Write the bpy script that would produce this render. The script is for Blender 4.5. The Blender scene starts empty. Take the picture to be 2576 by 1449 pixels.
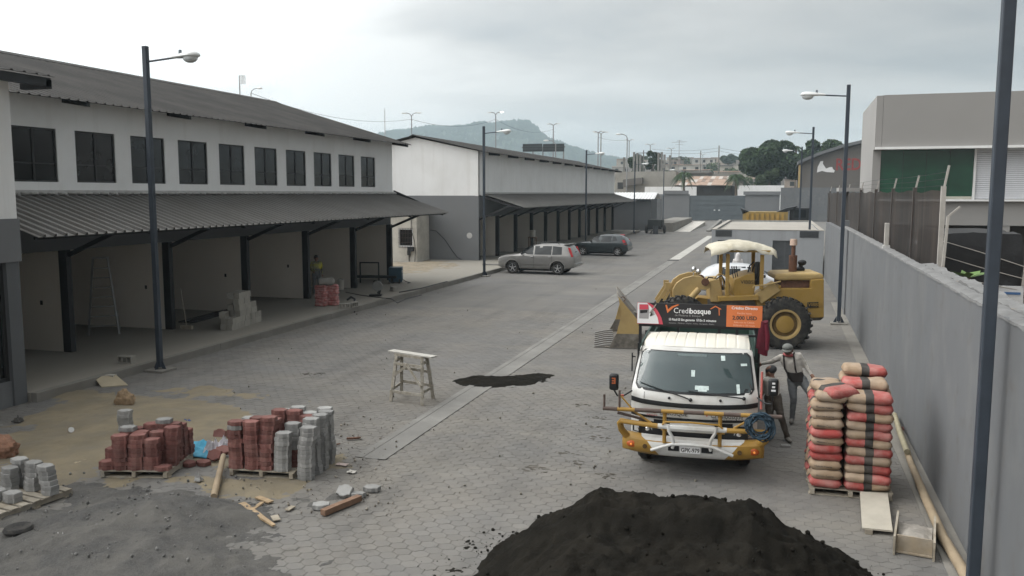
import bpy, bmesh, math, random
import numpy as np
from mathutils import Vector, Matrix, Euler, noise as mnoise
random.seed(7); RNG = np.random.default_rng(7)
rad = math.radians
SC = bpy.context.scene
COL = SC.collection

# ---------------------------------------------------------------- camera
CAM_H = 4.45
F_PX, CX, CY, HOR = 2133.0, 1288.0, 724.5, 487.0      # photo at 2576 px width
PITCH = math.atan((CY - HOR) / F_PX)
YAW = rad(17.15)
cam_d = bpy.data.cameras.new('camera'); cam = bpy.data.objects.new('camera', cam_d); COL.objects.link(cam)
cam.location = (0, 0, CAM_H); cam.rotation_euler = (math.pi / 2 - PITCH, 0, YAW)
cam_d.sensor_width = 36; cam_d.lens = 36 * F_PX / 2576; cam_d.clip_start = 0.1; cam_d.clip_end = 12000
SC.camera = cam

# ---------------------------------------------------------------- world: overcast sky, brighter towards the hidden sun on the left
SUN_AZ, SUN_EL = rad(-100), rad(44)          # azimuth from +Y, negative = towards -X
SUN_DIR = Vector((math.sin(SUN_AZ) * math.cos(SUN_EL), math.cos(SUN_AZ) * math.cos(SUN_EL), math.sin(SUN_EL)))
W = bpy.data.worlds.new('World'); SC.world = W; W.use_nodes = True
def build_world():
    nt = W.node_tree; N = nt.nodes; L = nt.links; N.clear()
    out = N.new('ShaderNodeOutputWorld'); bg = N.new('ShaderNodeBackground'); bg.inputs['Strength'].default_value = 0.1
    L.new(bg.outputs[0], out.inputs[0])
    sky = N.new('ShaderNodeTexSky'); sky.sky_type = 'NISHITA'; sky.sun_disc = False
    sky.sun_elevation = SUN_EL; sky.sun_rotation = SUN_AZ; sky.air_density = 1.5; sky.dust_density = 4
    tc = N.new('ShaderNodeTexCoord')
    nrm = N.new('ShaderNodeVectorMath'); nrm.operation = 'NORMALIZE'; L.new(tc.outputs['Generated'], nrm.inputs[0])
    sep = N.new('ShaderNodeSeparateXYZ'); L.new(nrm.outputs[0], sep.inputs[0])
    def m(op, a, b=None, c=None, clamp=False):
        n = N.new('ShaderNodeMath'); n.operation = op; n.use_clamp = clamp
        for i, v in enumerate((a, b, c)):
            if v is None: continue
            if isinstance(v, (int, float)): n.inputs[i].default_value = v
            else: L.new(v, n.inputs[i])
        return n.outputs[0]
    # cloud layer seen in perspective: direction projected on a flat ceiling
    zc = m('ADD', m('MAXIMUM', sep.outputs['Z'], 0.0), 0.13)
    px = m('DIVIDE', sep.outputs['X'], zc); py = m('DIVIDE', sep.outputs['Y'], zc)
    cmb = N.new('ShaderNodeCombineXYZ'); L.new(px, cmb.inputs[0]); L.new(py, cmb.inputs[1])
    def noise(scale, detail, rough, off):
        mp = N.new('ShaderNodeMapping'); mp.inputs['Location'].default_value = (off, off * .7, 0); mp.inputs['Rotation'].default_value = (0, 0, .5); mp.inputs['Scale'].default_value = (.8, 1.15, 1)
        L.new(cmb.outputs[0], mp.inputs[0])
        n = N.new('ShaderNodeTexNoise'); n.inputs['Scale'].default_value = scale; n.inputs['Detail'].default_value = detail; n.inputs['Roughness'].default_value = rough; n.inputs['Distortion'].default_value = .3
        L.new(mp.outputs[0], n.inputs['Vector']); return n.outputs[0]
    SKO = (11.3, 2.2)
    n1 = noise(0.42, 5, .5, SKO[0]); n2 = noise(1.3, 6, .55, SKO[1])
    cl = m('ADD', m('MULTIPLY', n1, .72), m('MULTIPLY', n2, .28))
    ramp = N.new('ShaderNodeValToRGB'); e = ramp.color_ramp.elements
    e[0].position = .40; e[0].color = (.36, .385, .41, 1); e[1].position = .60; e[1].color = (.76, .757, .745, 1)
    e2 = ramp.color_ramp.elements.new(.50); e2.color = (.57, .57, .565, 1)
    L.new(cl, ramp.inputs[0])
    # thin haze band near the horizon
    hz = m('POWER', m('SUBTRACT', 1.0, m('MINIMUM', m('MAXIMUM', sep.outputs['Z'], 0.0), 1.0)), 9.0)
    mx = N.new('ShaderNodeMix'); mx.data_type = 'RGBA'; L.new(m('MULTIPLY', hz, .65), mx.inputs[0]); L.new(ramp.outputs[0], mx.inputs[6]); mx.inputs[7].default_value = (.66, .65, .63, 1)
    # brightening around the hidden sun, wide and smooth
    dt = N.new('ShaderNodeVectorMath'); dt.operation = 'DOT_PRODUCT'; L.new(nrm.outputs[0], dt.inputs[0]); dt.inputs[1].default_value = SUN_DIR
    g = m('POWER', m('MAXIMUM', m('MULTIPLY_ADD', dt.outputs['Value'], .5, .5), 0.0), 6.0)
    g2 = m('ADD', m('MULTIPLY', g, 7.5), .84)
    sc_ = N.new('ShaderNodeVectorMath'); sc_.operation = 'SCALE'; L.new(mx.outputs[2], sc_.inputs[0]); L.new(m('MULTIPLY', g2, 10.0), sc_.inputs['Scale'])
    fin = N.new('ShaderNodeMix'); fin.data_type = 'RGBA'; fin.inputs[0].default_value = .96; L.new(sky.outputs[0], fin.inputs[6]); L.new(sc_.outputs[0], fin.inputs[7])
    L.new(fin.outputs[2], bg.inputs['Color'])
build_world()
sd = bpy.data.lights.new('sun', 'SUN'); sun = bpy.data.objects.new('sun', sd); COL.objects.link(sun)
sd.energy = 0.7; sd.angle = rad(25); sd.color = (1, .97, .92)
sun.rotation_euler = (-SUN_DIR).to_track_quat('-Z', 'Y').to_euler()

vs = SC.view_settings; vs.view_transform = 'Standard'; vs.look = 'None'; vs.gamma = 1; vs.use_curve_mapping = False; vs.exposure = 0.0
SC.cycles.use_denoising = True; SC.cycles.max_bounces = 10; SC.cycles.diffuse_bounces = 7; SC.cycles.volume_bounces = 1

# ---------------------------------------------------------------- photo pixel (2576 x 1449) to world
def ray(x, y):
    u = (x - CX) / F_PX; v = (y - CY) / F_PX
    z = -math.sin(PITCH) - v * math.cos(PITCH); fy = math.cos(PITCH) - v * math.sin(PITCH)
    return (u * math.cos(YAW) - fy * math.sin(YAW), u * math.sin(YAW) + fy * math.cos(YAW), z)
def G(x, y, z=0.0):
    d = ray(x, y); t = (z - CAM_H) / d[2]; return Vector((d[0] * t, d[1] * t, z))
def PX(x, y, X):
    d = ray(x, y); t = X / d[0]; return Vector((X, d[1] * t, CAM_H + d[2] * t))
def PY(x, y, Y):
    d = ray(x, y); t = Y / d[1]; return Vector((d[0] * t, Y, CAM_H + d[2] * t))

# ---------------------------------------------------------------- materials
def S(r, g, b, k=1.0):
    f = lambda c: ((c / 255) / 12.92 if c <= 10 else ((c / 255 + .055) / 1.055) ** 2.4) * k
    return (f(r), f(g), f(b))
MATS = {}
def M(name, col, rough=.8, metal=0.0, var=.15, scale=2.0, bump=0.0, bscale=60.0, dirt=None, damt=.5, dscale=1.2, dthr=.5, rand=0.0, island=0.0, spec=.35, stretch=None, alpha=1.0, emit=0.0, coat=0.0, d2=None):
    if name in MATS: return MATS[name]
    mt = bpy.data.materials.new(name); mt.use_nodes = True; nt = mt.node_tree; N = nt.nodes; L = nt.links
    b = N['Principled BSDF']; b.inputs['Roughness'].default_value = rough; b.inputs['Metallic'].default_value = metal
    b.inputs['Specular IOR Level'].default_value = spec; b.inputs['Coat Weight'].default_value = coat
    geo = N.new('ShaderNodeNewGeometry'); vec = geo.outputs['Position']
    if stretch:
        mp = N.new('ShaderNodeMapping'); mp.inputs['Scale'].default_value = stretch; L.new(vec, mp.inputs[0]); vec = mp.outputs[0]
    def nz(s, d=5, r=.6):
        n = N.new('ShaderNodeTexNoise'); n.inputs['Scale'].default_value = s; n.inputs['Detail'].default_value = d; n.inputs['Roughness'].default_value = r; L.new(vec, n.inputs['Vector']); return n.outputs[0]
    def mix(f, a, bb, mode='MIX'):
        n = N.new('ShaderNodeMix'); n.data_type = 'RGBA'; n.blend_type = mode
        for i, v in ((0, f), (6, a), (7, bb)):
            if isinstance(v, (int, float)): n.inputs[i].default_value = v
            elif isinstance(v, tuple): n.inputs[i].default_value = (*v[:3], 1)
            else: L.new(v, n.inputs[i])
        return n.outputs[2]
    def mp_(v, a, bb, c, d):
        n = N.new('ShaderNodeMapRange'); L.new(v, n.inputs[0])
        for i, q in enumerate((a, bb, c, d)): n.inputs[i + 1].default_value = q
        return n.outputs[0]
    c = tuple(col[:3])
    if var:
        f = mp_(nz(scale), .3, .7, 0, 1)
        c = mix(f, tuple(x * (1 - var) for x in col[:3]), tuple(min(1, x * (1 + var)) for x in col[:3]))
    if dirt:
        c = mix(mp_(nz(dscale, 7, .65), dthr - .08, dthr + .17, 0, damt), c, dirt)
    for (dc, da, ds, dt_, dst) in (d2 or []):
        mp2 = N.new('ShaderNodeMapping'); mp2.inputs['Scale'].default_value = dst; L.new(geo.outputs['Position'], mp2.inputs[0]); n2 = N.new('ShaderNodeTexNoise'); n2.inputs['Scale'].default_value = ds; n2.inputs['Detail'].default_value = 6; n2.inputs['Roughness'].default_value = .6; L.new(mp2.outputs[0], n2.inputs['Vector'])
        c = mix(mp_(n2.outputs[0], dt_ - .06, dt_ + .14, 0, da), c, dc)
    if rand or island:
        if rand:
            oi = N.new('ShaderNodeObjectInfo'); r_ = mp_(oi.outputs['Random'], 0, 1, 1 - rand, 1 + rand)
        if island:
            i_ = mp_(geo.outputs['Random Per Island'], 0, 1, 1 - island, 1 + island)
            if rand:
                mm = N.new('ShaderNodeMath'); mm.operation = 'MULTIPLY'; L.new(r_, mm.inputs[0]); L.new(i_, mm.inputs[1]); r_ = mm.outputs[0]
            else: r_ = i_
        cmb = N.new('ShaderNodeCombineXYZ')
        for i in range(3): L.new(r_, cmb.inputs[i])
        c = mix(1.0, c, cmb.outputs[0], 'MULTIPLY')
    if isinstance(c, tuple): b.inputs['Base Color'].default_value = (*c, 1)
    else: L.new(c, b.inputs['Base Color'])
    if bump:
        bp = N.new('ShaderNodeBump'); bp.inputs['Strength'].default_value = bump; bp.inputs['Distance'].default_value = .02
        L.new(nz(bscale, 4, .6), bp.inputs['Height']); L.new(bp.outputs[0], b.inputs['Normal'])
    if alpha < 1: b.inputs['Alpha'].default_value = alpha
    if emit:
        b.inputs['Emission Color'].default_value = (*col[:3], 1); b.inputs['Emission Strength'].default_value = emit
    MATS[name] = mt; return mt

# ---------------------------------------------------------------- mesh building
class MB:
    def __init__(s): s.v = []; s.f = []; s.m = []; s.mi = 0
    def add(s, verts, faces):
        o = len(s.v); s.v += [tuple(p) for p in verts]; s.f += [tuple(i + o for i in f) for f in faces]; s.m += [s.mi] * len(faces); return s
    def box(s, c, d, rz=0.0, rot=None):
        hx, hy, hz = d[0] / 2, d[1] / 2, d[2] / 2
        P = [Vector((x, y, z)) for x in (-hx, hx) for y in (-hy, hy) for z in (-hz, hz)]
        R = (rot if rot is not None else Matrix.Rotation(rz, 3, 'Z')); c = Vector(c)
        return s.add([R @ p + c for p in P], [(0, 1, 3, 2), (4, 6, 7, 5), (0, 4, 5, 1), (2, 3, 7, 6), (0, 2, 6, 4), (1, 5, 7, 3)])
    def bx(s, x0, x1, y0, y1, z0, z1): return s.box(((x0 + x1) / 2, (y0 + y1) / 2, (z0 + z1) / 2), (x1 - x0, y1 - y0, z1 - z0))
    def bar(s, p, q, w, h=None, up=(0, 0, 1)):
        p = Vector(p); q = Vector(q); d = q - p; l = d.length
        if l < 1e-6: return s
        z = d.normalized(); x = Vector(up).cross(z)
        if x.length < 1e-4: x = Vector((1, 0, 0)).cross(z)
        x.normalize(); y = z.cross(x)
        return s.box((p + q) / 2, (w, h or w, l), rot=Matrix((x, y, z)).transposed())
    def cyl(s, p, q, r0, r1=None, n=12, cap=True):
        r1 = r0 if r1 is None else r1; p = Vector(p); q = Vector(q); z = (q - p).normalized(); x = z.orthogonal().normalized(); y = z.cross(x)
        vs = []
        for c, r in ((p, r0), (q, r1)):
            for i in range(n):
                a = 2 * math.pi * i / n; vs.append(c + x * (r * math.cos(a)) + y * (r * math.sin(a)))
        fs = [(i, (i + 1) % n, n + (i + 1) % n, n + i) for i in range(n)]
        if cap: fs += [tuple(range(n - 1, -1, -1)), tuple(range(n, 2 * n))]
        return s.add(vs, fs)
    def tube(s, pts, r, n=8, closed=False):
        pts = [Vector(p) for p in pts]; k = len(pts); vs = []; px = None
        for i, p in enumerate(pts):
            a = pts[i - 1] if (i > 0 or closed) else p; b = pts[(i + 1) % k] if (i < k - 1 or closed) else p
            t = (b - a).normalized()
            x = (px - t * px.dot(t)) if px is not None else t.orthogonal()
            if x.length < 1e-5: x = t.orthogonal()
            x.normalize(); px = x; y = t.cross(x); rr = r[i] if isinstance(r, (list, tuple)) else r
            for j in range(n):
                an = 2 * math.pi * j / n; vs.append(p + x * (rr * math.cos(an)) + y * (rr * math.sin(an)))
        fs = []
        for i in range(k if closed else k - 1):
            for j in range(n):
                a0 = i * n + j; a1 = i * n + (j + 1) % n; b0 = ((i + 1) % k) * n + j; b1 = ((i + 1) % k) * n + (j + 1) % n
                fs.append((a0, a1, b1, b0))
        if not closed: fs += [tuple(range(n - 1, -1, -1)), tuple(range((k - 1) * n, k * n))]
        return s.add(vs, fs)
    def lathe(s, prof, o=(0, 0, 0), ax=(0, 0, 1), n=20, cap=True):
        z = Vector(ax).normalized(); x = z.orthogonal().normalized(); y = z.cross(x); o = Vector(o); vs = []
        for r, h in prof:
            for i in range(n):
                a = 2 * math.pi * i / n; vs.append(o + z * h + x * (r * math.cos(a)) + y * (r * math.sin(a)))
        k = len(prof)
        fs = [(a * n + i, a * n + (i + 1) % n, (a + 1) * n + (i + 1) % n, (a + 1) * n + i) for a in range(k - 1) for i in range(n)]
        if cap and prof[0][0] > 1e-4: fs.append(tuple(range(n - 1, -1, -1)))
        if cap and prof[-1][0] > 1e-4: fs.append(tuple(range((k - 1) * n, k * n)))
        return s.add(vs, fs)
    def prism(s, poly, a, b, f):          # poly of 2D points, extruded between a and b; f(u, v, w) -> point
        n = len(poly); vs = [f(u, v, a) for u, v in poly] + [f(u, v, b) for u, v in poly]
        fs = [tuple(range(n)), tuple(range(2 * n - 1, n - 1, -1))] + [(i, n + i, n + (i + 1) % n, (i + 1) % n) for i in range(n)]
        return s.add(vs, fs)
    def ell(s, c, r, n=10, m=7, rot=None):
        vs = []; c = Vector(c)
        for i in range(m + 1):
            ph = math.pi * i / m
            for j in range(n):
                t = 2 * math.pi * j / n; p = Vector((r[0] * math.sin(ph) * math.cos(t), r[1] * math.sin(ph) * math.sin(t), r[2] * math.cos(ph)))
                vs.append(c + (rot @ p if rot is not None else p))
        fs = [(i * n + j, (i + 1) * n + j, (i + 1) * n + (j + 1) % n, i * n + (j + 1) % n) for i in range(m) for j in range(n)]
        return s.add(vs, fs)
    def mesh(s, name, smooth=35):
        me = bpy.data.meshes.new(name); me.from_pydata(s.v, [], s.f); me.update()
        bm = bmesh.new(); bm.from_mesh(me); bmesh.ops.remove_doubles(bm, verts=bm.verts, dist=1e-5) if len(s.v) < 60000 else None
        bmesh.ops.recalc_face_normals(bm, faces=bm.faces); bm.to_mesh(me); bm.free()
        if len(set(s.m)) > 1 and len(me.polygons) == len(s.m): me.polygons.foreach_set('material_index', s.m)
        if smooth:
            me.polygons.foreach_set('use_smooth', [True] * len(me.polygons)); me.set_sharp_from_angle(angle=rad(smooth))
        return me
    def build(s, name, mat, parent=None, smooth=35, bevel=0.0, loc=None):
        return O(name, s.mesh(name, smooth), mat, parent, bevel=bevel, loc=loc)
def O(name, me, mat=None, parent=None, loc=None, rz=0.0, rot=None, bevel=0.0):
    o = bpy.data.objects.new(name, me); COL.objects.link(o)
    if mat is not None:
        for mm in (mat if isinstance(mat, (list, tuple)) else [mat]):
            if len(me.materials) < (len(mat) if isinstance(mat, (list, tuple)) else 1): me.materials.append(mm)
    if parent is not None: o.parent = parent
    if loc is not None: o.location = loc
    if rot is not None: o.rotation_euler = rot
    elif rz: o.rotation_euler = (0, 0, rz)
    if bevel:
        b = o.modifiers.new('bevel', 'BEVEL'); b.width = bevel; b.segments = 2; b.limit_method = 'ANGLE'; b.angle_limit = rad(40)
    return o
def tag(o, label, cat, group=None):
    o['label'] = label; o['category'] = cat
    if group: o['group'] = group
    return o
def thing(name, label, cat, loc=(0, 0, 0), rz=0.0, group=None):
    o = bpy.data.objects.new(name, None); COL.objects.link(o); o.location = loc; o.rotation_euler = (0, 0, rz); o.empty_display_size = .2
    return tag(o, label, cat, group)
def struct(o): o['kind'] = 'structure'; return o
def stuff(o): o['kind'] = 'stuff'; return o
def copy_tree(o, parent=None, mats=None):
    c = o.copy(); COL.objects.link(c); c.parent = parent
    for ch in list(o.children): copy_tree(ch, c)
    return c
def text_mesh(body, size, align='LEFT', ext=.001, off=0.0, font_sx=1.0, shear=0.0):
    cu = bpy.data.curves.new('lettering', 'FONT'); cu.body = body; cu.size = size; cu.align_x = align; cu.extrude = ext; cu.offset = off; cu.resolution_u = 3; cu.shear = shear
    o = bpy.data.objects.new('lettering', cu); COL.objects.link(o); dg = bpy.context.evaluated_depsgraph_get()
    me = bpy.data.meshes.new_from_object(o.evaluated_get(dg)); bpy.data.objects.remove(o); bpy.data.curves.remove(cu)
    if font_sx != 1.0: me.transform(Matrix.Scale(font_sx, 4, (1, 0, 0)))
    me.materials.clear(); return me
def text(body, size, mat, parent, loc, rot, **k): return O('lettering', text_mesh(body, size, **k), mat, parent, loc=loc, rot=rot)
FRONT = (math.pi / 2, 0, 0)             # text that faces -Y
def baked(o):                            # modifiers applied, as a fresh mesh
    dg = bpy.context.evaluated_depsgraph_get(); dg.update(); me = bpy.data.meshes.new_from_object(o.evaluated_get(dg)); return me
def fbm(x, y, s, seed=0.0, oct=4): return mnoise.fractal(Vector((x * s + seed, y * s - seed * .7, seed * .31)), .6, 2.0, oct)
# ================================================================ materials used all over
m_pav = M('paver_concrete', (.142, .138, .131), .9, var=.12, scale=.35, bump=.25, bscale=90, dirt=(.185, .165, .135), damt=.6, dscale=.22, dthr=.5, rand=.07, island=.07, d2=[((.075, .072, .068), .45, 1.0, .56, (1.3, .12, 1)), ((.21, .195, .165), .5, .55, .58, (.5, 1.2, 1)), ((.06, .055, .05), .6, 2.2, .68, (1, 1, 1))])
m_paving_far = M('paving_far', (.128, .124, .118), .92, var=.14, scale=.3, dirt=(.165, .152, .13), damt=.5, dscale=.2, dthr=.5, bump=.15, bscale=30, d2=[((.075, .072, .068), .45, 1.0, .56, (1.3, .12, 1)), ((.2, .19, .165), .5, .55, .58, (.5, 1.2, 1)), ((.06, .055, .05), .6, 2.2, .68, (1, 1, 1))])
m_joint = M('joint_sand', (.108, .102, .092), .95, var=.2)
m_conc = M('concrete', (.19, .18, .16), .9, var=.14, scale=.8, bump=.2, bscale=35, dirt=(.13, .118, .1), damt=.45, dscale=.9)
m_conc_l = M('drain_concrete', (.20, .195, .18), .9, var=.12, scale=1.5, bump=.15, bscale=40, dirt=(.14, .135, .125), damt=.8, dscale=.8, dthr=.46)
m_floor = M('walkway_concrete', (.25, .235, .203), .9, var=.16, scale=.5, bump=.1, bscale=25, dirt=(.16, .145, .12), damt=.5, dscale=.5)
m_earth = M('earth', (.16, .13, .095), .95, var=.25, scale=.2, bump=.3, bscale=8)
m_sand = M('sand', (.195, .163, .108), .97, var=.16, scale=1.5, bump=.6, bscale=35, dirt=(.135, .122, .1), damt=.6, dscale=1.3)
m_gravel = M('grey_gravel', (.072, .07, .067), .97, var=.3, scale=40, bump=.9, bscale=55, dirt=(.125, .118, .106), damt=.75, dscale=1.6, dthr=.47)
m_black = M('black_sand', (.0125, .0115, .0095), 1.0, spec=.05, var=.3, scale=3, bump=.8, bscale=45, dirt=(.02, .0175, .0135), damt=.6, dscale=1.5)
m_white = M('white_plaster', (.72, .72, .71), .85, var=.035, scale=.5, bump=.05, bscale=40, dirt=(.56, .55, .52), damt=.35, dscale=.6, dthr=.55, d2=[((.5, .48, .44), .3, 1.0, .6, (2.5, 2.5, .15))])
m_grey = M('grey_plaster', (.15, .154, .158), .85, var=.05, scale=.5, bump=.06, bscale=40, dirt=(.18, .178, .17), damt=.3, dscale=.7, dthr=.55)
m_dgrey = M('dark_grey_plaster', (.1, .104, .108), .85, var=.06, scale=.6, bump=.06, bscale=40)
m_lgrey = M('light_grey_plaster', (.125, .13, .135), .85, var=.045, scale=.5, bump=.07, bscale=30, dirt=(.15, .15, .148), damt=.4, dscale=.5, dthr=.55, d2=[((.1, .1, .098), .35, 1.0, .55, (1.4, 1.4, .3)), ((.175, .175, .17), .5, 1.3, .57, (1, 1, .6)), ((.1, .092, .08), .6, 3.0, .62, (1, 1, 1))])
m_cream = M('cream_block', (.68, .635, .565), .88, var=.08, scale=.6, bump=.1, bscale=30, dirt=(.55, .51, .44), damt=.4)
m_steel = M('dark_steel_paint', (.014, .0145, .016), .55, var=.2, scale=4)
m_pole = M('lamp_pole_paint', (.034, .043, .056), .5, var=.15, scale=3)
m_roof = M('grey_roof_sheet', (.06, .058, .056), .75, spec=.08, metal=0.0, var=.1, scale=.5, dirt=(.1, .094, .085), damt=.4, dscale=.5)
m_canopy = M('canopy_sheet', (.17, .166, .158), .75, spec=.1, var=.1, scale=.8, dirt=(.145, .135, .12), damt=.4, dscale=.9)
m_flash = M('white_mortar', (.42, .415, .40), .9, var=.12, scale=4, bump=.4, bscale=25)
m_glassd = M('dark_tinted_glass', (.012, .013, .0135), .15, var=.6, scale=.8, spec=.32, rand=.5)
m_winfr = M('bronze_frame', (.022, .022, .022), .5, var=.1)
m_wood = M('raw_wood', (.30, .215, .12), .85, var=.3, scale=6, stretch=(1, 1, 1), bump=.3, bscale=30, dirt=(.2, .17, .13), damt=.5, dscale=3, rand=.12)
m_woodg = M('weathered_wood', (.28, .245, .19), .9, var=.25, scale=7, bump=.3, bscale=35, dirt=(.38, .36, .32), damt=.5, dscale=4, rand=.15)
m_rubber = M('rubber', (.018, .018, .018), .85, var=.25, scale=9, dirt=(.085, .076, .064), damt=.65, dscale=5)
m_blackp = M('black_plastic', (.014, .014, .015), .5, var=.1)
m_net = None

# ================================================================ ground
def sheet(name, x0, x1, y0, y1, z, mat, parent=None):
    return MB().add([(x0, y0, z), (x1, y0, z), (x1, y1, z), (x0, y1, z)], [(0, 1, 2, 3)]).build(name, mat, parent, smooth=0)
struct(sheet('ground', -4000, 4000, -600, 5000, -.07, m_earth))
DRX0, DRX1, PAVE_END = -6.68, -6.12, 31.0
yard = struct(MB().bx(-15.2, 2.6, 2, PAVE_END, -.06, -.006).build('paved_yard', m_joint, smooth=0))
MB().bx(-15.2, 60, PAVE_END - .3, 190, -.06, -.0035).build('far_paving', m_paving_far, yard, smooth=0)
PL, PW, PA = .236, .152, .021
def paver_outline(l, w, a, inset=.0):
    l2, w2 = l / 2 - inset, w / 2 - inset
    top = [(-l2, -a), (-l * .36, -a), (-l * .14, a), (l * .14, a), (l * .36, -a), (l2, -a)]
    up = [(x, w2 + e) for x, e in top]; lo = [(x, -w2 - e) for x, e in reversed(top)]
    return (lo[::-1] if False else lo) + up[::1] if False else [(x, -w2 - e) for x, e in top] + [(x, w2 + e) for x, e in reversed(top)]
def paver_mesh_arrays():
    o = paver_outline(PL, PW, PA, .0018); i_ = [(x * .967, y * .95) for x, y in o]; n = len(o)
    v = [(x, y, 0.0) for x, y in i_] + [(x, y, -.005) for x, y in o]
    f = [tuple(range(n))] + [(k, n + k, n + (k + 1) % n, (k + 1) % n) for k in range(n)]
    f[1:] = [(k, n + k, n + (k + 1) % n, (k + 1) % n)[::-1] for k in range(n)]
    return np.array(v), f
PILE_C = (-1.15, 8.95)
def in_view(x, y):
    r = x * math.cos(YAW) + y * math.sin(YAW); fw = -x * math.sin(YAW) + y * math.cos(YAW)
    dep = fw * math.cos(PITCH) + CAM_H * math.sin(PITCH)
    if dep < 1: return None
    return CX + F_PX * r / dep, CY - F_PX * (fw * math.sin(PITCH) - CAM_H * math.cos(PITCH)) / dep
def lay_pavers():
    V, Fc = paver_mesh_arrays(); nV = len(V); slots = []
    ny = int((PAVE_END - 4) / PW)
    for j in range(ny):
        y = 4 + j * PW; n = int(17.5 / PL) + 2
        for i in range(n):
            x = -15.05 + (i + (.5 if j % 2 else 0)) * PL
            if x + PL / 2 > 2.55 or (12.6 < y < 60 and DRX0 + .02 < x < DRX1 - .02): continue
            p = in_view(x, y)
            if p is None or p[0] < -60 or p[0] > 2640 or p[1] > 1520: continue
            slots.append((x, y, p))
    def open_(x, y, p): return p[1] < 1449 and 640 < p[0] < 1560 and not (p[0] > 1240 and p[1] > 1449 - (p[0] - 1200) * .9) and not (p[0] < 1000 and p[1] < 1330) and x > -7
    near = sorted([s for s in slots if open_(*s)], key=lambda s: s[0] ** 2 + s[1] ** 2)[:300]
    nearset = set((s[0], s[1]) for s in near)
    me = bpy.data.meshes.new('paver'); me.from_pydata([tuple(v) for v in V], [], Fc); me.update(); me.materials.append(m_pav)
    for x, y, p in near:
        O('paver', me, None, yard, loc=(x, y, random.uniform(-.002, .0015)), rot=(random.gauss(0, .008), random.gauss(0, .006), random.gauss(0, .006)))
    rest = [s for s in slots if (s[0], s[1]) not in nearset]; k = len(rest)
    C = np.array([(s[0], s[1], 0) for s in rest]); T = RNG.normal(0, .010, (k, 2)); dz = RNG.uniform(-.0028, .0015, k); ra = RNG.normal(0, .006, k)
    A = np.repeat(V[None], k, 0); x = A[:, :, 0] * np.cos(ra)[:, None] - A[:, :, 1] * np.sin(ra)[:, None]; y = A[:, :, 0] * np.sin(ra)[:, None] + A[:, :, 1] * np.cos(ra)[:, None]
    z = A[:, :, 2] + x * T[:, :1] + y * T[:, 1:] + dz[:, None]
    A = np.stack([x + C[:, :1], y + C[:, 1:2], z], -1).reshape(-1, 3)
    loops = np.concatenate([np.array(f) for f in Fc]); sizes = np.array([len(f) for f in Fc])
    me2 = bpy.data.meshes.new('pavers'); me2.vertices.add(len(A)); me2.vertices.foreach_set('co', A.ravel())
    LP = (loops[None] + (np.arange(k) * nV)[:, None]).ravel(); me2.loops.add(len(LP)); me2.loops.foreach_set('vertex_index', LP)
    SZ = np.tile(sizes, k); me2.polygons.add(len(SZ)); me2.polygons.foreach_set('loop_start', np.concatenate([[0], np.cumsum(SZ)[:-1]])); me2.update(calc_edges=True); me2.validate(); me2.polygons.foreach_set('use_smooth', [False] * len(me2.polygons))
    stuff(O('paver_field', me2, m_pav, yard))
lay_pavers()
# concrete drain channel along the yard: two shoulders and a sunk middle
dr = struct(MB().bx(DRX0, DRX1, 12.6, 56.5, -.05, .004).build('drain_channel', m_conc_l, smooth=0))
for a, b in ((DRX0, DRX0 + .14), (DRX1 - .14, DRX1)): MB().bx(a, b, 12.6, 56.5, -.02, .010).build('drain_edge', m_conc_l, dr, smooth=0)
MB().bx(DRX0 - .05, DRX1 + .05, 58.2, 92, -.05, .004).build('drain_cover', M('drain_pale', (.40, .39, .36), .9, var=.12, scale=1.2), dr, smooth=0)
MB().bx(DRX0 - .1, DRX1 + .1, 57.3, 57.7, -.02, .012).build('drain_grate', m_steel, dr, smooth=0)

def heightfield(name, x0, x1, y0, y1, st, f, mat, low=-.03):
    nx = int((x1 - x0) / st) + 1; ny = int((y1 - y0) / st) + 1
    z = [[f(x0 + i * st, y0 + j * st) for i in range(nx)] for j in range(ny)]
    v = [(x0 + i * st, y0 + j * st, max(z[j][i], low - .02)) for j in range(ny) for i in range(nx)]
    fc = [(j * nx + i, j * nx + i + 1, (j + 1) * nx + i + 1, (j + 1) * nx + i) for j in range(ny - 1) for i in range(nx - 1) if max(z[j][i], z[j][i + 1], z[j + 1][i], z[j + 1][i + 1]) > low]
    mb = MB(); mb.add(v, fc); me = bpy.data.meshes.new(name); me.from_pydata(mb.v, [], mb.f); bm = bmesh.new(); bm.from_mesh(me)
    bmesh.ops.delete(bm, geom=[q for q in bm.verts if not q.link_faces], context='VERTS'); bm.to_mesh(me); bm.free()
    me.polygons.foreach_set('use_smooth', [True] * len(me.polygons)); return O(name, me, mat)
def blobs(lst):
    L_ = [(G(px, py), rx, ry, h) for px, py, rx, ry, h in lst]
    def f(x, y):
        s = 0.0
        for c, rx, ry, h in L_:
            d = ((x - c.x) / rx) ** 2 + ((y - c.y) / ry) ** 2
            if d < 9: s += h * math.exp(-d)
        return s
    return f
fs = blobs([(430, 1040, 1.5, .8, .11), (250, 1060, 1.5, .9, .10), (560, 1090, 1.1, .8, .085), (120, 1130, 1.4, 1.0, .07), (350, 1130, 1.6, .9, .07), (640, 1225, .9, .5, .075), (820, 1160, .7, .6, .05), (60, 1220, 1.2, 1.0, .05), (520, 985, 1.6, .5, .055), (250, 1000, 1.8, .6, .06), (680, 1100, .8, .6, .05)])
stuff(heightfield('sand_patch', -15, -5.4, 8.6, 16.6, .055, lambda x, y: fs(x, y) - .035 + .03 * fbm(x, y, 1.1, 3) + .008 * fbm(x, y, 9, 5, 2), m_sand, -.012))
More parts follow.
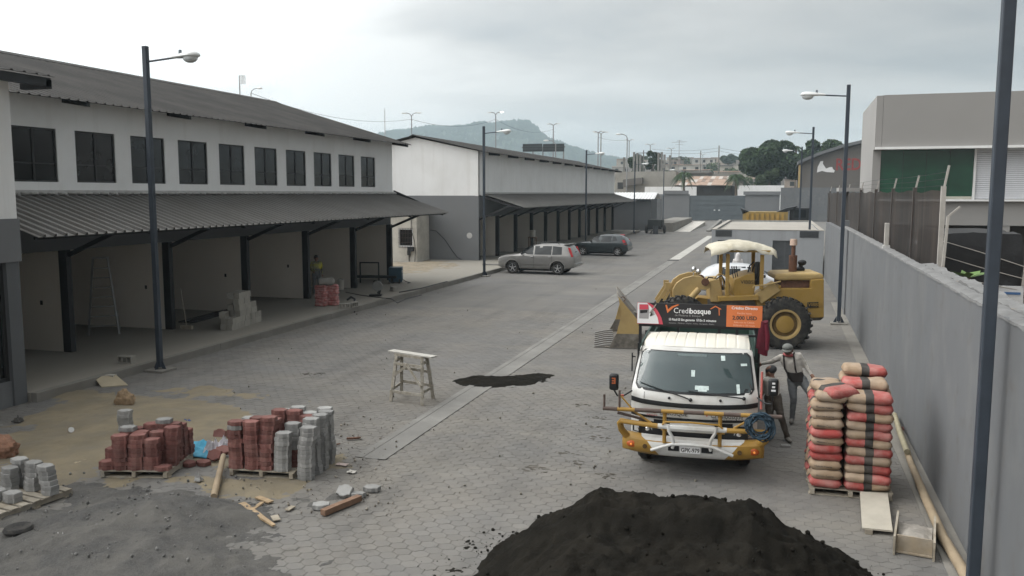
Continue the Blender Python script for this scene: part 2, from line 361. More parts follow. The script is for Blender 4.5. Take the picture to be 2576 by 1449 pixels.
fg = blobs([(430, 1300, 1.0, .65, .17), (280, 1330, 1.1, .8, .15), (500, 1300, .7, .5, .11), (330, 1420, 1.4, .8, .13), (120, 1400, 1.2, .7, .07), (240, 1235, .9, .45, .07), (440, 1440, .8, .5, .09), (60, 1300, .6, .4, .05)])
stuff(heightfield('gravel_mound', -12.5, -4.8, 7.2, 11.8, .045, lambda x, y: fg(x, y) - .045 + .05 * fbm(x, y, 1.7, 11) + .012 * fbm(x, y, 12, 2, 2), m_gravel, -.012))
# black sand heap with a broad flat crest and a lower step in front
def pile(x, y):
    u, v = x - PILE_C[0], y - PILE_C[1]
    ax = max(u - 1.0, 0) / 1.5 if u > 0 else max(-u - .72, 0) / 1.42; ay = max(v - .62, 0) / 1.35 if v > .62 else max(-v - 1.2, 0) / 1.9
    d = math.sqrt(ax * ax + ay * ay); h = 1.02 * max(0, 1 - d) ** 1.05 if d < 1 else -.08 * (d - 1)
    if v < .1: h *= 1 - .22 * min(1, (0.1 - v) / .25)                # step towards the front
    h += .05 * max(0, u) if d < 1 else 0
    return h + .07 * fbm(x, y, 1.4, 21) * min(1, h * 3 + .3) + .04 * fbm(x, y, 6, 4, 4) + .018 * fbm(x, y, 22, 8, 3) - .02 - .05 * max(0, math.sin((v * .9 + .25 * fbm(x, y, 1.1, 61)) * 9)) ** 6 * min(1, max(0, h))
stuff(heightfield('black_sand_heap', -4.3, 2.0, 6.2, 11.9, .035, pile, m_black, -.01))
cl_ = MB()
for i in range(480):
    a_ = random.uniform(0, 6.283); q_ = random.random() ** .5; x_ = PILE_C[0] + .14 + math.cos(a_) * q_ * 3.0; y_ = PILE_C[1] + math.sin(a_) * q_ * 2.6; h_ = max(0.0, pile(x_, y_)); r_ = .006 + .03 * random.random() ** 4
    cl_.ell((x_, y_, h_ + r_ * .3), (r_, r_ * random.uniform(.7, 1), r_ * .7), 6, 4, Euler((random.random() * 3, random.random() * 3, 0)).to_matrix())
stuff(cl_.build('black_sand_clods', m_black, smooth=60))
fb = blobs([(1215, 962, .5, .42, .12), (1285, 958, .55, .42, .10), (1345, 948, .4, .4, .085), (1185, 958, .3, .3, .06)])
stuff(heightfield('black_sand_strip', -8, -4, 17.2, 21, .04, lambda x, y: fb(x, y) - .03 + .02 * fbm(x, y, 3, 31) + .012 * fbm(x, y, 14, 9, 2), m_black, -.008))
def pebbles(name, n, px0, px1, py0, py1, r0, r1, mat):
    mb = MB()
    for i in range(n):
        p = G(random.uniform(px0, px1), random.uniform(py0, py1)); r = r0 + (r1 - r0) * random.random() ** 3
        R = Euler((random.random() * 3, random.random() * 3, random.random() * 3)).to_matrix()
        mb.ell((p.x, p.y, r * .45 + .01 + max(0, fg(p.x, p.y) - .045) + max(0, fs(p.x, p.y) - .035)), (r, r * random.uniform(.6, 1), r * random.uniform(.4, .8)), 6, 4, R)
    return stuff(mb.build(name, mat, smooth=60))
pebbles('gravel_pebbles', 520, 20, 640, 1190, 1445, .005, .03, M('pebble', (.14, .137, .13), .9, var=.3, scale=8, island=.35))
pebbles('rubble_crumbs', 380, 560, 1000, 1030, 1300, .006, .03, M('rubble', (.2, .18, .15), .9, var=.3, scale=8, island=.4))
pebbles('yard_crumbs', 260, 560, 1900, 720, 1250, .008, .03, M('crumb', (.13, .12, .1), .9, var=.3, scale=8, island=.6))
pebbles('black_crumbs', 90, 1180, 1420, 1340, 1448, .006, .03, m_black)
m_tread = M('dark_mud', (.07, .062, .05), .95, var=.3, scale=9)
def mud_marks(name, pts, w, seed):
    mb = MB(); rr = random.Random(seed)
    for px, py in pts:
        c = G(px, py)
        for i in range(9):
            x = c.x + rr.gauss(0, w); y = c.y + rr.gauss(0, w * .6); mb.ell((x, y, .003), (rr.uniform(.02, .07), rr.uniform(.008, .02), .006), 7, 4, Matrix.Rotation(rr.uniform(-.4, .4), 3, 'Z'))
    return stuff(mb.build(name, m_tread))
mud_marks('mud_streaks', [(1330, 1175), (1345, 1180), (1425, 1140), (1450, 1165), (1505, 1100), (1500, 1075), (1500, 1050), (1525, 1195), (1470, 1020), (770, 941), (800, 941), (1640, 1160)], .1, 3)

# ================================================================ walkway on the left
XB = -18.0
wk = struct(MB().bx(-19.2, -15.14, 14.0, 99, -.05, .2).build('walkway', m_floor, smooth=0))
y = 14.0; km = {}
while y < 99:
    l = 2.0 + (.35 if int(y) % 3 == 0 else 0); z = .205 + random.uniform(-.004, .004)
    MB().bx(-15.14, -14.98 + random.uniform(-.008, .008), y + .006, y + l - .006, -.05, z).build('kerb_stone', m_conc, wk, smooth=0, bevel=.012); y += l
struct(MB().bx(-34, -19.2, 14, 99, -.05, .196).build('shop_floor', m_floor, smooth=0))
stuff(heightfield('bare_soil', -24, -16.9, 38.7, 51.0, .12, lambda x, y: .20 + .05 * math.exp(-((x + 20.5) / 2.2) ** 2 - ((y - 45.5) / 4.2) ** 2) * 1.7 - .03 + .03 * fbm(x, y, .8, 41) + .012 * fbm(x, y, 5, 6, 2), M('soil', (.20, .165, .115), .97, var=.3, scale=2, bump=.6, bscale=14, dirt=(.33, .3, .25), damt=.5, dscale=3), .19))

# ================================================================ corrugated sheets
def corrugated(name, p0, along, down, pitch, rib, mat, parent, rise=None, flat=.68):
    p0 = Vector(p0); A = Vector(along); D = Vector(down); n = max(1, round(A.length / pitch)); st = A / n; nrm = A.cross(D).normalized()
    if nrm.z < 0: nrm = -nrm
    prof = []
    for i in range(n):
        prof += [(i, 0), (i + flat * .5, 0), (i + flat * .5 + .07, rib), (i + flat * .5 + .23, rib), (i + flat * .5 + .30, 0)]
    prof.append((n, 0)); k = 4; vs = []; fc = []
    for j in range(k + 1):
        for t, h in prof: vs.append(p0 + st * t + D * (j / k) + nrm * h)
    q = len(prof); fc = [(j * q + i, j * q + i + 1, (j + 1) * q + i + 1, (j + 1) * q + i) for j in range(k) for i in range(q - 1)]
    th = .012; off = len(vs); vs += [v - nrm * th for v in vs]; fc += [tuple(x + off for x in reversed(f)) for f in fc]
    # closing rims at the low and high edges
    for j in (0, k): fc += [(j * q + i, j * q + i + 1, off + j * q + i + 1, off + j * q + i) for i in range(q - 1)]
    return MB().add(vs, fc).build(name, mat, parent, smooth=0)

# ================================================================ two-storey shop building on the left
def shop_building(root, y0, y1, cols, wins, roof_eave, roof_peak, canopy_y0, canopy_y1, cz, rafters, bays, near_gable_bands):
    zt = roof_eave[1] + .1
    z_can = 4.40
    # upper wall with real window openings
    mb = MB(); t = .22
    if wins:
        zs, zh = 4.75, 6.13
        mb.bx(XB - t, XB, y0, y1, z_can - .1, zs); mb.bx(XB - t, XB, y0, y1, zh, zt)
        e = [y0] + [q for w in wins for q in w] + [y1]
        for a, b in zip(e[0::2], e[1::2]):
            if b - a > .01: mb.bx(XB - t, XB, a, b, zs, zh)
    else: mb.bx(XB - t, XB, y0, y1, z_can - .1, zt)
    mb.build('upper_wall', m_white, root, smooth=0)
    for a, b in wins:
        w = MB()
        for q in ((a, a + .05), (b - .05, b), ((a + b) / 2 - .03, (a + b) / 2 + .03)): w.bx(XB - .09, XB - .03, q[0], q[1], zs, zh)
        w.bx(XB - .085, XB - .035, a, b, zs, zs + .05); w.bx(XB - .085, XB - .035, a, b, zh - .05, zh); w.bx(XB - .08, XB - .04, a, b, zs + .46, zs + .49)
        wo = w.build('window', m_winfr, root, smooth=0)
        for q0, q1 in ((a, (a + b) / 2), ((a + b) / 2, b)): MB().bx(XB - .065, XB - .055, q0, q1, zs, zh).build('pane', m_glassd, wo, smooth=0)
    xb = roof_peak[0] * 2 - XB
    # gable ends
    for yy, mat_lo in ((y1, m_dgrey), (y0, m_grey)):
        s = -.2 if yy == y1 else .2; g = MB(); gp = []
        pts = [(XB - t - .002, z_can), (XB - t - .002, zt), (roof_peak[0], roof_peak[1] - .12), (xb, zt), (xb, z_can)]
        if yy == y0 and near_gable_bands: pts[0] = (XB, z_can - .08); pts[1] = (XB, zt); pts[-1] = (xb, z_can - .08)
        g.prism(pts, yy, yy + s, lambda u, v, w: (u, w, v)).build('gable_wall', m_white, root, smooth=0)
        x1_ = XB if (yy == y0 and near_gable_bands) else XB - t - .1
        MB().bx(xb, x1_, min(yy, yy + s) + .003, max(yy, yy + s) - .003, .15, z_can - .08).build('lower_wall', mat_lo, root, smooth=0)
    MB().bx(xb, xb + .2, y0 + .21, y1 - .21, .15, zt).build('back_wall', m_white, root, smooth=0)
    MB().bx(xb + .21, XB - t - .005, y0 + .21, y1 - .21, 4.22, 4.38).build('ceiling_slab', m_white, root, smooth=0)
    MB().bx(-25.6, -25.4, y0 + .21, y1 - .21, .19, 4.21).build('rear_partition', m_cream, root, smooth=0)
    MB().bx(XB - .2, XB - .02, y0 + .22, y1 - .22, 2.95, 4.29).build('lintel_beam', m_dgrey, root, smooth=0)
    for i, c in enumerate(cols):
        MB().bx(XB - .24, XB + .02, c - .09, c + .09, .19, 2.95).build('column', m_steel, root, smooth=0, bevel=.01)
        MB().bx(-25.39, XB - .245, c - .07, c + .07, .19, 4.21).build('partition_wall', m_cream, root, smooth=0)
        MB().bar((XB + .02, c, 2.82), (-15.9, c, cz + .16), .07, .11).build('canopy_strut', m_steel, root, smooth=0)
        MB().bar((XB, c, z_can - .09), (-15.25, c, cz - .05), .06, .1).build('canopy_rafter', m_steel, root, smooth=0)
    MB().bar((-15.35, canopy_y0 + .05, cz - .02), (-15.35, canopy_y1 - .05, cz - .02), .05, .06).build('canopy_purlin', m_steel, root, smooth=0)
    MB().bar((-16.6, canopy_y0 + .05, cz + .40), (-16.6, canopy_y1 - .05, cz + .40), .05, .06).build('canopy_purlin', m_steel, root, smooth=0)
    corrugated('canopy', (XB + .005, canopy_y0, z_can + .02), (0, canopy_y1 - canopy_y0, 0), (-15.18 - XB, 0, cz - z_can - .01), .30 if wins else .33, .06, m_canopy, root)
    # mortar flashing with uneven dabs on each rib
    fl = MB().bx(XB - .03, XB + .06, canopy_y0 + .03, canopy_y1 - .03, z_can + .0, z_can + .14)
    y = canopy_y0 + .1; pit = .30 if wins else .33
    while y < canopy_y1 - .1:
        fl.ell((XB + .1 + random.uniform(-.02, .02), y + random.uniform(-.05, .05), z_can + .06), (random.uniform(.10, .2), random.uniform(.07, .15), random.uniform(.04, .06)), 7, 5); y += pit
    fl.build('flashing', m_flash, root, smooth=50)
    # roof
    yo0, yo1 = y0 - (.0 if wins else .35), y1 + .45
    for sgn in (1, -1):
        ex = roof_eave[0] if sgn > 0 else 2 * roof_peak[0] - roof_eave[0]
        corrugated('roof', (roof_peak[0], yo0, roof_peak[1]), (0, yo1 - yo0, 0), (ex - roof_peak[0], 0, roof_eave[1] - roof_peak[1]), .30 if wins else .34, .03, m_roof, root)
    MB().prism([(-.28, -.07), (0, .045), (.28, -.07), (.28, -.045), (0, .075), (-.28, -.045)], yo0 - .01, yo1 + .01, lambda u, v, w: (roof_peak[0] + u, w, roof_peak[1] + v)).build('ridge_cap', m_roof, root, smooth=0)
    sl = (roof_eave[1] - roof_peak[1]) / (roof_eave[0] - roof_peak[0])
    for c in rafters:
        xe = roof_eave[0] - .05; f = lambda x: roof_peak[1] + (x - roof_peak[0]) * sl - .025
        MB().prism([(XB - .1, f(XB - .1)), (xe, f(xe)), (xe, f(xe) - .11), (XB - .1, f(XB - .1) - .24)], c - .06, c + .06, lambda u, v, w: (u, w, v)).build('rafter_tail', m_steel, root, smooth=0)
b1 = thing('shop_building', 'two-storey white shop building with ten dark upper windows and corrugated canopy over open bays', 'building')
W1 = [(16.50 + 2.065 * i, 16.50 + 2.065 * i + 1.44) for i in range(10)]
shop_building(b1, 13.2, 38.4, [18.1, 22.12, 26.2, 30.35, 34.4, 38.18], W1, (-17.15, 6.82), (-24.7, 9.1), 14.5, 38.75, 3.50, [14.2 + 4.05 * i for i in range(7)], True, False)
# dark gusset at the far end of the first canopy
MB().prism([(-18.0, 4.62), (-16.6, 4.06), (-18.0, 4.42)], 38.5, 38.56, lambda u, v, w: (u, w, v)).build('canopy_end_plate', m_steel, b1, smooth=0)
b2 = thing('shop_building', 'white and grey gabled shop building with long canopy behind the silver and dark cars', 'building')
shop_building(b2, 51.1, 99.0, [51.3] + [55.3 + 4.28 * i for i in range(10)] + [98.6], [], (-17.2, 7.02), (-22.3, 8.16), 51.95, 98.2, 3.55, [53.2 + 4.2 * i for i in range(12)], True, True)
MB().lathe([(.0, 0), (.14, 0), (.19, -.004)], (-18.62, 51.095, 1.78), (0, -1, 0), 14).build('plaster_patch', m_flash, b2)
MB().tube([(-21.3, 51.03, 2.1), (-20.9, 51.05, 2.05), (-20.3, 51.05, 1.5), (-19.8, 51.05, .8), (-19.4, 51.0, .35), (-19.1, 50.9, .25)], .02, 6).build('hanging_cable', m_blackp, b2)
# dark socket boxes on the partition walls
for c in (18.1, 22.12, 26.2, 30.35): MB().bx(-18.95, -18.87, c - .085, c - .069, 1.45, 1.57).build('socket_box', m_blackp, b1, smooth=0)

# ================================================================ corner of the nearer building on the left
nb = thing('corner_building', 'grey and white building corner with dark shop window beside the walkway end', 'building')
MB().bx(-21, -15.2, 4, 14.0, 3.93, 6.75).build('upper_wall', m_white, nb, smooth=0)
MB().bx(-21, -15.17, 4, 14.03, 3.03, 3.93).build('wall_band', m_grey, nb, smooth=0)
MB().bx(-15.5, -15.2, 13.66, 13.98, -.05, 3.03).build('column', m_dgrey, nb, smooth=0)
MB().bx(-21, -15.3, 13.7, 13.95, -.05, 3.03).build('side_wall', m_cream, nb, smooth=0)
MB().bx(-15.45, -15.25, 4, 13.66, -.05, .52).build('sill_wall', m_lgrey, nb, smooth=0)
sw = MB()
for yy in (13.58, 12.2, 10.8, 9.4, 8.0): sw.bx(-15.40, -15.30, yy, yy + .08, .52, 3.03)
sw.bx(-15.39, -15.31, 8, 13.66, .52, .6); sw = sw.build('shop_window', m_winfr, nb, smooth=0)
for yy in (12.28, 10.88, 9.48, 8.08): MB().bx(-15.36, -15.35, yy, yy + 1.3, .6, 3.03).build('pane', m_glassd, sw, smooth=0)
corrugated('roof', (-21, 4, 8.55), (0, 10.45, 0), (6.55, 0, -1.68), .3, .03, m_roof, nb)
MB().bx(-14.62, -14.5, 4, 14.4, 6.66, 6.84).build('fascia', m_steel, nb, smooth=0)
MB().bx(-15.2, -14.5, 14.28, 14.42, 6.62, 6.80).build('eave_beam', m_steel, nb, smooth=0)

# ================================================================ small cream house in the gap between the two shop buildings
sh = thing('cream_house', 'small weathered cream house with barred window in the gap between the two shop buildings', 'house')
hw = MB(); hw.bx(-28, -22.62, 49, 49.2, .1, 3.25); hw.bx(-21.62, -21.36, 49, 49.2, .1, 3.25); hw.bx(-22.62, -21.62, 49, 49.2, .1, 1.12); hw.bx(-22.62, -21.62, 49, 49.2, 2.28, 3.25)
hw.bx(-21.56, -21.36, 49.2, 51.0, .1, 3.25); hw.build('wall', M('old_cream', (.50, .475, .42), .9, var=.1, scale=1, bump=.2, bscale=20, dirt=(.27, .25, .22), damt=.6, dscale=1.2), sh, smooth=0)
MB().bx(-28.2, -21.2, 48.8, 51.02, 3.25, 3.37).build('roof', m_roof, sh, smooth=0)
wf = MB(); wf.bx(-22.62, -21.62, 49.02, 49.08, 1.12, 1.2); wf.bx(-22.62, -21.62, 49.02, 49.08, 2.2, 2.28); wf.bx(-22.62, -22.55, 49.02, 49.08, 1.2, 2.2); wf.bx(-21.69, -21.62, 49.02, 49.08, 1.2, 2.2)
wf = wf.build('window', m_white, sh, smooth=0); MB().bx(-22.55, -21.69, 49.09, 49.1, 1.2, 2.2).build('pane', m_glassd, wf, smooth=0)
gr = MB()
for i in range(9): gr.bx(-22.56 + i * .11, -22.545 + i * .11, 48.97, 48.985, 1.05, 2.3)
for i in range(5): gr.bx(-22.62, -21.62, 48.965, 48.98, 1.1 + i * .29, 1.115 + i * .29)
gr.build('window_grille', M('rusty_bars', (.07, .05, .04), .8), wf, smooth=0)
bx_ = MB().bx(-21.95, -21.55, 48.85, 49, .85, 1.12); bx_.bx(-21.98, -21.8, 48.88, 49, .6, .9); bx_.bx(-21.9, -21.86, 48.93, 48.97, .1, .7); bx_.build('meter_box', m_steel, sh, smooth=0)
MB().tube([(-21.7, 48.96, 3.2), (-21.72, 48.95, 2.2), (-21.5, 48.95, 1.5), (-21.45, 48.95, .9), (-21.5, 48.95, .15)], .02, 5).build('cable', m_blackp, sh)
# ================================================================ yard lamp posts
m_head = M('lamp_housing', (.62, .63, .62), .45, var=.06, scale=6)
m_lens = M('lamp_lens', (.50, .52, .52), .15, var=.1, scale=10, spec=.6)
def lamp_post(label, x, y, side, h=8.0, bolts=True):
    t = thing('lamp_post', label, 'lamp post', (x, y, 0), 0, 'lamp posts of the yard')
    s = side
    MB().box((0, 0, h / 2 + .05), (.122, .122, h - .1)).build('pole', m_pole, t, smooth=0, bevel=.012)
    b = MB().box((0, 0, .012), (.42, .42, .02))
    for a in range(4):
        d = Matrix.Rotation(a * math.pi / 2, 3, 'Z'); b.prism([(.07, .02), (.2, .02), (.085, .26), (.07, .26)], -.008, .008, lambda u, v, w: d @ Vector((u, w, v)))
    b.build('base_plate', m_pole, t, smooth=0)
    if bolts: MB().box((0, 0, -.0), (.56, .56, .12)).build('footing', m_conc, t, smooth=0, bevel=.015)
    MB().cyl((s * .06, 0, h - .37), (s * .86, 0, h - .31), .024, n=8).build('arm', m_pole, t)
    # cobra-head luminaire: tapered shell along the arm with a bowl under its outer end
    hd = MB(); rings = []; prof = [(.72, .045, .04), (.82, .07, .055), (.98, .105, .075), (1.15, .15, .10), (1.3, .165, .115), (1.42, .15, .10), (1.5, .09, .06), (1.52, .02, .015)]
    n = 12; vs = []
    for px_, w, hh in prof:
        for k in range(n):
            a = 2 * math.pi * k / n; zz = math.sin(a) * hh; zz = zz if zz > 0 else zz * .45
            vs.append((s * px_, math.cos(a) * w, h - .31 + (px_ - .7) * .03 + zz))
    fc = [(i * n + k, i * n + (k + 1) % n, (i + 1) * n + (k + 1) % n, (i + 1) * n + k) for i in range(len(prof) - 1) for k in range(n)] + [tuple(range(n)), tuple(range((len(prof) - 1) * n, len(prof) * n))]
    hd.add(vs, fc).build('lamp_head', m_head, t, smooth=60)
    MB().ell((s * 1.28, 0, h - .335), (.19, .135, .12), 14, 8).build('lens', m_lens, t, smooth=80)
    MB().cyl((s * 1.0, 0, h - .24), (s * 1.0, 0, h - .14), .04, .035, 8).build('photocell', M('photocell', (.12, .14, .16), .5), t)
    return t
lamp_post('tall grey lamp post on the kerb in front of the shop windows', -14.7, 17.5, 1)
lamp_post('grey lamp post on the kerb beside the silver car', -14.9, 43.2, 1)
lamp_post('grey lamp post rising behind the dark hatchback', -14.9, 69.0, 1)
lamp_post('grey lamp post near the white-roofed guard hut', -14.9, 94.3, 1)
lamp_post('grey lamp post beside the far yard gate', -14.9, 120.0, 1)
lamp_post('grey lamp post against the wall behind the yellow loader', 2.22, 30.8, -1, 8.05)
lamp_post('thick dark lamp post in front of the wall by the long wooden pole', 2.2, 9.95, -1, 8.05)
lamp_post('grey lamp post behind the grey transformer room', 1.95, 51.6, -1, 8.2)
lamp_post('thin grey lamp post far behind the transformer room before the big tree', 1.95, 73.0, -1, 8.2)

# ================================================================ long grey wall on the right
rw = thing('perimeter_wall', 'long light grey plastered wall with rough mortar top', 'wall')
def wx(y): return 2.40 + (y - 10) * .009
wl = MB(); ys = [3, 10, 20, 30, 37]
wl.prism([(wx(3), 3), (wx(37), 37), (wx(37) + .2, 37), (wx(3) + .2, 3)], -.05, 3.13, lambda u, v, w: (u, v, w)).build('wall', m_lgrey, rw, smooth=0)
cp = []; nseg = 170; top = MB(); vs = []; fc = []
for i in range(nseg + 1):
    y = 3 + 34 * i / nseg; h1 = 3.135 + .015 * fbm(y, 0, 3, 2) + .012 * fbm(y, 5, 14, 3, 2); h2 = h1 + .025 + .02 * fbm(y, 9, 4, 5); e = .012 * fbm(y, 3, 8, 7)
    vs += [(wx(y) - .012 + e, y, 3.10 + .02 * fbm(y, 2, 6, 4)), (wx(y) - .008 + e, y, h1), (wx(y) + .1, y, h2), (wx(y) + .215, y, h1), (wx(y) + .215, y, 3.05)]
for i in range(nseg): fc += [(i * 5 + k, i * 5 + k + 1, i * 5 + 5 + k + 1, i * 5 + 5 + k) for k in range(4)]
top.add(vs, fc).build('mortar_coping', M('grey_mortar', (.17, .17, .167), .95, var=.2, scale=5, bump=.4, bscale=25), rw, smooth=50)
for yy in (33.4, 36.9): MB().bx(wx(yy) - .05, wx(yy) + .25, yy - .18, yy + .18, -.05, 3.12 + (.25 if yy > 36 else 0)).build('pilaster', m_lgrey, rw, smooth=0)
MB().bx(2.62, 2.85, 37.1, 48, -.05, 2.95).build('rear_section', m_lgrey, rw, smooth=0)
struct(MB().prism([(wx(3) - .32, 3), (wx(37) - .32, 37), (wx(37), 37), (wx(3), 3)], -.05, .012, lambda u, v, w: (u, v, w)).build('wall_footing_strip', m_conc, smooth=0))
# older wall on the neighbour's side
ow = thing('block_wall', 'old brown block wall with white top just behind the grey wall', 'wall')
MB().bx(2.95, 3.15, 6, 19.5, -.05, 2.98).build('wall', M('brown_block', (.2, .17, .14), .95, var=.25, scale=3, bump=.4, bscale=18), ow, smooth=0)
vs = []; fc = []
for i in range(90):
    y = 6 + 13.5 * i / 89; h = 3.0 + .05 * fbm(y, 1, 2.5, 14); vs += [(2.94, y, 2.95), (2.95, y, h), (3.16, y, h + .02), (3.17, y, 2.93)]
for i in range(89): fc += [(i * 4 + k, i * 4 + k + 1, i * 4 + 5 + k, i * 4 + 4 + k) for k in range(3)]
MB().add(vs, fc).build('mortar_coping', MATS['grey_mortar'], ow, smooth=50)

# ================================================================ transformer room behind the loader
m_erm = M('pale_grey_paint', (.29, .30, .308), .85, var=.04, scale=.5, bump=.06, bscale=30, d2=[((.17, .17, .168), .4, 1.0, .56, (2.2, 2.2, .12))])
er = thing('transformer_room', 'flat-roofed grey block room with louvre vents behind the loader', 'building')
X0, X1, Y0, Y1, ZR = -3.28, 2.55, 48.0, 65.0, 2.48
fr = MB(); d0 = (-2.95, -2.05); d1 = (-.05, 1.15)
fr.bx(X0, d0[0], Y0, Y0 + .2, -.05, ZR); fr.bx(d0[0], d0[1], Y0, Y0 + .2, 1.9, ZR); fr.bx(d0[1], d1[0], Y0, Y0 + .2, -.05, ZR); fr.bx(d1[0], d1[1], Y0, Y0 + .2, 1.93, ZR); fr.bx(d1[1], X1, Y0, Y0 + .2, -.05, ZR)
fr.bx(X0, X0 + .2, Y0 + .2, Y1, -.05, ZR); fr.bx(X1 - .2, X1, Y0 + .2, Y1, -.05, ZR); fr.bx(X0 + .2, X1 - .2, Y1 - .2, Y1, -.05, ZR); fr.build('wall', m_erm, er, smooth=0)
m_roofc = M('roof_screed', (.32, .30, .265), .9, var=.12, scale=.7)
MB().bx(X0 + .2, X1 - .2, Y0 + .2, Y1 - .2, ZR - .5, ZR - .08).build('roof_slab', m_roofc, er, smooth=0)
pr = MB(); pr.bx(X0 - .02, X1 + .02, Y0 - .02, Y0 + .22, ZR, ZR + .03); pr.bx(X0 - .02, X0 + .22, Y0 + .22, Y1, ZR, ZR + .03); pr.bx(X1 - .22, X1 + .02, Y0 + .22, Y1, ZR, ZR + .03); pr.bx(X0 + .22, X1 - .22, Y1 - .22, Y1, ZR, ZR + .03); pr.build('parapet_cap', m_roofc, er, smooth=0)
m_louv = M('louvre_grey', (.085, .09, .095), .6, var=.1)
def louvre(x0, x1, z0, z1, name, n):
    f = MB(); f.bx(x0, x1, Y0 - .025, Y0 - .004, z0, z0 + .03); f.bx(x0, x1, Y0 - .025, Y0 - .004, z1 - .03, z1); f.bx(x0, x0 + .03, Y0 - .024, Y0 - .005, z0 + .03, z1 - .03); f.bx(x1 - .03, x1, Y0 - .024, Y0 - .005, z0 + .03, z1 - .03)
    o = f.build(name, m_louv, er, smooth=0); MB().bx(x0 + .03, x1 - .03, Y0 - .008, Y0 - .004, z0 + .03, z1 - .03).build('backing', m_blackp, o, smooth=0)
    for i in range(n):
        z = z0 + .03 + (z1 - z0 - .06) * (i + .5) / n
        MB().box(((x0 + x1) / 2, Y0 - .018, z), (x1 - x0 - .06, .02, (z1 - z0) / n * .62), rot=Matrix.Rotation(.5, 3, 'X')).build('slat', m_louv, o, smooth=0)
louvre(-3.08, -2.2, 2.1, 2.46, 'vent', 6); louvre(1.32, 2.28, 2.1, 2.5 - .04, 'vent', 6)
MB().bx(d0[0], d0[1], Y0 + .1, Y0 + .14, 0, 1.9).build('door', m_louv, er, smooth=0)
dd = MB().bx(d1[0], d1[1], Y0 + .06, Y0 + .1, 0, 1.93).build('louvre_door', m_louv, er, smooth=0)
for k in range(2):
    for i in range(26): MB().box((-.05 + .32 + k * .58, Y0 + .05, .12 + i * .069), (.5, .02, .03), rot=Matrix.Rotation(.5, 3, 'X')).build('slat', m_louv, dd, smooth=0)

# ================================================================ far end of the yard: walls, gate, guard hut
YE = 145.0
fw = thing('far_yard_wall', 'grey rendered end wall of the yard to the left of the gate', 'wall')
a = PY(1640, 488, YE).x; b = PY(1735, 488, YE).x; c = PY(1875, 488, YE).x; d = PY(1962, 488, YE).x
MB().bx(a - 6, b, YE, YE + .3, -.05, 4.35).build('wall', m_grey, fw, smooth=0); MB().bx(a + 2, b - .2, YE - .25, YE + .32, 4.35, 4.95).build('wall_cap', m_grey, fw, smooth=0)
MB().bx(-20.5, -18.3, YE - .06, YE, 0, 3.6).build('door', m_dgrey, fw, smooth=0)
fw2 = thing('far_yard_wall', 'grey rendered end wall of the yard to the right of the gate', 'wall')
MB().bx(c, d, YE, YE + .3, -.05, 4.25).build('wall', m_grey, fw2, smooth=0); MB().bx(c - .3, d + .1, YE - .25, YE + .32, 4.25, 4.8).build('wall_cap', m_grey, fw2, smooth=0)
fw3 = thing('far_yard_wall', 'plain light grey tall wall beside the netted fence at the far end', 'wall')
MB().bx(d + .12, 24, YE - .5, YE - .2, -.05, 5.4).build('wall', m_lgrey, fw3, smooth=0)
gt = thing('yard_gate', 'wide dark grey metal double gate with five rows of panels', 'gate')
m_gate = M('gate_paint', (.085, .098, .105), .6, var=.08, scale=1)
gp = (c - b) / 2
for k in range(2):
    lf = MB(); x0 = b + k * gp; lf.bx(x0, x0 + gp, YE + .1, YE + .14, .02, 4.12); lf = lf.build('gate_leaf', m_gate, gt, smooth=0)
    for i in range(5): MB().bx(x0 + .1, x0 + gp - .1, YE + .06, YE + .1, .07 + i * .82, .07 + i * .82 + .72).build('panel', m_gate, lf, smooth=0)
    MB().bx(x0 + (gp - .5 if k == 0 else .25), x0 + (gp - .25 if k == 0 else .5), YE + .02, YE + .06, 1.65, 1.8).build('handle', m_head, lf, smooth=0)
wp = thing('white_wall', 'white wall top across the street seen left of the gate', 'wall')
MB().bx(PY(1622, 480, 165).x, PY(1752, 480, 165).x, 165, 165.4, 0, 5.75).build('wall', m_white, wp, smooth=0)
wp = thing('white_wall', 'white wall top across the street seen right of the gate', 'wall')
MB().bx(PY(1852, 480, 165).x, PY(1972, 480, 165).x, 165, 165.4, 0, 5.95).build('wall', m_white, wp, smooth=0)
hut = thing('guard_hut', 'dark grey guard hut with white corrugated roof at the far end', 'hut')
hx0, hx1, hy0, hy1 = -21.5, PY(1637, 540, 103).x, 103, 108.5
MB().bx(hx0, hx1, hy0, hy1, -.05, 3.6).build('wall', m_dgrey, hut, smooth=0)
MB().prism([(hy0, 3.6), (hy1, 3.6), ((hy0 + hy1) / 2, 4.35)], hx0, hx1, lambda u, v, w: (w, u, v)).build('gable', m_dgrey, hut, smooth=0)
m_wroof = M('white_roof_sheet', (.62, .63, .62), .5, var=.06, scale=1)
hm = (hy0 + hy1) / 2
corrugated('roof', (hx0 - .3, hm, 4.58), (hx1 - hx0 + .75, 0, 0), (0, -3.2, -.78), .38, .05, m_wroof, hut); corrugated('roof', (hx0 - .3, hm, 4.58), (hx1 - hx0 + .75, 0, 0), (0, 3.2, -.78), .38, .05, m_wroof, hut)
rp = thing('loading_ramp', 'low concrete ramp with pale slab and kerb near the far gate', 'ramp', (0, 0, 0))
p0 = G(1690, 585); p1 = G(1740, 558)
MB().bx(-13.9, -11.3, 100.5, 124, -.05, 1.05).build('block', m_conc, rp, smooth=0)
MB().prism([(101, .02), (124, .5), (124, -.05), (101, -.05)], -11.2, -9.4, lambda u, v, w: (w, u, v)).build('ramp_slab', M('pale_slab', (.45, .43, .39), .9), rp, smooth=0)
MB().prism([(102, .16), (126, .75), (126, -.05), (102, -.05)], -7.6, -7.2, lambda u, v, w: (w, u, v)).build('kerb', m_conc_l, rp, smooth=0)

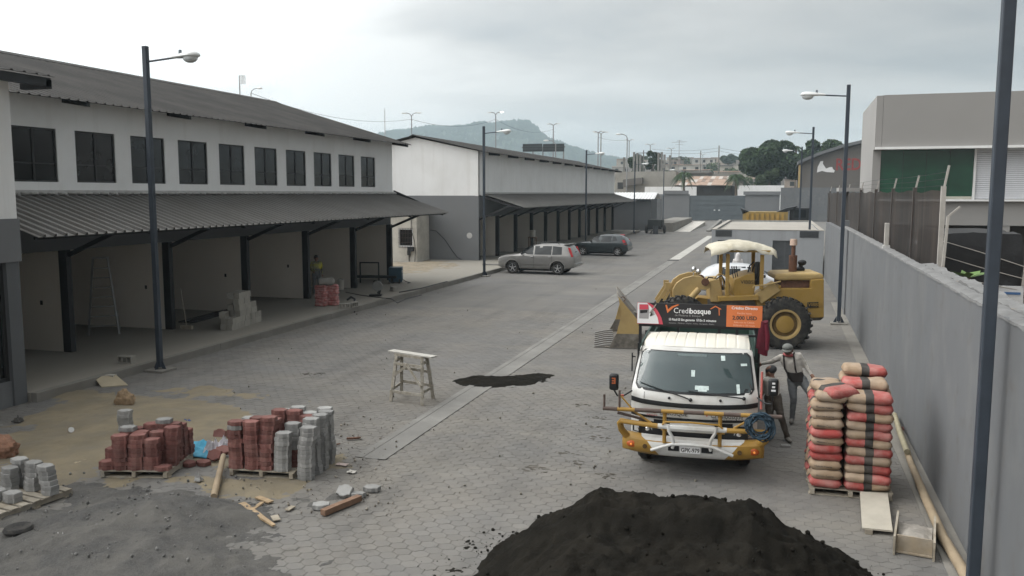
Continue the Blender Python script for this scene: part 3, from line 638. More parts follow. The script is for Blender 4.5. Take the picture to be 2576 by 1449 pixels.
# ================================================================ neighbours on the right
m_net = M('shade_net', (.022, .017, .014), .95, var=.45, scale=.9, dirt=(.055, .04, .031), damt=.6, dscale=.8, alpha=.9, stretch=(1, 1, .25), d2=[((.01, .009, .008), .8, 1.0, .52, (1, 1.6, .15)), ((.09, .07, .055), .5, 1.2, .62, (1, 2.4, .3))])
nf = thing('net_fence', 'tall fence of dark brown shade net on posts behind the grey wall', 'fence')
FY0, FY1, FXX = 19.6, 60.0, 3.32
def nety(y): return FXX + .03 * math.sin(y * 2.1)
vs = []; fc = []; ny = 120
for i in range(ny + 1):
    y = FY0 + (FY1 - FY0) * i / ny; sag = .05 * math.sin(y * 1.9) + .03 * fbm(y, 2, 1.2, 4)
    for k in range(9): vs.append((FXX + .02 * fbm(y, k, .5, 7), y, (4.5 + sag * .5) * k / 8))
fc = [(i * 9 + k, i * 9 + k + 1, i * 9 + 10 + k, i * 9 + 9 + k) for i in range(ny) for k in range(8)]
MB().add(vs, fc).build('net', m_net, nf, smooth=80)
m_post = M('pale_post', (.36, .34, .31), .85, var=.15, scale=4)
for i, y in enumerate([FY0, 23.4, 27.5, 32, 37.5, 44, 51, 58]):
    MB().box((FXX + .02, y, 2.3), (.09, .09, 4.6)).build('post', m_post if i == 0 else M('dark_post', (.06, .05, .045), .8), nf, smooth=0)
    MB().bar((FXX + .02, y, 4.5), (FXX + .1, y, 5.0 - (.1 if i else -.03)), .04).build('post_extension', m_post, nf, smooth=0)
for k in range(3): MB().tube([(FXX + .05 + .02 * k, FY0 + (FY1 - FY0) * i / 14, 4.62 + .14 * k - .02 * math.sin(i)) for i in range(15)], .006, 4).build('barbed_wire', m_steel, nf)
# short braced post in front of the tarp
bp_ = thing('fence_post', 'thin pale leaning fence post with brace arm beside the black tarp', 'post', (0, 0, 0))
p = PY(2370, 690, 19.0); q = PY(2385, 545, 19.0); MB().bar(p, q, .05).build('post', m_post, bp_, smooth=0); MB().bar(q, PY(2415, 520, 19.0), .035).build('brace', m_post, bp_, smooth=0)
st = thing('concrete_stub', 'short pale concrete stub standing on the grey wall', 'post', (2.62, 22.4, 3.14)); MB().box((0, 0, .3), (.1, .12, .6)).build('shaft', m_post, st, smooth=0, bevel=.01); MB().box((0, 0, .03), (.16, .18, .06)).build('foot', m_flash, st, smooth=0)

gb = thing('glass_front_building', 'beige building with wide green glass window and white louvres', 'building')
GY = 40.0
def gx(px): return PY(px, 450, GY).x
def gz(py, px=2350): return PY(px, py, GY).z
m_beige = M('beige_panel', (.27, .262, .25), .8, var=.03, scale=.6)
xl, xr, xg, xf = gx(2213), 16.0, gx(2448), 4.05
z_top, z_sof, z_gb, z_led, z_low = gz(239), gz(370), gz(494), gz(503), gz(566)
MB().bx(xl - .05, xr, GY - .6, GY + 5.4, z_sof, z_top).build('upper_fascia', m_beige, gb, smooth=0)
MB().bx(xl - .3, xr, GY - .75, GY + .3, z_sof - .1, z_sof).build('soffit_ledge', m_white, gb, smooth=0)
MB().bx(xl - .32, xl, GY - .05, GY + 5.4, 0, z_sof - .1).build('side_wall', m_beige, gb, smooth=0)
gl = MB().bx(xl, xg, GY + .05, GY + .12, z_gb, z_sof - .1).build('green_glass', M('green_glass', (.006, .05, .026), .06, var=.5, scale=.5, spec=.5, stretch=(.6, 1, 1.2)), gb, smooth=0)
for i in range(1, 4): MB().bx(xl + (xg - xl) * i / 4 - .006, xl + (xg - xl) * i / 4 + .006, GY + .042, GY + .05, z_gb, z_sof - .1).build('glass_joint', m_winfr, gl, smooth=0)
MB().bx(xg, xg + .08, GY - .05, GY + .1, z_gb - .12, z_sof - .1).build('jamb', m_white, gb, smooth=0)
MB().bx(xg + .08, xr, GY + .1, GY + .2, z_gb - .2, z_sof - .1).build('louvre_backing', m_grey, gb, smooth=0)
m_lv = M('white_louvre', (.62, .63, .65), .5, var=.03)
nl = 26
for i in range(nl):
    z = z_gb - .1 + (z_sof - .1 - z_gb + .1) * (i + .5) / nl
    MB().box(((xg + .08 + xr) / 2, GY + .06, z), (xr - xg - .1, .012, (z_sof - z_gb) / nl * .92), rot=Matrix.Rotation(-.5, 3, 'X')).build('louvre_slat', m_lv, gb, smooth=0)
MB().bx(xl, xr, GY - .3, GY + .1, z_led - .05, z_gb - .12).build('ledge', m_white, gb, smooth=0)
MB().bx(xl, xr, GY - .05, GY + .3, z_low, z_led - .05).build('lower_band', m_beige, gb, smooth=0)
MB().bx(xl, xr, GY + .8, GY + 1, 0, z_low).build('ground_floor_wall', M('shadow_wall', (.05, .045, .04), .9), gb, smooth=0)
for i in range(3): MB().bx(xl + 1.5 + i * 3.2, xl + 1.9 + i * 3.2, GY - .02, GY + .35, 0, z_low).build('pillar', m_beige, gb, smooth=0)
ow_ = MB().bx(xl + .2, xl + 1.25, GY + .70, GY + .79, 1.0, 2.1); ow_ = ow_.build('window', m_grey, gb, smooth=0); MB().bx(xl + .3, xl + 1.15, GY + .66, GY + .695, 1.1, 2.0).build('pane', m_glassd, ow_, smooth=0)
# sloping left return of the fascia
pk = PY(2181, 300, GY + 25)
MB().prism([(GY - .6, z_sof - .1), (GY - .6, z_top - .02), (GY + 5.4, z_top - 0.2), (GY + 5.4, z_sof - .1)], xl - .32, xl - .06, lambda u, v, w: (w, u, v)).build('fascia_return', m_beige, gb, smooth=0)
cn = MB().bx(xl - 1.4, xl - .33, GY + 3.4, GY + 5.2, 4.55, 4.72).build('side_canopy', m_beige, gb, smooth=0)

# loaded truck parked in the neighbour's lot, seen from behind
lt = thing('tarped_truck', 'white truck with a black tarp load parked beyond the grey wall', 'truck', (5.0, 24, 0))
m_wtr = M('truck_white', (.6, .6, .6), .5, var=.05, scale=3, dirt=(.4, .38, .34), damt=.4)
m_tarp = M('black_tarp', (.012, .012, .013), .45, var=.3, scale=2, bump=.5, bscale=5)
tp = MB(); nx, nz = 26, 16; vs = []
for side in range(4):
    pass
def tarp_pt(u, v): # around the load and up
    per = [(-.98, 0), (.98, 0), (.98, 3.4), (-.98, 3.4)]; k = int(u) % 4; f = u - int(u); a, b = per[k], per[(k + 1) % 4]
    x = a[0] + (b[0] - a[0]) * f; y = a[1] + (b[1] - a[1]) * f; sh = 1 - .06 * v ** 3; w = .05 * fbm(x * 2 + y, v * 1.5, 1.6, 3 + k) * (1 - v * .4)
    return (x * sh + (w if k in (1, 3) else 0), (y - 1.7) * sh + 1.7 + (w if k in (0, 2) else 0), 2.15 + 1.3 * v + .05 * fbm(x, y, 1.3, 9))
nu, nv = 48, 9
vs = [tarp_pt(4 * i / nu, j / (nv - 1)) for j in range(nv) for i in range(nu)]
fc = [(j * nu + i, j * nu + (i + 1) % nu, (j + 1) * nu + (i + 1) % nu, (j + 1) * nu + i) for j in range(nv - 1) for i in range(nu)] + [tuple((nv - 1) * nu + i for i in range(nu))]
MB().add(vs, fc).build('tarp', m_tarp, lt, smooth=60)
MB().bx(-1.02, 1.02, -.08, 3.5, 1.62, 2.14).build('cargo_bed', m_wtr, lt, smooth=0)
MB().bx(-.95, .95, -.1, -.085, 1.93, 1.99).build('blue_stripe', M('truck_blue', (.06, .14, .3), .5), lt, smooth=0)
text('GBT-534  20491 5811', .13, m_steel, lt, (-.5, -.09, 1.76), FRONT, ext=.002)
for x in (-.75, .75): MB().bx(x - .16, x + .16, -.1, -.08, 1.5, 1.58).build('tail_light', M('red_lens', (.35, .015, .015), .3), lt, smooth=0)
MB().bx(-.45, .45, .1, 5.4, 1.2, 1.6).build('chassis', m_steel, lt, smooth=0)
for x in (-.82, .82):
    for y in (.9, 4.6): MB().lathe([(.0, -.13), (.42, -.13), (.5, -.08), (.5, .08), (.42, .13), (0, .13)], (x, y, .5), (1, 0, 0), 18).build('wheel', m_rubber, lt)
cb = MB(); cb.bx(-1, 1, 3.7, 5.4, 1.0, 2.2); cb.bx(-.97, .97, 3.72, 5.2, 2.2, 3.0); cb.build('cab', m_wtr, lt, smooth=0, bevel=.06)
MB().bx(-.8, .8, 3.69, 3.71, 2.3, 2.85).build('rear_window', m_glassd, lt, smooth=0)
for k in range(3): MB().tube([(-1.05, -.06, 3.3 - .38 * k), (0, -.13, 2.98 - .38 * k), (1.05, -.06, 2.62 - .3 * k)], .012, 5).build('rope', m_post, lt)
MB().bar((.98, -.12, 2.15), (1.05, -.12, 3.35), .05).build('stake', m_post, lt, smooth=0)
# ================================================================ vehicles
m_rim = M('alloy_rim', (.50, .50, .50), .35, metal=.6, var=.1)
m_carglass = M('car_glass', (.012, .015, .016), .08, var=.1, spec=.35)
m_red = M('tail_lens', (.42, .02, .025), .25, var=.1)
m_lampc = M('clear_lamp', (.45, .46, .46), .15, var=.1, spec=.6)
m_chrome = M('chrome', (.65, .65, .65), .2, metal=.9, var=0)
def make_car(label, stations, ax, wr, paint, wins, roofextra=None, hw_key=None, loc=(0, 0, 0), rz=0.0, shield=None, rearw=None, tails=None, mirror_x=.75, spokes=5, trims=True):
    t = thing('parked_car', label, 'car', loc, rz)
    st = sorted(stations, key=lambda s: s[0])
    def sec(s):
        x, zl, zb, zt, wl, wb, wt = s; k = max(0.0, zt - zb)
        h = [(0, zl), (.8 * wl, zl), (wl * .97, zl + .05), (wl, zl + .12), (wb, zl * .5 + zb * .5), (wb * .995, zb - .06), (wb * .97, zb), (wb * .95 * .6 + wt * .4 + .02 * k, zb + k * .4), (wt * .75 + wb * .24, zb + k * .72), (wt * 1.0, zt - min(.06, k * .2)), (wt * .82, zt - .01), (wt * .4, zt + .012), (0, zt + .016)]
        return [Vector((x, y, z)) for y, z in h] + [Vector((x, -y, z)) for y, z in h[-2:0:-1]]
    R = [sec(s) for s in st]; n = len(R[0]); mb = MB(); vs = [p for r in R for p in r]
    fc = [(i * n + k, i * n + (k + 1) % n, (i + 1) * n + (k + 1) % n, (i + 1) * n + k) for i in range(len(R) - 1) for k in range(n)] + [tuple(range(n)), tuple(range((len(R) - 1) * n, len(R) * n))]
    body = mb.add(vs, fc).build('body', paint, t, smooth=50)
    cut = MB()
    for x in ax:
        for s in (-1, 1): cut.cyl((x, s * .55, wr), (x, s * 1.3, wr), wr + .075, n=24)
    c = O('cutter', cut.mesh('cutter', 0), m_blackp); bo = body.modifiers.new('arches', 'BOOLEAN'); bo.object = c; bo.operation = 'DIFFERENCE'; bo.solver = 'EXACT'; c.location = loc; c.rotation_euler = (0, 0, rz)
    bpy.context.view_layer.update(); me = baked(body); body.modifiers.clear(); body.data = me; bpy.data.objects.remove(c)
    me.polygons.foreach_set('use_smooth', [True] * len(me.polygons)); me.set_sharp_from_angle(angle=rad(40))
    MB().box((0, 0, wr * .95), (ax[0] - ax[1] + wr, 1.1, .3)).build('underbody', m_blackp, t, smooth=0)
    xs = [s[0] for s in st]
    def side_y(x, z):
        g = lambda j: float(np.interp(x, xs, [s[j] for s in st])); zb, zt, wb, wt = g(2), g(3), g(5), g(6); k = max(.02, zt - zb)
        return float(np.interp(z, [zb - .06, zb, zb + k * .4, zb + k * .72, zt - .05], [wb * .995, wb * .97, wb * .95 * .6 + wt * .4 + .02 * k, wt * .75 + wb * .24, wt]))
    for poly, nm in wins:
        for s in (-1, 1):
            m_ = MB(); P3 = [Vector((x, s * (side_y(x, z) + .007), z)) for x, z in poly]; ce = sum(P3, Vector()) / len(P3); ce.y = s * (side_y(ce.x, ce.z) + .012)
            m_.add(P3 + [ce], [(i, (i + 1) % len(P3), len(P3)) for i in range(len(P3))]).build(nm, m_carglass, t, smooth=0)
    for q, nm in ((shield, 'windshield'), (rearw, 'rear_window')):
        if q:
            (xa, wa, za), (xb2, wb2, zb2) = q; m_ = MB(); N_ = 7; vs = []
            for f, (xx, ww, zz) in ((0, (xa, wa, za)), (1, (xb2, wb2, zb2))):
                for i in range(N_): u = -1 + 2 * i / (N_ - 1); vs.append((xx - (.05 * u * u if q is shield else -.05 * u * u), u * ww, zz))
            m_.add(vs, [(i, i + 1, N_ + i + 1, N_ + i) for i in range(N_ - 1)]).build(nm, m_carglass, t, smooth=80)
    for x in ax:
        for s in (-1, 1):
            w = MB().lathe([(wr * .66, -.1), (wr * .9, -.105), (wr, -.07), (wr, .07), (wr * .9, .105), (wr * .66, .1)], (x, s * (st[len(st) // 2][4] - .1), wr), (0, 1, 0), 24, cap=False).build('wheel', m_rubber, t)
            r_ = MB(); yc = s * (st[len(st) // 2][4] - .1); r_.lathe([(wr * .68, -.06), (wr * .70, .075), (wr * .62, .085), (wr * .60, .02)], (x, yc, wr), (0, s, 0), 24, cap=False)
            for k in range(spokes):
                a = 2 * math.pi * k / spokes + .3; r_.bar((x, yc + s * .06, wr), (x + math.cos(a) * wr * .66, yc + s * .075, wr + math.sin(a) * wr * .66), .05 if spokes < 8 else .035, .03, up=(0, 1, 0))
            r_.cyl((x, yc, wr), (x, yc + s * .085, wr), wr * .17, n=12).build('rim', m_rim, w)
            MB().lathe([(wr * .64, .0), (wr * .64, .012), (0, .012)], (x, yc, wr), (0, s, 0), 18).build('brake_disc', m_blackp, w)
    for s in (-1, 1):
        MB().ell((mirror_x, s * (side_y(mirror_x, st[6][2]) + .1), st[6][2] + .08), (.06, .1, .075), 10, 7).build('side_mirror', m_blackp, t)
    if tails:
        for poly in tails:
            for s in (-1, 1):
                P3 = [Vector((x, s * (y + .004), z)) for x, y, z in poly]; MB().add(P3 + [p + Vector((.03, -s * .05, 0)) for p in P3], [tuple(range(len(P3))), tuple(range(2 * len(P3) - 1, len(P3) - 1, -1))] + [(i, len(P3) + i, len(P3) + (i + 1) % len(P3), (i + 1) % len(P3)) for i in range(len(P3))]).build('tail_light', m_red, t, smooth=0)
    return t, side_y
# silver SUV nosed to the kerb
m_silver = M('silver_paint', (.22, .215, .205), .35, metal=.35, var=.06, scale=2, coat=.3, dirt=(.19, .18, .165), damt=.3, dscale=1.5)
suv, sy = make_car('silver sport utility car with roof bars parked nose to the kerb', [
 (2.25, .45, .66, .70, .50, .56, .45), (2.18, .36, .84, .88, .74, .76, .62), (1.95, .30, .94, .985, .84, .855, .70), (1.3, .27, 1.0, 1.06, .86, .88, .74), (.98, .27, 1.03, 1.10, .86, .885, .77), (.55, .27, 1.04, 1.36, .86, .885, .71), (.15, .27, 1.05, 1.59, .86, .885, .645), (-.3, .27, 1.06, 1.665, .86, .885, .64), (-1.0, .27, 1.07, 1.675, .86, .885, .635), (-1.65, .30, 1.08, 1.645, .86, .88, .62), (-1.95, .34, 1.08, 1.55, .84, .86, .6), (-2.12, .38, 1.08, 1.28, .82, .84, .64), (-2.23, .42, .98, 1.05, .78, .80, .66), (-2.27, .46, .72, .76, .66, .7, .55)],
 (1.31, -1.31), .345, m_silver, [([(.86, 1.10), (.1, 1.10), (.1, 1.55), (.32, 1.56), (.62, 1.38)], 'front_door_glass'), ([(.02, 1.10), (-.95, 1.10), (-.95, 1.575), (.02, 1.565)], 'rear_door_glass'), ([(-1.0, 1.10), (-1.55, 1.12), (-1.52, 1.53), (-1.0, 1.575)], 'quarter_glass')],
 shield=((1.02, .70, 1.115), (.2, .58, 1.60)), rearw=((-2.17, .62, 1.22), (-1.93, .53, 1.575)), tails=[[(-1.9, .80, 1.5), (-2.02, .775, 1.5), (-2.20, .80, 1.02), (-2.10, .845, 1.0)]], mirror_x=.72, loc=(0, 0, 0))
c0 = (G(1287, 688) + G(1402, 692)) / 2
suv.location = (c0.x + .05, c0.y + .86, 0); suv.rotation_euler = (0, 0, math.pi + rad(-2))
for s in (-1, 1):
    MB().tube([(-1.35, s * .56, 1.675), (-1.25, s * .57, 1.74), (.1, s * .57, 1.72), (.22, s * .56, 1.63)], .02, 6).build('roof_rail', m_blackp, suv)
    MB().box((-.45 + .0, s * .57, 1.765), (.75, .035, .012)).build('roof_rail_trim', m_chrome, suv, smooth=0)
    for x in (.15, -.88): MB().box((x, s * .905, .98), (.16, .03, .035)).build('door_handle', m_chrome, suv, smooth=0, bevel=.006)
    MB().box((2.02, s * .66, .83), (.22, .2, .14)).build('headlight', m_lampc, suv, smooth=0, bevel=.03)
    for x in ax_ if False else (1.31, -1.31):
        MB().tube([(x + .45 * math.cos(a), s * .878, .345 + .45 * math.sin(a)) for a in [math.pi * k / 12 for k in range(13)]], .035, 6).build('arch_flare', m_silver, suv)
    MB().box((0, s * .895, .58), (1.6, .02, .035)).build('side_trim', m_silver, suv, smooth=0)
    for x in (.06, -.98): MB().box((x, s * .892, .7), (.008, .008, .7)).build('door_seam', m_blackp, suv, smooth=0)
MB().box((-1.75, 0, 1.67), (.32, 1.15, .03), rot=Matrix.Rotation(.12, 3, 'Y')).build('rear_spoiler', m_silver, suv, smooth=0, bevel=.01)
MB().box((-2.26, 0, .56), (.12, 1.6, .2)).build('rear_bumper', m_silver, suv, smooth=0, bevel=.05)
MB().box((-2.245, 0, .86), (.02, .45, .14)).build('number_plate', m_lampc, suv, smooth=0)
# dark hatchback
m_dark = M('dark_teal_paint', (.022, .03, .033), .3, metal=.2, var=.1, coat=.5)
hb, sy2 = make_car('dark blue-green hatchback car parked beyond the silver car', [
 (2.02, .42, .60, .64, .45, .52, .4), (1.93, .32, .76, .80, .70, .72, .56), (1.7, .25, .85, .90, .80, .82, .66), (1.2, .23, .91, .98, .83, .86, .72), (.85, .23, .94, 1.02, .83, .865, .74), (.5, .23, .95, 1.26, .83, .865, .68), (.1, .23, .96, 1.46, .83, .865, .60), (-.3, .23, .97, 1.51, .83, .865, .58), (-.9, .23, .98, 1.50, .83, .865, .575), (-1.4, .25, 1.0, 1.45, .83, .86, .57), (-1.7, .3, 1.0, 1.30, .81, .84, .56), (-1.88, .34, .98, 1.08, .79, .82, .62), (-1.98, .36, .85, .9, .74, .78, .6), (-2.02, .42, .65, .7, .6, .64, .5)],
 (1.27, -1.30), .31, m_dark, [([(.8, 1.0), (.02, 1.0), (.02, 1.42), (.2, 1.42), (.5, 1.26)], 'front_door_glass'), ([(-.06, 1.0), (-.85, 1.02), (-.85, 1.42), (-.06, 1.43)], 'rear_door_glass'), ([(-.9, 1.04), (-1.28, 1.12), (-1.1, 1.39), (-.9, 1.41)], 'quarter_glass')],
 shield=((.92, .68, 1.03), (.15, .55, 1.455)), rearw=((-1.86, .58, 1.1), (-1.5, .5, 1.42)), tails=[[(-1.62, .80, 1.16), (-1.8, .76, 1.16), (-1.96, .80, .84), (-1.76, .835, .86)]], mirror_x=.62, spokes=6)
c1 = (G(1465, 642) + G(1557, 645)) / 2; hb.location = (c1.x, c1.y + .82, 0); hb.rotation_euler = (0, 0, math.pi + rad(-4))
for s in (-1, 1):
    for x in (.1, -.78): MB().box((x, s * .885, .9), (.15, .025, .03)).build('door_handle', m_blackp, hb, smooth=0)
    MB().box((1.8, s * .62, .76), (.22, .2, .12)).build('headlight', m_lampc, hb, smooth=0, bevel=.03)
MB().box((-2.0, 0, .52), (.1, 1.5, .2)).build('rear_bumper', m_dark, hb, smooth=0, bevel=.04)
# pale silver car behind the loader
m_pale = M('white_silver_paint', (.50, .51, .52), .35, metal=.2, var=.04, coat=.4)
wc, sy3 = make_car('pale silver hatchback car standing behind the yellow loader', [
 (2.1, .42, .60, .64, .45, .52, .4), (2.0, .32, .74, .78, .72, .74, .58), (1.75, .25, .83, .88, .82, .84, .68), (1.2, .23, .90, .97, .85, .88, .74), (.85, .23, .93, 1.01, .85, .885, .76), (.45, .23, .94, 1.24, .85, .885, .69), (.05, .23, .95, 1.42, .85, .885, .61), (-.35, .23, .96, 1.47, .85, .885, .59), (-.95, .23, .97, 1.46, .85, .885, .585), (-1.45, .25, .99, 1.40, .85, .88, .58), (-1.8, .3, 1.0, 1.24, .83, .86, .58), (-2.0, .34, .97, 1.05, .81, .84, .64), (-2.1, .36, .85, .9, .76, .8, .6)],
 (1.3, -1.3), .31, m_pale, [([(.8, .99), (-.1, .99), (-.1, 1.38), (.12, 1.38), (.45, 1.24)], 'front_door_glass'), ([(-.16, .99), (-1.0, 1.01), (-1.25, 1.12), (-1.1, 1.35), (-.16, 1.39)], 'rear_door_glass')],
 shield=((.9, .7, 1.02), (.1, .56, 1.42)), rearw=((-1.95, .6, 1.08), (-1.5, .52, 1.385)), mirror_x=.6)
wc.location = (-.95, 37.6, 0); wc.rotation_euler = (0, 0, rad(2))

# ---------------------------------------------------------------- wheel loader
m_cat = M('loader_yellow', (.31, .195, .045), .55, var=.16, scale=2.2, bump=.1, bscale=30, dirt=(.23, .15, .06), damt=.55, dscale=2.2, dthr=.48)
m_catl = M('loader_yellow_faded', (.37, .265, .11), .6, var=.14, scale=2.2, dirt=(.28, .19, .09), damt=.5, dscale=3)
m_worn = M('worn_steel', (.14, .125, .105), .6, metal=.2, var=.3, scale=5, bump=.3, bscale=25, dirt=(.26, .24, .21), damt=.6, dscale=2.5)
m_rust = M('rust', (.11, .055, .035), .9, var=.3, scale=8)
m_canv = M('dirty_canvas', (.52, .49, .40), .9, var=.1, scale=3, bump=.3, bscale=12, dirt=(.33, .29, .2), damt=.6, dscale=2.5)
LA = rad(11.0); LP0 = Vector((.32, 25.15, 0)); LD = Vector((math.cos(LA), math.sin(LA), 0)); LN = Vector((-math.sin(LA), math.cos(LA), 0))
ld = thing('wheel_loader', 'old yellow wheel loader with canvas canopy and lowered bucket', 'loader', LP0, LA)
def LZ(zx, zy, off=0.0):           # zoomed photo point -> (s, z) on the loader's vertical plane 'off' metres in from its near side
    d = Vector(ray((1880 + zx / 3.1415) * .7892, (750 + zy / 3.1415) * .7892)); o = Vector((0, 0, CAM_H)); P0 = LP0 + LN * off
    t = (P0 - o).dot(LN) / d.dot(LN); p = o + d * t - LP0; return (p.dot(LD), p.z)
def lprism(name, pts, o0, o1, mat, bevel=0.0, parent=None, at=None):
    at = o0 if at is None else at
    return MB().prism([LZ(x, y, at) for x, y in pts], o0, o1, lambda u, v, w: (u, w, v)).build(name, mat, parent or ld, smooth=0, bevel=bevel)
def tyre(name, s, off, R, wd, parent=ld):
    w = MB(); w.lathe([(R * .56, -wd * .42), (R * .8, -wd * .5), (R * .95, -wd * .42), (R, -wd * .25), (R, wd * .25), (R * .95, wd * .42), (R * .8, wd * .5), (R * .56, wd * .42)], (s, off, R), (0, 1, 0), 36, cap=False)
    for k in range(26):
        a = 2 * math.pi * k / 26
        for sg in (-1, 1):
            aa = a + (.06 if sg > 0 else -.06); w.box((s + math.cos(aa) * (R + .005), off + sg * wd * .24, R + math.sin(aa) * (R + .005)), (.07, wd * .44, .06), rot=Matrix.Rotation(-aa, 3, 'Y') @ Matrix.Rotation(sg * .35, 3, 'X'))
    w = w.build(name, m_rubber, parent, smooth=40)
    MB().lathe([(R * .58, -wd * .44), (R * .60, -wd * .47), (R * .52, -wd * .46), (R * .48, -wd * .2)], (s, off, R), (0, 1, 0), 28, cap=False).build('rim', m_catl, w)
    MB().lathe([(R * .48, -wd * .2), (R * .44, -wd * .12), (R * .34, -wd * .10), (R * .32, -wd * .25), (0, -wd * .25)], (s, off, R), (0, 1, 0), 28).build('rim_dish', M('mud_and_shade_yellow', (.15, .095, .035), .85, var=.3, scale=6, dirt=(.22, .17, .1), damt=.5, dscale=5), w)  # dish colour holds mud plus painted shade for the rim's depth
    MB().lathe([(R * .47, -wd * .335), (R * .455, -wd * .335)], (s, off, R), (0, 1, 0), 28, cap=False).build('rim_shade_ring', m_blackp, w); MB().lathe([(R * .345, -wd * .375), (R * .30, -wd * .40), (R * .1, -wd * .41), (0, -wd * .41)], (s, off, R), (0, 1, 0), 20).build('hub', m_cat, w)  # thin black ring paints a shaded groove round the hub
    return w
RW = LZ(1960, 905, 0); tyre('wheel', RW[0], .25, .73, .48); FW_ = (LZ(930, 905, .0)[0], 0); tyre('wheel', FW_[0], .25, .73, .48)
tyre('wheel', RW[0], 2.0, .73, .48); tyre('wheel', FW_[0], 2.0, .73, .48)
lprism('rear_body', [(1660, 655), (1720, 620), (1915, 500), (1915, 532), (2212, 532), (2212, 448), (2345, 438), (2345, 822), (2200, 832), (2150, 730), (2060, 665), (1940, 645), (1830, 660), (1760, 715), (1730, 780), (1690, 760)], .45, 1.85, m_cat, .02)
lprism('engine_hood', [(1855, 445), (1860, 395), (1900, 383), (2300, 378), (2345, 395), (2348, 440), (2200, 452), (1900, 455)], .5, 1.75, m_catl, .06)
lprism('engine_block', [(1915, 458), (2210, 452), (2210, 530), (1915, 530)], .62, 1.65, m_rust)
lprism('rear_grille', [(2180, 672), (2290, 668), (2290, 722), (2178, 726)], .43, .449, m_steel)
text('VIBBSIS', .14, m_cat, ld, (LZ(2185, 710, .42)[0], .425, LZ(2185, 710, .42)[1]), FRONT, ext=.002)
lprism('counterweight', [(2200, 832), (2345, 822), (2310, 850), (2215, 855)], .6, 1.7, m_worn)
lprism('chassis', [(1180, 640), (1700, 640), (1720, 760), (1700, 800), (1180, 800)], .7, 1.6, m_worn)
lprism('platform', [(1290, 618), (1690, 600), (1695, 650), (1290, 662)], .3, 1.95, m_cat, .015)
lprism('seat_box', [(1440, 535), (1452, 445), (1560, 398), (1652, 378), (1656, 525), (1640, 605), (1440, 608)], .45, 1.7, m_cat, .015)
text('VIBBSIS', .15, m_steel, ld, (LZ(1510, 485, .44)[0], .444, LZ(1510, 485, .44)[1]), FRONT, ext=.002)
MB().bar((LZ(1690, 645, .3)[0], .42, LZ(1690, 645, .3)[1]), (LZ(1880, 512, .3)[0], .42, LZ(1880, 512, .3)[1]), .34, .07, up=(0, 1, 0)).build('fender', m_catl, ld, smooth=0, bevel=.015)
MB().tube([(LZ(x, y, .3)[0], .33, LZ(x, y, .3)[1]) for x, y in ((1635, 530), (1650, 508), (1740, 500), (1850, 480), (1915, 462))], .022, 6).build('handrail', m_catl, ld)
seat = MB(); s0, z0 = LZ(1690, 370, 1.1); seat.box((s0, 1.1, z0), (.16, .5, .6)).box((s0 - .25, 1.1, z0 - .3), (.5, .5, .14)); seat.build('seat', M('seat_black', (.03, .03, .03), .7), ld, smooth=0, bevel=.04)
s0, z0 = LZ(1600, 300, 1.1); MB().tube([(s0 - .1, .95, z0 - .35), (s0 - .02, .95, z0), (s0 + .1, .95, z0 + .12), (s0 + .12, 1.0, z0 + .02), (s0 - .0, 1.0, z0 - .35)], .02, 6).build('steering_wheel', m_blackp, ld)
for off in (.38, 1.85):
    for zx, za, zb2 in ((1378, 185, 650), (1722, 195, 540)):
        s0, z0 = LZ(zx, za, .38); s1, z1 = LZ(zx, zb2, .38); MB().box(((s0 + s1) / 2, off, (z0 + z1) / 2), (.1, .1, z0 - z1)).build('canopy_post', m_cat, ld, smooth=0, bevel=.01)
# canvas canopy, arched along the machine, with scalloped drooping edges
cs0, cs1 = LZ(1222, 140, .15)[0], LZ(1885, 190, .15)[0]; zA = LZ(1540, 48, 1.0)[1]; zL = LZ(1222, 140, .15)[1]; nu, nv = 34, 18; vs = []
for j in range(nv + 1):
    v = j / nv; off = .2 + 1.8 * v
    for i in range(nu + 1):
        u = i / nu; s = cs0 + (cs1 - cs0) * u; ar = 1 - abs(2 * u - .96) ** 1.6 if abs(2 * u - .96) < 1 else 0; edge = max(0, (abs(v - .5) - .38) / .12); endr = max(0, (abs(u - .5) - .44) / .06)
        z = zL + .02 + (zA - zL - .04) * ar - .19 * edge ** 1.2 - .06 * endr + .02 * fbm(s, off, 2.5, 3) - (.05 * abs(math.sin(u * 10)) + .03 * fbm(s, 1, 5, 8)) * edge
        vs.append((s, off + (.03 * fbm(s, 4, 3, 2) if edge else 0), z))
q = nu + 1; fc = [(j * q + i, j * q + i + 1, (j + 1) * q + i + 1, (j + 1) * q + i) for j in range(nv) for i in range(nu)]
cv = MB().add(vs, fc).build('canvas_canopy', m_canv, ld, smooth=60); so = cv.modifiers.new('thick', 'SOLIDIFY'); so.thickness = .006
fr = MB()
for off in (.3, 1.9): fr.bar((cs0 + .25, off, zL - .06), (cs1 - .2, off, zL - .06), .06)
for s in (cs0 + .25, cs1 - .2): fr.bar((s, .3, zL - .062), (s, 1.9, zL - .062), .06)
fr.build('canopy_frame', m_cat, ld, smooth=0)
for k, (pp, off) in enumerate((([(1230, 440), (1300, 380), (1360, 410), (1400, 500), (1395, 640)], .5), ([(1260, 445), (1320, 400), (1345, 450), (1380, 560), (1370, 630)], .62), ([(1210, 470), (1280, 395), (1330, 430), (1350, 540), (1410, 600)], .75), ([(1150, 470), (1190, 420), (1250, 430), (1300, 470)], .8))): MB().tube([(LZ(x, y, off)[0], off, LZ(x, y, off)[1]) for x, y in pp], .022, 6).build('hydraulic_hose', m_blackp if k % 2 else m_catl, ld)
for k in range(3): s_, z_ = LZ(1440 + k * 22, 440, .8); MB().cyl((s_, .8, z_), (s_ - .06, .8, z_ + .35), .014, n=6).ell((s_ - .06, .8, z_ + .36), (.025, .025, .03), 8, 6).build('control_lever', m_blackp, ld)
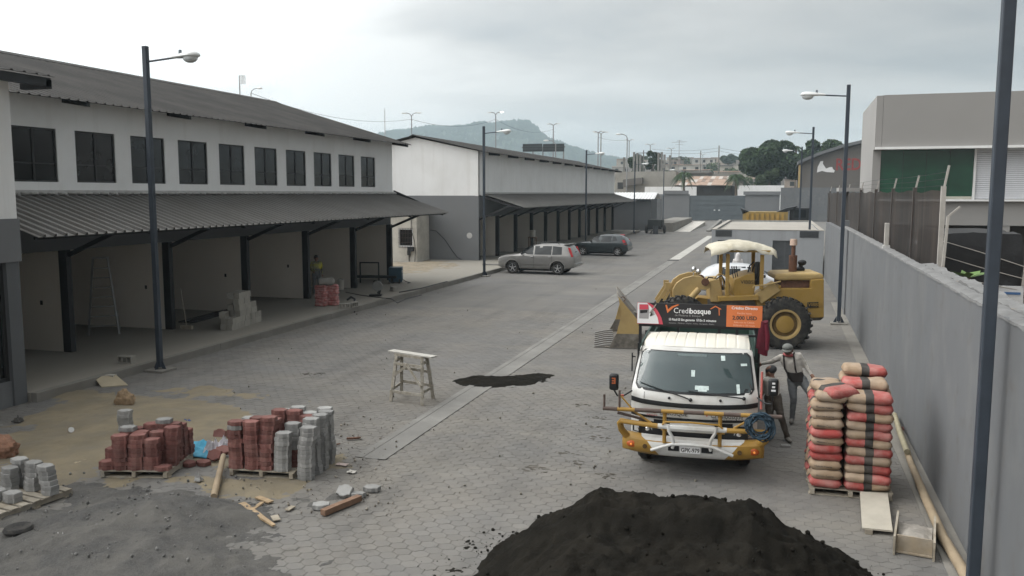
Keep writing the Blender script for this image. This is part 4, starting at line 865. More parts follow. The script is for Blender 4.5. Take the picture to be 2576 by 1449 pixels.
MB().bx(LZ(1290, 0, .3)[0], LZ(1400, 0, .3)[0], .28, .6, .75, .79).bx(LZ(1300, 0, .3)[0], LZ(1390, 0, .3)[0], .28, .58, 1.02, 1.05).build('step', m_cat, ld, smooth=0)
s0, z0 = LZ(2030, 385, 1.1); s1, z1 = LZ(2030, 200, 1.1); s2, z2 = LZ(2030, 100, 1.1); s3, z3 = LZ(2030, 38, 1.1)
ex = MB().cyl((s0, 1.1, z0), (s0, 1.1, z1), .12, n=16).cyl((s0, 1.1, z1), (s0, 1.1, z2 + .02), .055, n=12).build('exhaust_stack', m_rust, ld); MB().cyl((s0, 1.1, z2), (s0, 1.1, z3), .105, .1, 14).build('can_cap', M('tin_can', (.45, .33, .26), .5, var=.3, scale=12), ex)
s0, z0 = LZ(2105, 375, 1.3); s1, z1 = LZ(2115, 280, 1.3); MB().cyl((s0, 1.3, z0), (s1, 1.3, z1), .07, .06, 10).ell((s1 + .03, 1.3, z1 + .02), (.13, .13, .09), 12, 8).ell((s0, 1.3, z0 + .1), (.14, .1, .1), 10, 6).build('air_cleaner', m_blackp, ld)
# front frame, lift arms, rams, linkage
lprism('front_tower', [(1200, 452), (1300, 440), (1335, 610), (1310, 670), (1215, 670)], .55, 1.7, m_catl, .02)
lprism('front_frame', [(1080, 620), (1320, 650), (1320, 820), (700, 860), (720, 760), (960, 700)], .75, 1.5, m_cat, .02)
ARM = [(838, 660), (830, 600), (832, 540), (868, 480), (935, 432), (1030, 407), (1110, 410), (1150, 440), (1200, 465), (1205, 520), (1170, 548), (1110, 545), (1060, 540), (1010, 590), (960, 640), (920, 700), (860, 820), (760, 900), (640, 960), (610, 930), (720, 850), (800, 760)]
for o0, o1 in ((.5, .62), (1.65, 1.77)):
    arm = lprism('lift_arm', ARM, o0, o1, m_catl, .012, at=.5)
    a = LZ(1155, 468, .5); MB().lathe([(0, -.05), (.11, -.05), (.11, .02)], (a[0], o0, a[1]), (0, 1, 0), 18).build('pivot_pin', m_rust, arm)
    a = LZ(1095, 535, .45); b = LZ(985, 655, .45); MB().cyl((a[0], o0 - .06, a[1]), (b[0], o0 - .06, b[1]), .09, n=14).build('lift_ram', m_catl, ld)
a = LZ(775, 500, 1.0); b = LZ(668, 665, 1.0); c_ = LZ(800, 530, 1.0)
for off in (.75, 1.45): MB().bar((a[0], off, a[1]), (b[0], off, b[1]), .08, .05, up=(0, 1, 0)).box((a[0], off, a[1]), (.16, .08, .22)).bar((c_[0], off, c_[1]), (LZ(735, 650, 1.0)[0], off, LZ(735, 650, 1.0)[1]), .07, .05, up=(0, 1, 0)).build('tilt_linkage', m_catl, ld, smooth=0)
for zx, zy in ((1040, 352), (1100, 385)):
    s0, z0 = LZ(zx, zy, .7); MB().cyl((s0, .7 + (zx > 1050) * .3, z0 - .2), (s0, .7 + (zx > 1050) * .3, z0), .02, n=6).ell((s0, .7 + (zx > 1050) * .3, z0 + .03), (.07, .07, .09), 12, 8).build('work_light', m_chrome, ld)
# bucket: curved shell between two side plates, toothed cutting edge
BO0, BO1 = -.30, 2.55
BP = [(150, 1168), (300, 1172), (470, 1172), (497, 1120), (500, 1000), (497, 870), (440, 800), (360, 705), (285, 612)]
pr_ = [LZ(x, y, BO0) for x, y in BP]; pr_ = [(s, z - pr_[0][1] + .02) if False else (s, max(z, .0) if i > 2 else .02) for i, (s, z) in enumerate(pr_)]
bk = MB(); vs = []
for off in (BO0 + .03, BO1 - .03):
    for s, z in pr_: vs.append((s, off, z))
n_ = len(pr_); shell = bk.add(vs, [(i, i + 1, n_ + i + 1, n_ + i) for i in range(n_ - 1)]).build('bucket', m_worn, ld, smooth=30); so = shell.modifiers.new('thick', 'SOLIDIFY'); so.thickness = .035
for o0 in (BO0, BO1 - .03):
    up_ = [LZ(x, y, BO0) for x, y in [(285, 612), (440, 800), (497, 870), (500, 990), (268, 985), (322, 790), (300, 700)]]; MB().prism(up_, o0, o0 + .03, lambda u, v, w: (u, w, v)).build('side_plate_upper', m_catl, shell, smooth=0)
    lo_ = [LZ(x, y, BO0) for x, y in [(268, 985), (500, 990), (500, 1120), (470, 1172), (185, 1172)]]; lo_ = [(s, max(z, .01)) for s, z in lo_]; MB().prism(lo_, o0 - .002, o0 + .032, lambda u, v, w: (u, w, v)).build('side_plate_lower', m_worn, shell, smooth=0)
s0 = pr_[0][0]
for i in range(8):
    off = BO0 + .15 + (BO1 - BO0 - .3) * i / 7; MB().prism([(s0 + .25, .0), (s0 + .25, .12), (s0 - .02, .10), (s0 - .32, .03), (s0 - .3, .005)], off - .06, off + .06, lambda u, v, w: (u, w, v)).build('tooth', M('tooth_steel', (.17, .16, .145), .5, metal=.2, var=.2), shell, smooth=0)
s0, z0 = LZ(330, 640, .2); MB().tube([(s0 + .07 * math.cos(a), .2, z0 + .07 * math.sin(a)) for a in [k * .52 for k in range(13)]], .012, 5).build('lifting_ring', m_rust, shell)
lprism('bucket_bracket', [(440, 770), (500, 780), (500, 900), (470, 850)], .5, .75, m_worn, parent=shell)

# ---------------------------------------------------------------- delivery truck facing the camera
m_tw = M('truck_cab_white', (.56, .56, .54), .4, var=.06, scale=2, coat=.2, dirt=(.38, .35, .30), damt=.5, dscale=1.6, dthr=.5, d2=[((.3, .27, .22), .5, 3.0, .6, (1.5, 1.5, .4))])
m_twr = M('truck_roof_cream', (.60, .585, .52), .6, var=.06, scale=3, dirt=(.45, .4, .3), damt=.4, dscale=1.5)
m_ochre = M('bumper_ochre', (.33, .19, .035), .5, var=.1, scale=4, dirt=(.24, .15, .05), damt=.4, dscale=3)
m_tblack = M('truck_black', (.013, .014, .015), .4, var=.1)
m_tglass = M('windscreen_glass', (.045, .07, .072), .05, var=.25, scale=1.4, spec=.8, alpha=.78)
m_green = M('dark_green_side', (.02, .045, .035), .6, var=.2)
m_brownp = M('brown_pipe', (.085, .06, .05), .6, var=.25, scale=6)
m_rope = M('blue_rope', (.026, .048, .068), .9, var=.3, scale=9)
TX, TY0 = -1.115, 13.1
tk = thing('delivery_truck', 'white cab delivery truck with ochre bumper and billboard over its roof', 'truck', (TX, TY0, 0), rad(3.0))
HWD = .985
PROF = [(.24, .60), (.22, .78), (.19, .98), (.175, 1.12), (.19, 1.24), (.235, 1.30), (.36, 1.50), (.52, 1.74), (.66, 1.92), (.74, 1.985), (.90, 2.03), (1.2, 2.045), (1.7, 2.045), (1.82, 2.0)]
cum = [0.0]
for a, b in zip(PROF[:-1], PROF[1:]): cum.append(cum[-1] + math.hypot(b[0] - a[0], b[1] - a[1]))
def tpt(u, t, off=0.0):
    y = float(np.interp(t, cum, [p[0] for p in PROF])); z = float(np.interp(t, cum, [p[1] for p in PROF]))
    hw = float(np.interp(z, [.6, 1.25, 1.9, 2.05], [HWD, HWD, .90, .84])); bow = (.13 * abs(u) ** 2.6 + .07 * max(0, abs(u) - .85) / .15) * (1.0 if z < 1.95 else max(0, 1 - (y - .7) / .4)); dz = -.05 * abs(u) ** 6 if z > 1.95 else .05 * u * u * max(0, 1 - abs(z - 1.25) / .5)
    return Vector((u * hw, y + bow, z + dz))
def tz(z): return float(np.interp(z, [p[1] for p in PROF[:11]], cum[:11]))
def tpatch(name, u0, u1, t0, t1, off, mat, parent=None, nu=14, nt=10, rnd=0.0, zfun=None):
    vs = []
    for j in range(nt + 1):
        v = j / nt; k = 0.0
        if rnd:
            e = min(v, 1 - v) / .12
            if e < 1: k = rnd * (1 - math.sqrt(max(0, 1 - (1 - e) ** 2)))
        for i in range(nu + 1):
            u = u0 + (u1 - u0) * i / nu; u = u * (1 - k); t = t0 + (t1 - t0) * v
            p = tpt(u, t); e1 = tpt(u + .01, t) - tpt(u - .01, t); e2 = tpt(u, t + .01) - tpt(u, max(0, t - .01)); n = e1.cross(e2)
            if n.y > 0: n = -n
            vs.append(p + n.normalized() * off)
    q = nu + 1; return MB().add(vs, [(j * q + i, j * q + i + 1, (j + 1) * q + i + 1, (j + 1) * q + i) for j in range(nt) for i in range(nu)]).build(name, mat, parent or tk, smooth=80)
tw0, tw1 = tz(1.30), tz(1.90)
def strip(u0, u1, t0, t1, nu, nt):
    q = nu + 1; return [tpt(u0 + (u1 - u0) * i / nu, t0 + (t1 - t0) * j / nt) for j in range(nt + 1) for i in range(nu + 1)], [(j * q + i, j * q + i + 1, (j + 1) * q + i + 1, (j + 1) * q + i) for j in range(nt) for i in range(nu)]
cabm = MB()
for a in ((-1, 1, 0, tw0 + .03, 24, 10), (-1, 1, tw1 - .03, cum[9], 24, 4), (-1, -.9, tw0 + .03, tw1 - .03, 3, 8), (.9, 1, tw0 + .03, tw1 - .03, 3, 8)): cabm.add(*strip(*a))
for s in (-1, 1):                                        # side walls with a door window opening
    fr_ = [tpt(s, t) for t in np.linspace(0, cum[-1], 30)]; bx0 = Vector((s * HWD, 1.85, .6)); xs_ = s * HWD
    lowp = [p for p in fr_ if p.z <= 1.31]; cabm.add(lowp + [Vector((xs_, 1.85, 1.31)), Vector((xs_, 1.85, .6))], [tuple(range(len(lowp) + 2))])
    cabm.add([Vector((s * .985, 1.45, 1.31)), Vector((s * .985, 1.85, 1.31)), Vector((s * .85, 1.85, 2.0)), Vector((s * .87, 1.45, 1.92))], [(0, 1, 2, 3)])
    cabm.add([Vector((s * .905, .70, 1.86)), Vector((s * .87, 1.85, 1.86)), Vector((s * .84, 1.85, 2.03)), Vector((s * .86, .86, 1.98))], [(0, 1, 2, 3)])
cabm.add([Vector((-HWD, 1.85, .6)), Vector((HWD, 1.85, .6)), Vector((HWD, 1.85, 1.31)), Vector((.85, 1.85, 2.02)), Vector((-.85, 1.85, 2.02)), Vector((-HWD, 1.85, 1.31))], [(0, 1, 2, 3, 4, 5)])
cabm.build('cab', m_tw, tk, smooth=45)
# roof with pressed ribs
vs = []; nr = 84
for y_, zz in ((.72, 1.975), (.9, 2.03), (1.2, 2.045), (1.7, 2.045), (1.84, 2.0)):
    for i in range(nr + 1):
        u = -1 + 2 * i / nr; rib = .011 if (abs(((u * 5.2) % 1) - .5) < .42 and abs(u) < .95) else 0.0
        if y_ < .8: rib = 0
        vs.append((u * .855, y_ + (.16 * abs(u) ** 3 if y_ < 1 else 0), zz + rib - .06 * abs(u) ** 6))
q = nr + 1; MB().add(vs, [(j * q + i, j * q + i + 1, (j + 1) * q + i + 1, (j + 1) * q + i) for j in range(4) for i in range(nr)]).build('roof', m_twr, tk, smooth=25)
sur = tpatch('windscreen', -.955, .955, tw0 - .005, tw1 + .012, .006, m_tblack, rnd=.06)
vsx = [v for v in sur.data.vertices]
sur2 = tpatch('pane', -.925, .925, tw0 + .035, tw1 - .012, .012, m_tglass, sur, rnd=.06)
for s in (-1, 1): MB().add([Vector((s * 1.0, .45, 1.33)), Vector((s * .995, 1.44, 1.33)), Vector((s * .89, 1.44, 1.86)), Vector((s * .915, .76, 1.86))], [(0, 1, 2, 3)]).build('door_window', m_carglass, tk, smooth=0)
# what shows through the windscreen
ins = MB().box((0, .62, 1.27), (1.8, .5, .12)).box((0, 1.5, 1.4), (1.6, .14, 1.0)).build('dashboard', M('dash_grey', (.10, .11, .11), .8), tk, smooth=0, bevel=.03)
MB().tube([(.42 + .21 * math.cos(a), .86 + .09 * math.sin(a), 1.42 + .19 * math.sin(a)) for a in [k * .3 for k in range(21)]], .018, 6, closed=True).build('steering_wheel', m_tblack, tk)
def sticker(u, z, w, h, mat, nm='sticker', tilt=0.0): tpatch(nm, u - w, u + w, tz(z) - h, tz(z) + h, .016, mat, sur, 2, 2)
m_stk = M('sticker_pale', (.50, .58, .56), .7, var=.2, scale=20)
sticker(-.02, 1.60, .03, .055, m_stk); sticker(.48, 1.83, .035, .045, m_stk); sticker(.82, 1.74, .05, .022, m_stk); sticker(.13, 1.40, .11, .035, m_stk); sticker(.14, 1.365, .07, .018, m_stk); sticker(.70, 1.385, .025, .08, m_stk)
tpatch('sunshade_strip', -.3, .2, tw1 - .075, tw1 - .03, .0135, M('shade_dots', (.12, .15, .15), .8, var=.3, scale=60), sur, 6, 2)
for (u0, z0), (u1, z1), pu in (((-.04, 1.225), (-.88, 1.40), (-.04, 1.225)), ((.78, 1.245), (-.08, 1.35), (.78, 1.245))):
    pts = []
    for i in range(9): f = i / 8; u = u0 + (u1 - u0) * f; z = z0 + (z1 - z0) * (f ** .8); p = tpt(u, tz(z)); pts.append(p + Vector((0, -.035, .012)))
    MB().tube(pts, [.012] * 4 + [.008] * 5, 6).ell(pts[0], (.03, .03, .03), 8, 6).build('wiper', m_tblack, tk)
for u in (-.38, .42): p = tpt(u, tz(1.235)); MB().ell(p + Vector((0, -.012, 0)), (.022, .022, .022), 8, 6).build('washer_nozzle', m_tblack, tk)
tpatch('black_band', -.995, .995, tz(1.095), tz(1.165), .007, m_tblack, nu=24, nt=3)
tpatch('lower_band', -.995, .995, tz(.885), tz(.925), .008, m_tblack, nu=24, nt=2)
for u in (-.78, .8): tpatch('panel_seam', u - .003, u + .003, tz(1.17), tz(1.27), .006, m_tblack, nu=1, nt=3)
# grille, headlights
tpatch('grille', -.62, .62, tz(.61), tz(.87), .006, m_tblack, nu=12, nt=3)
tpatch('grille_bar', -.5, .5, tz(.70), tz(.73), .02, m_ochre, nu=12, nt=2)
for s in (-1, 1):
    hl = tpatch('headlight', s * .60, s * .97, tz(.62), tz(.77), .01, m_tblack, nu=8, nt=4); tpatch('lens', s * .64, s * .93, tz(.64), tz(.755), .022, m_lampc, hl, 8, 4)
    for du in (.72, .84): p = tpt(s * du, tz(.70)); MB().ell(p + Vector((0, -.02, 0)), (.045, .03, .045), 10, 6).build('bulb_reflector', m_chrome, hl)
# front lettering
def front_text(body, size, x, z, mat, **k):
    p = tpt(x / HWD, tz(z)); return text(body, size, mat, tk, (x, p.y - .018, z - .02), (math.pi / 2, 0, -.04 * (1 if x < 0 else -1)), ext=.001, **k)
m_ink = M('ink_dark', (.05, .045, .04), .7, var=0); m_inkred = M('ink_red', (.45, .06, .04), .6, var=0); m_orange = M('sign_orange', (.60, .17, .055), .6, var=.04); m_sgn = M('sign_black', (.022, .021, .023), .5, var=.1); m_sw = M('sign_white', (.72, .72, .72), .6, var=.03); m_pink = M('sign_pink', (.55, .07, .10), .6, var=.05); m_dimtxt = M('dim_print', (.30, .29, .29), .6, var=0); m_peach = M('peach_print', (.72, .42, .30), .6, var=0)
front_text('EL BOSQUE', .085, -.52, .985, m_ink, off=.001); front_text('El Bosque de la construccion', .032, -.72, .952, m_inkred); front_text('Credibosque', .095, .27, .985, m_ink, off=.001); front_text('de Maderas El Bosque', .034, .3, .952, m_ink)
for x in (-.72, -.66, -.6): p = tpt(x / HWD, tz(1.0)); MB().box((x, p.y - .016, 1.01), (.05, .004, .06)).build('logo_block', m_inkred, tk, smooth=0)
p = tpt(.2, tz(1.0)); MB().add([(.17, p.y - .02, 1.05), (.195, p.y - .02, 1.05), (.215, p.y - .02, 1.0), (.26, p.y - .02, 1.06), (.215, p.y - .02, .975)], [(0, 1, 2, 4), (2, 3, 4)]).build('tick_mark', m_inkred, tk, smooth=0)
# bumper with white middle
def bumper_pt(x, k):      # k: section index
    Sx = [(.05, .36), (.0, .40), (-.03, .49), (-.01, .565), (.05, .60), (.2, .60)]; y, z = Sx[k]; b = .22 * max(0, abs(x) - .5) ** 2 * 1.6; up_ = .02 * x * x
    return (x, y + b, z + up_ + (.05 * max(0, abs(x) - .7) if k == 0 else 0))
xs_ = np.linspace(-1.08, 1.08, 31); bm_ = MB().add([bumper_pt(x, k) for x in xs_ for k in range(6)], [(i * 6 + k, i * 6 + k + 1, i * 6 + 7 + k, i * 6 + 6 + k) for i in range(30) for k in range(5)]).build('bumper', m_ochre, tk, smooth=40)
so = bm_.modifiers.new('thick', 'SOLIDIFY'); so.thickness = .02; so.offset = 1
vs = []
for j, (k, hw_) in enumerate(((0, .50), (1, .52), (2, .62), (3, .68), (4, .78), (5, .8))):
    for i in range(13): x = -hw_ + 2 * hw_ * i / 12; p = Vector(bumper_pt(x, k)); vs.append(p + Vector((0, -.024 if k < 5 else 0, -.01 if k < 2 else (.022 if k > 3 else 0))))
MB().add(vs, [(j * 13 + i, j * 13 + i + 1, j * 13 + 14 + i, j * 13 + 13 + i) for j in range(5) for i in range(12)]).build('bumper_centre', m_tw, bm_, smooth=40)
pl = MB().box((-.02, -.065, .515), (.31, .012, .145)).build('number_plate', m_sw, tk, smooth=0, bevel=.004); text('GPK-979', .092, m_ink, pl, (-.02, -.0725, .462), FRONT, align='CENTER', ext=.001, off=.0015, font_sx=.82); text('ECUADOR', .022, m_ink, pl, (-.02, -.0725, .562), FRONT, align='CENTER', ext=.001)
for x in (-.275, .235): MB().box((x, -.06, .505), (.17, .014, .085)).build('bumper_slot', m_tblack, bm_, smooth=0, bevel=.012)
m_amber = M('amber_lens', (.42, .09, .02), .25, var=.1); m_amb2 = M('amber_lit', (.9, .3, .06), .3, var=0, emit=.25)
for s in (-1, 1):
    p = Vector(bumper_pt(s * .93, 2)); fl_ = MB().ell(p + Vector((0, -.005, 0)), (.085, .03, .055), 12, 7).build('indicator', m_amber, tk); MB().ell(p + Vector((s * .01, -.034, 0)), (.018, .008, .02), 8, 5).build('bulb', m_amb2, fl_)
    p = Vector(bumper_pt(s * .72, 2)); MB().cyl(p + Vector((0, -.04, 0)), p + Vector((0, .01, 0)), .035, n=12).build('tow_hole', M('dark_ochre', (.08, .045, .015), .8), tk)
# tubular guard
def tub(name, pts, r, mat, par=tk): return MB().tube(pts, r, 10).build(name, mat, par)
tub('guard_tube', [(-1.02, .12, .60), (-1.10, .06, .72), (-1.12, .0, .84), (-1.09, -.05, .89), (-1.02, -.08, .89), (-.6, -.1, .86), (-.5, -.1, .855)], [.06, .055, .05, .045, .04, .04, .04], m_ochre)
tub('guard_tube', [(1.02, .12, .60), (1.10, .06, .70), (1.11, .0, .80), (1.08, -.05, .85), (1.0, -.08, .86), (.6, -.1, .855), (.5, -.1, .855)], [.06, .055, .05, .045, .04, .04, .04], m_ochre)
tub('guard_cross_tube', [(-.52, -.1, .857), (-.34, -.1, .856), (-.335, -.1, .856), (.335, -.1, .856), (.34, -.1, .856), (.52, -.1, .857)], [.041, .041, .068, .068, .041, .041], m_tw)
for s in (-1, 1):
    tub('guard_upright', [(s * .36, -.14, .90), (s * .345, -.145, .80), (s * .29, -.14, .70), (s * .27, -.12, .60), (s * .29, -.1, .52)], .026, m_tw); tub('guard_post', [(s * .42, -.045, .58), (s * .42, -.06, 1.09)], .03, m_ochre)
    tub('guard_lower_tube', [(s * .62, -.09, .46), (s * .48, -.12, .52), (s * .3, -.13, .59), (0, -.13, .60)], .024, m_tw)
    tub('guard_brace', [(s * .62, -.08, .89), (s * .9, -.06, 1.06)], .018, m_ochre)
tub('guard_loop', [(-.45, -.13, .89), (-.4, -.14, .94), (0, -.15, .955), (.4, -.14, .94), (.46, -.13, .89)], .015, m_ochre)
# lumber bar: striped pipe across the front with two forks at one end
cols_ = [(-1.38, -1.15, m_brownp), (-1.15, -.88, m_ochre), (-.88, -.47, m_brownp), (-.47, -.13, m_ochre), (-.13, .18, m_brownp), (.18, .47, m_ochre), (.47, .72, m_brownp), (.72, .9, m_ochre), (.9, 1.32, m_brownp)]
for a, b, mm in cols_: MB().cyl((a, -.10, 1.10 + (a + .1) * .012), (b, -.10, 1.10 + (b + .1) * .012), .032, n=10).build('lumber_bar', mm, tk)
for x, h in ((-1.36, .22), (-1.12, .3)): MB().cyl((x, -.10, 1.09), (x, -.10, 1.09 + h), .018, n=8).build('fork', m_brownp, tk)
tub('bar_brace', [(-1.15, -.10, 1.03), (-.95, -.06, .98), (-.72, .05, .90)], .022, m_brownp); tub('bar_brace', [(-1.1, -.1, 1.3), (-.9, -.1, 1.08)], .014, m_ochre)
# coiled blue rope hung on the bar
rp2 = thing('rope_coil', 'coil of blue rope hung on the front bar of the truck', 'rope', (TX + .99, TY0 + .02, .98)); cr = MB()
for k in range(11):
    r0 = random.uniform(.13, .2); ph = random.uniform(0, 6); ox, oz = random.uniform(-.05, .06), random.uniform(-.06, .05)
    cr.tube([(ox + r0 * math.cos(a) * random.uniform(.95, 1.05), -.12 + random.uniform(-.07, .05), oz + r0 * 1.05 * math.sin(a)) for a in [ph + i * .42 for i in range(16)]], .013, 6)
cr.build('coil', m_rope, rp2); MB().tube([(.05, -.12, -.15), (.12, -.12, -.24), (.15, -.1, -.2), (.22, -.08, -.18)], .012, 6).build('loose_end', m_rope, rp2)
# mirrors
for s, mx, mz in ((-1, -1.235, 1.475), (1, 1.19, 1.52)):
    mr = MB().box((mx, .1, mz), (.15, .1, .27)).build('mirror', m_tblack, tk, smooth=40, bevel=.035)
    tub('mirror_arm', [(s * .97, .3, 1.30), (s * 1.08, .18, 1.245), (s * 1.18, .1, 1.255), (mx, .1, mz - .13)], .014, m_tblack)
    if s < 0: text('E', .13, M('mark_orange', (.38, .1, .035), .7, var=0), mr, (mx + .035, .046, mz + .07), (math.pi / 2, math.pi, 0), ext=.002, off=.004); MB().box((s * 1.12, .14, 1.2475), (.07, .04, .03), rz=.6).build('arm_tape', M('tape_red', (.5, .12, .09), .6), mr, smooth=0)
    else:
        for k in range(3): MB().box((mx, .047, mz + .07 - .055 * k), (.045 + (.02 if k == 2 else 0), .004, .028)).build('mirror_mark', m_sw, mr, smooth=0)
MB().box((-1.0, .55, 1.72), (.02, .02, .3)).box((-.98, .6, 1.8), (.06, .02, .02)).build('aerial_bracket', m_tblack, tk, smooth=0)
tub('door_pole', [(1.03, .35, 1.7), (1.03, .3, 1.12)], .018, M('pole_red', (.42, .12, .10), .6))
# chassis, wheels, cargo body
MB().box((0, 3.0, .68), (.8, 5.4, .2)).build('chassis', m_steel, tk, smooth=0)
for x, y, dual in ((-.8, 1.0, 0), (.8, 1.0, 0), (-.76, 4.3, 1), (.76, 4.3, 1)):
    w = MB().lathe([(.2, -.1), (.34, -.105), (.385, -.06), (.385, .06), (.34, .105), (.2, .1)], (x, y, .385), (1, 0, 0), 24, cap=False).build('wheel', m_rubber, tk); MB().lathe([(.21, -.06), (.12, .0), (.06, -.05), (0, -.05)], (x, y, .385), (1 if x < 0 else -1, 0, 0), 16).build('rim', m_worn, w)
MB().box((0, .95, .72), (1.7, 1.4, .22)).build('wheel_well', m_tblack, tk, smooth=0)
MB().box((0, 4.2, .95), (2.02, 4.4, .14)).build('cargo_floor', m_steel, tk, smooth=0)
for s in (-1, 1):
    for i in range(3): MB().box((s * 1.0, 4.2, 1.15 + i * .26), (.035, 4.4, .2)).build('side_board', m_green, tk, smooth=0)
    for y in (2.05, 3.5, 4.9, 6.35): MB().box((s * 1.035, y, 1.35), (.05, .07, .86)).build('stake', m_tblack, tk, smooth=0)
for i in range(3): MB().box((0, 6.4, 1.15 + i * .26), (2.0, .035, .2)).build('tail_board', m_green, tk, smooth=0)
rk = MB()
for x in (-1.02, -.35, .36, .66, 1.0): rk.box((x, 2.05, 1.6), (.05, .05, 1.1))
rk.box((0, 2.05, 2.11), (2.1, .045, .05)).box((.68, 2.05, 1.98), (.64, .04, .04)).box((0, 2.05, 1.6), (2.1, .04, .05)); rk.build('head_rack', m_tblack, tk, smooth=0)
# billboard on the rack
BY = 2.0; bz0, bz1 = 2.135, 2.515; bl = -1.075; bw_ = 2.15
def bX(px): return bl + bw_ * (px - 507) / (1703 - 507)
def bZ(py): return bz1 - (bz1 - bz0) * (py - 664) / (864 - 664)
bb = MB().bx(bl, bl + bw_, BY, BY + .03, bz0, bz1).build('billboard', m_sgn, tk, smooth=0)
def bpanel(nm, x0, x1, y0, y1, mat, d=.003): return MB().bx(bX(x0), bX(x1), BY - d, BY - .0005, bZ(y1), bZ(y0)).build(nm, mat, bb, smooth=0)
bpanel('orange_panel', 1370, 1703, 664, 864, m_orange)
def bpoly(nm, pts, mat, d): 
    return MB().prism([(bX(x), bZ(y)) for x, y in pts], BY - d, BY - d + .002, lambda u, v, w: (u, w, v)).build(nm, mat, bb, smooth=0)
bpoly('pink_panel', [(507, 664), (620, 664), (670, 690), (710, 740), (745, 800), (762, 864), (507, 864)], m_pink, .003)
bpoly('white_panel', [(509, 666), (600, 666), (640, 700), (680, 750), (708, 800), (722, 860), (509, 860)], m_sw, .0052)
bpoly('picture', [(527, 680), (615, 678), (625, 730), (620, 815), (527, 815)], m_dimtxt, .0074); bpoly('picture_red', [(528, 682), (615, 680), (617, 725), (528, 730)], m_pink, .0096); bpoly('picture_green', [(535, 735), (610, 730), (606, 757), (536, 765)], m_sgn, .0096)
for k in range(5): a = .35 + k * .22; bpoly('pencil', [(632, 790), (632 + 62 * math.cos(a), 790 - 62 * math.sin(a) * 1.2), (636 + 62 * math.cos(a), 786 - 62 * math.sin(a) * 1.2), (640, 792)], m_ink, .0096)
bpoly('brush', [(625, 760), (690, 668), (697, 675), (640, 762)], m_chrome, .0118)
def btext(s, px, py, h, mat, **k): return text(s, h, mat, bb, (bX(px), BY - .0045, bZ(py)), FRONT, ext=.001, **k)
btext('Credi', 862, 752, .135, m_sw, font_sx=.93); btext('bosque', 1017, 752, .135, m_sw, off=.0032, font_sx=.93)
btext('de Maderas El Bosque', 876, 781, .05, m_dimtxt, font_sx=1.0)
for x, s in ((848, 'Fácil'), (936, 'Sin garante'), (1114, 'En 5 minutos')): btext(s, x, 823, .054, m_sw, off=.0012)
for x in (820, 908, 1086):
    f = MB(); x0, x1, z0, z1 = bX(x), bX(x + 20), bZ(823), bZ(802)
    f.bx(x0, x1, BY - .004, BY - .001, z0, z0 + .005); f.bx(x0, x1, BY - .004, BY - .001, z1 - .005, z1); f.bx(x0, x0 + .005, BY - .0042, BY - .0012, z0, z1); f.bx(x1 - .005, x1, BY - .0042, BY - .0012, z0, z1); f.bar((x0 + .01, BY - .003, z0 + .02), (x0 + .018, BY - .003, z0 + .008), .004).bar((x0 + .018, BY - .003, z0 + .008), (x1 - .003, BY - .003, z1 - .005), .004); f.build('check_box', m_sw, bb, smooth=0)
btext('Cemento - Maderas - Hierro - Arena - Ferretería - Piedra', 820, 852, .034, m_dimtxt, font_sx=.98)
bpoly('tick_left', [(782, 680), (797, 678), (808, 720), (845, 690), (900, 670), (918, 674), (860, 702), (803, 755)], m_orange, .0045)
bpoly('house_mark', [(1212, 704), (1262, 672), (1318, 700), (1318, 708), (1302, 702), (1305, 762), (1297, 762), (1293, 698), (1264, 682), (1222, 706)], m_orange, .0045)
btext('Crédito Directo', 1537, 699, .066, m_sw, align='CENTER', off=.0012); btext('Recibe hasta', 1537, 743, .048, m_peach, align='CENTER'); btext('2.000 USD', 1540, 794, .094, m_ink, align='CENTER', off=.0028); btext('Sólo con tu Cédula', 1537, 826, .044, m_peach, align='CENTER'); btext('Difiérelo a 18 meses', 1537, 854, .044, m_peach, align='CENTER')
# red jacket hung on the truck's side rack
rj = thing('red_jacket', 'dark red cloth jacket hanging at the side of the truck cab', 'jacket', tuple(PY(1917, 880, 15.2))); vs = []
nu, nv = 14, 10
for j in range(nv + 1):
    v = j / nv
    for i in range(nu):
        a = 2 * math.pi * i / nu; r = .085 + .014 * math.sin(a * 3 + v * 4) + .012 * v; vs.append((r * math.cos(a), r * .6 * math.sin(a), .5 - .58 * v + .02 * math.sin(a * 2)))
fc = [(j * nu + i, j * nu + (i + 1) % nu, (j + 1) * nu + (i + 1) % nu, (j + 1) * nu + i) for j in range(nv) for i in range(nu)] + [tuple(range(nu))]
MB().add(vs, fc).build('cloth', M('maroon_cloth', (.10, .012, .022), .9, var=.3, scale=5), rj, smooth=60)
MB().tube([(.05, -.03, .45), (.085, -.03, .25), (.08, -.03, 0.0)], [.035, .04, .032], 8).build('sleeve', M('maroon_cloth2', (.13, .014, .027), .9, var=.2), rj)

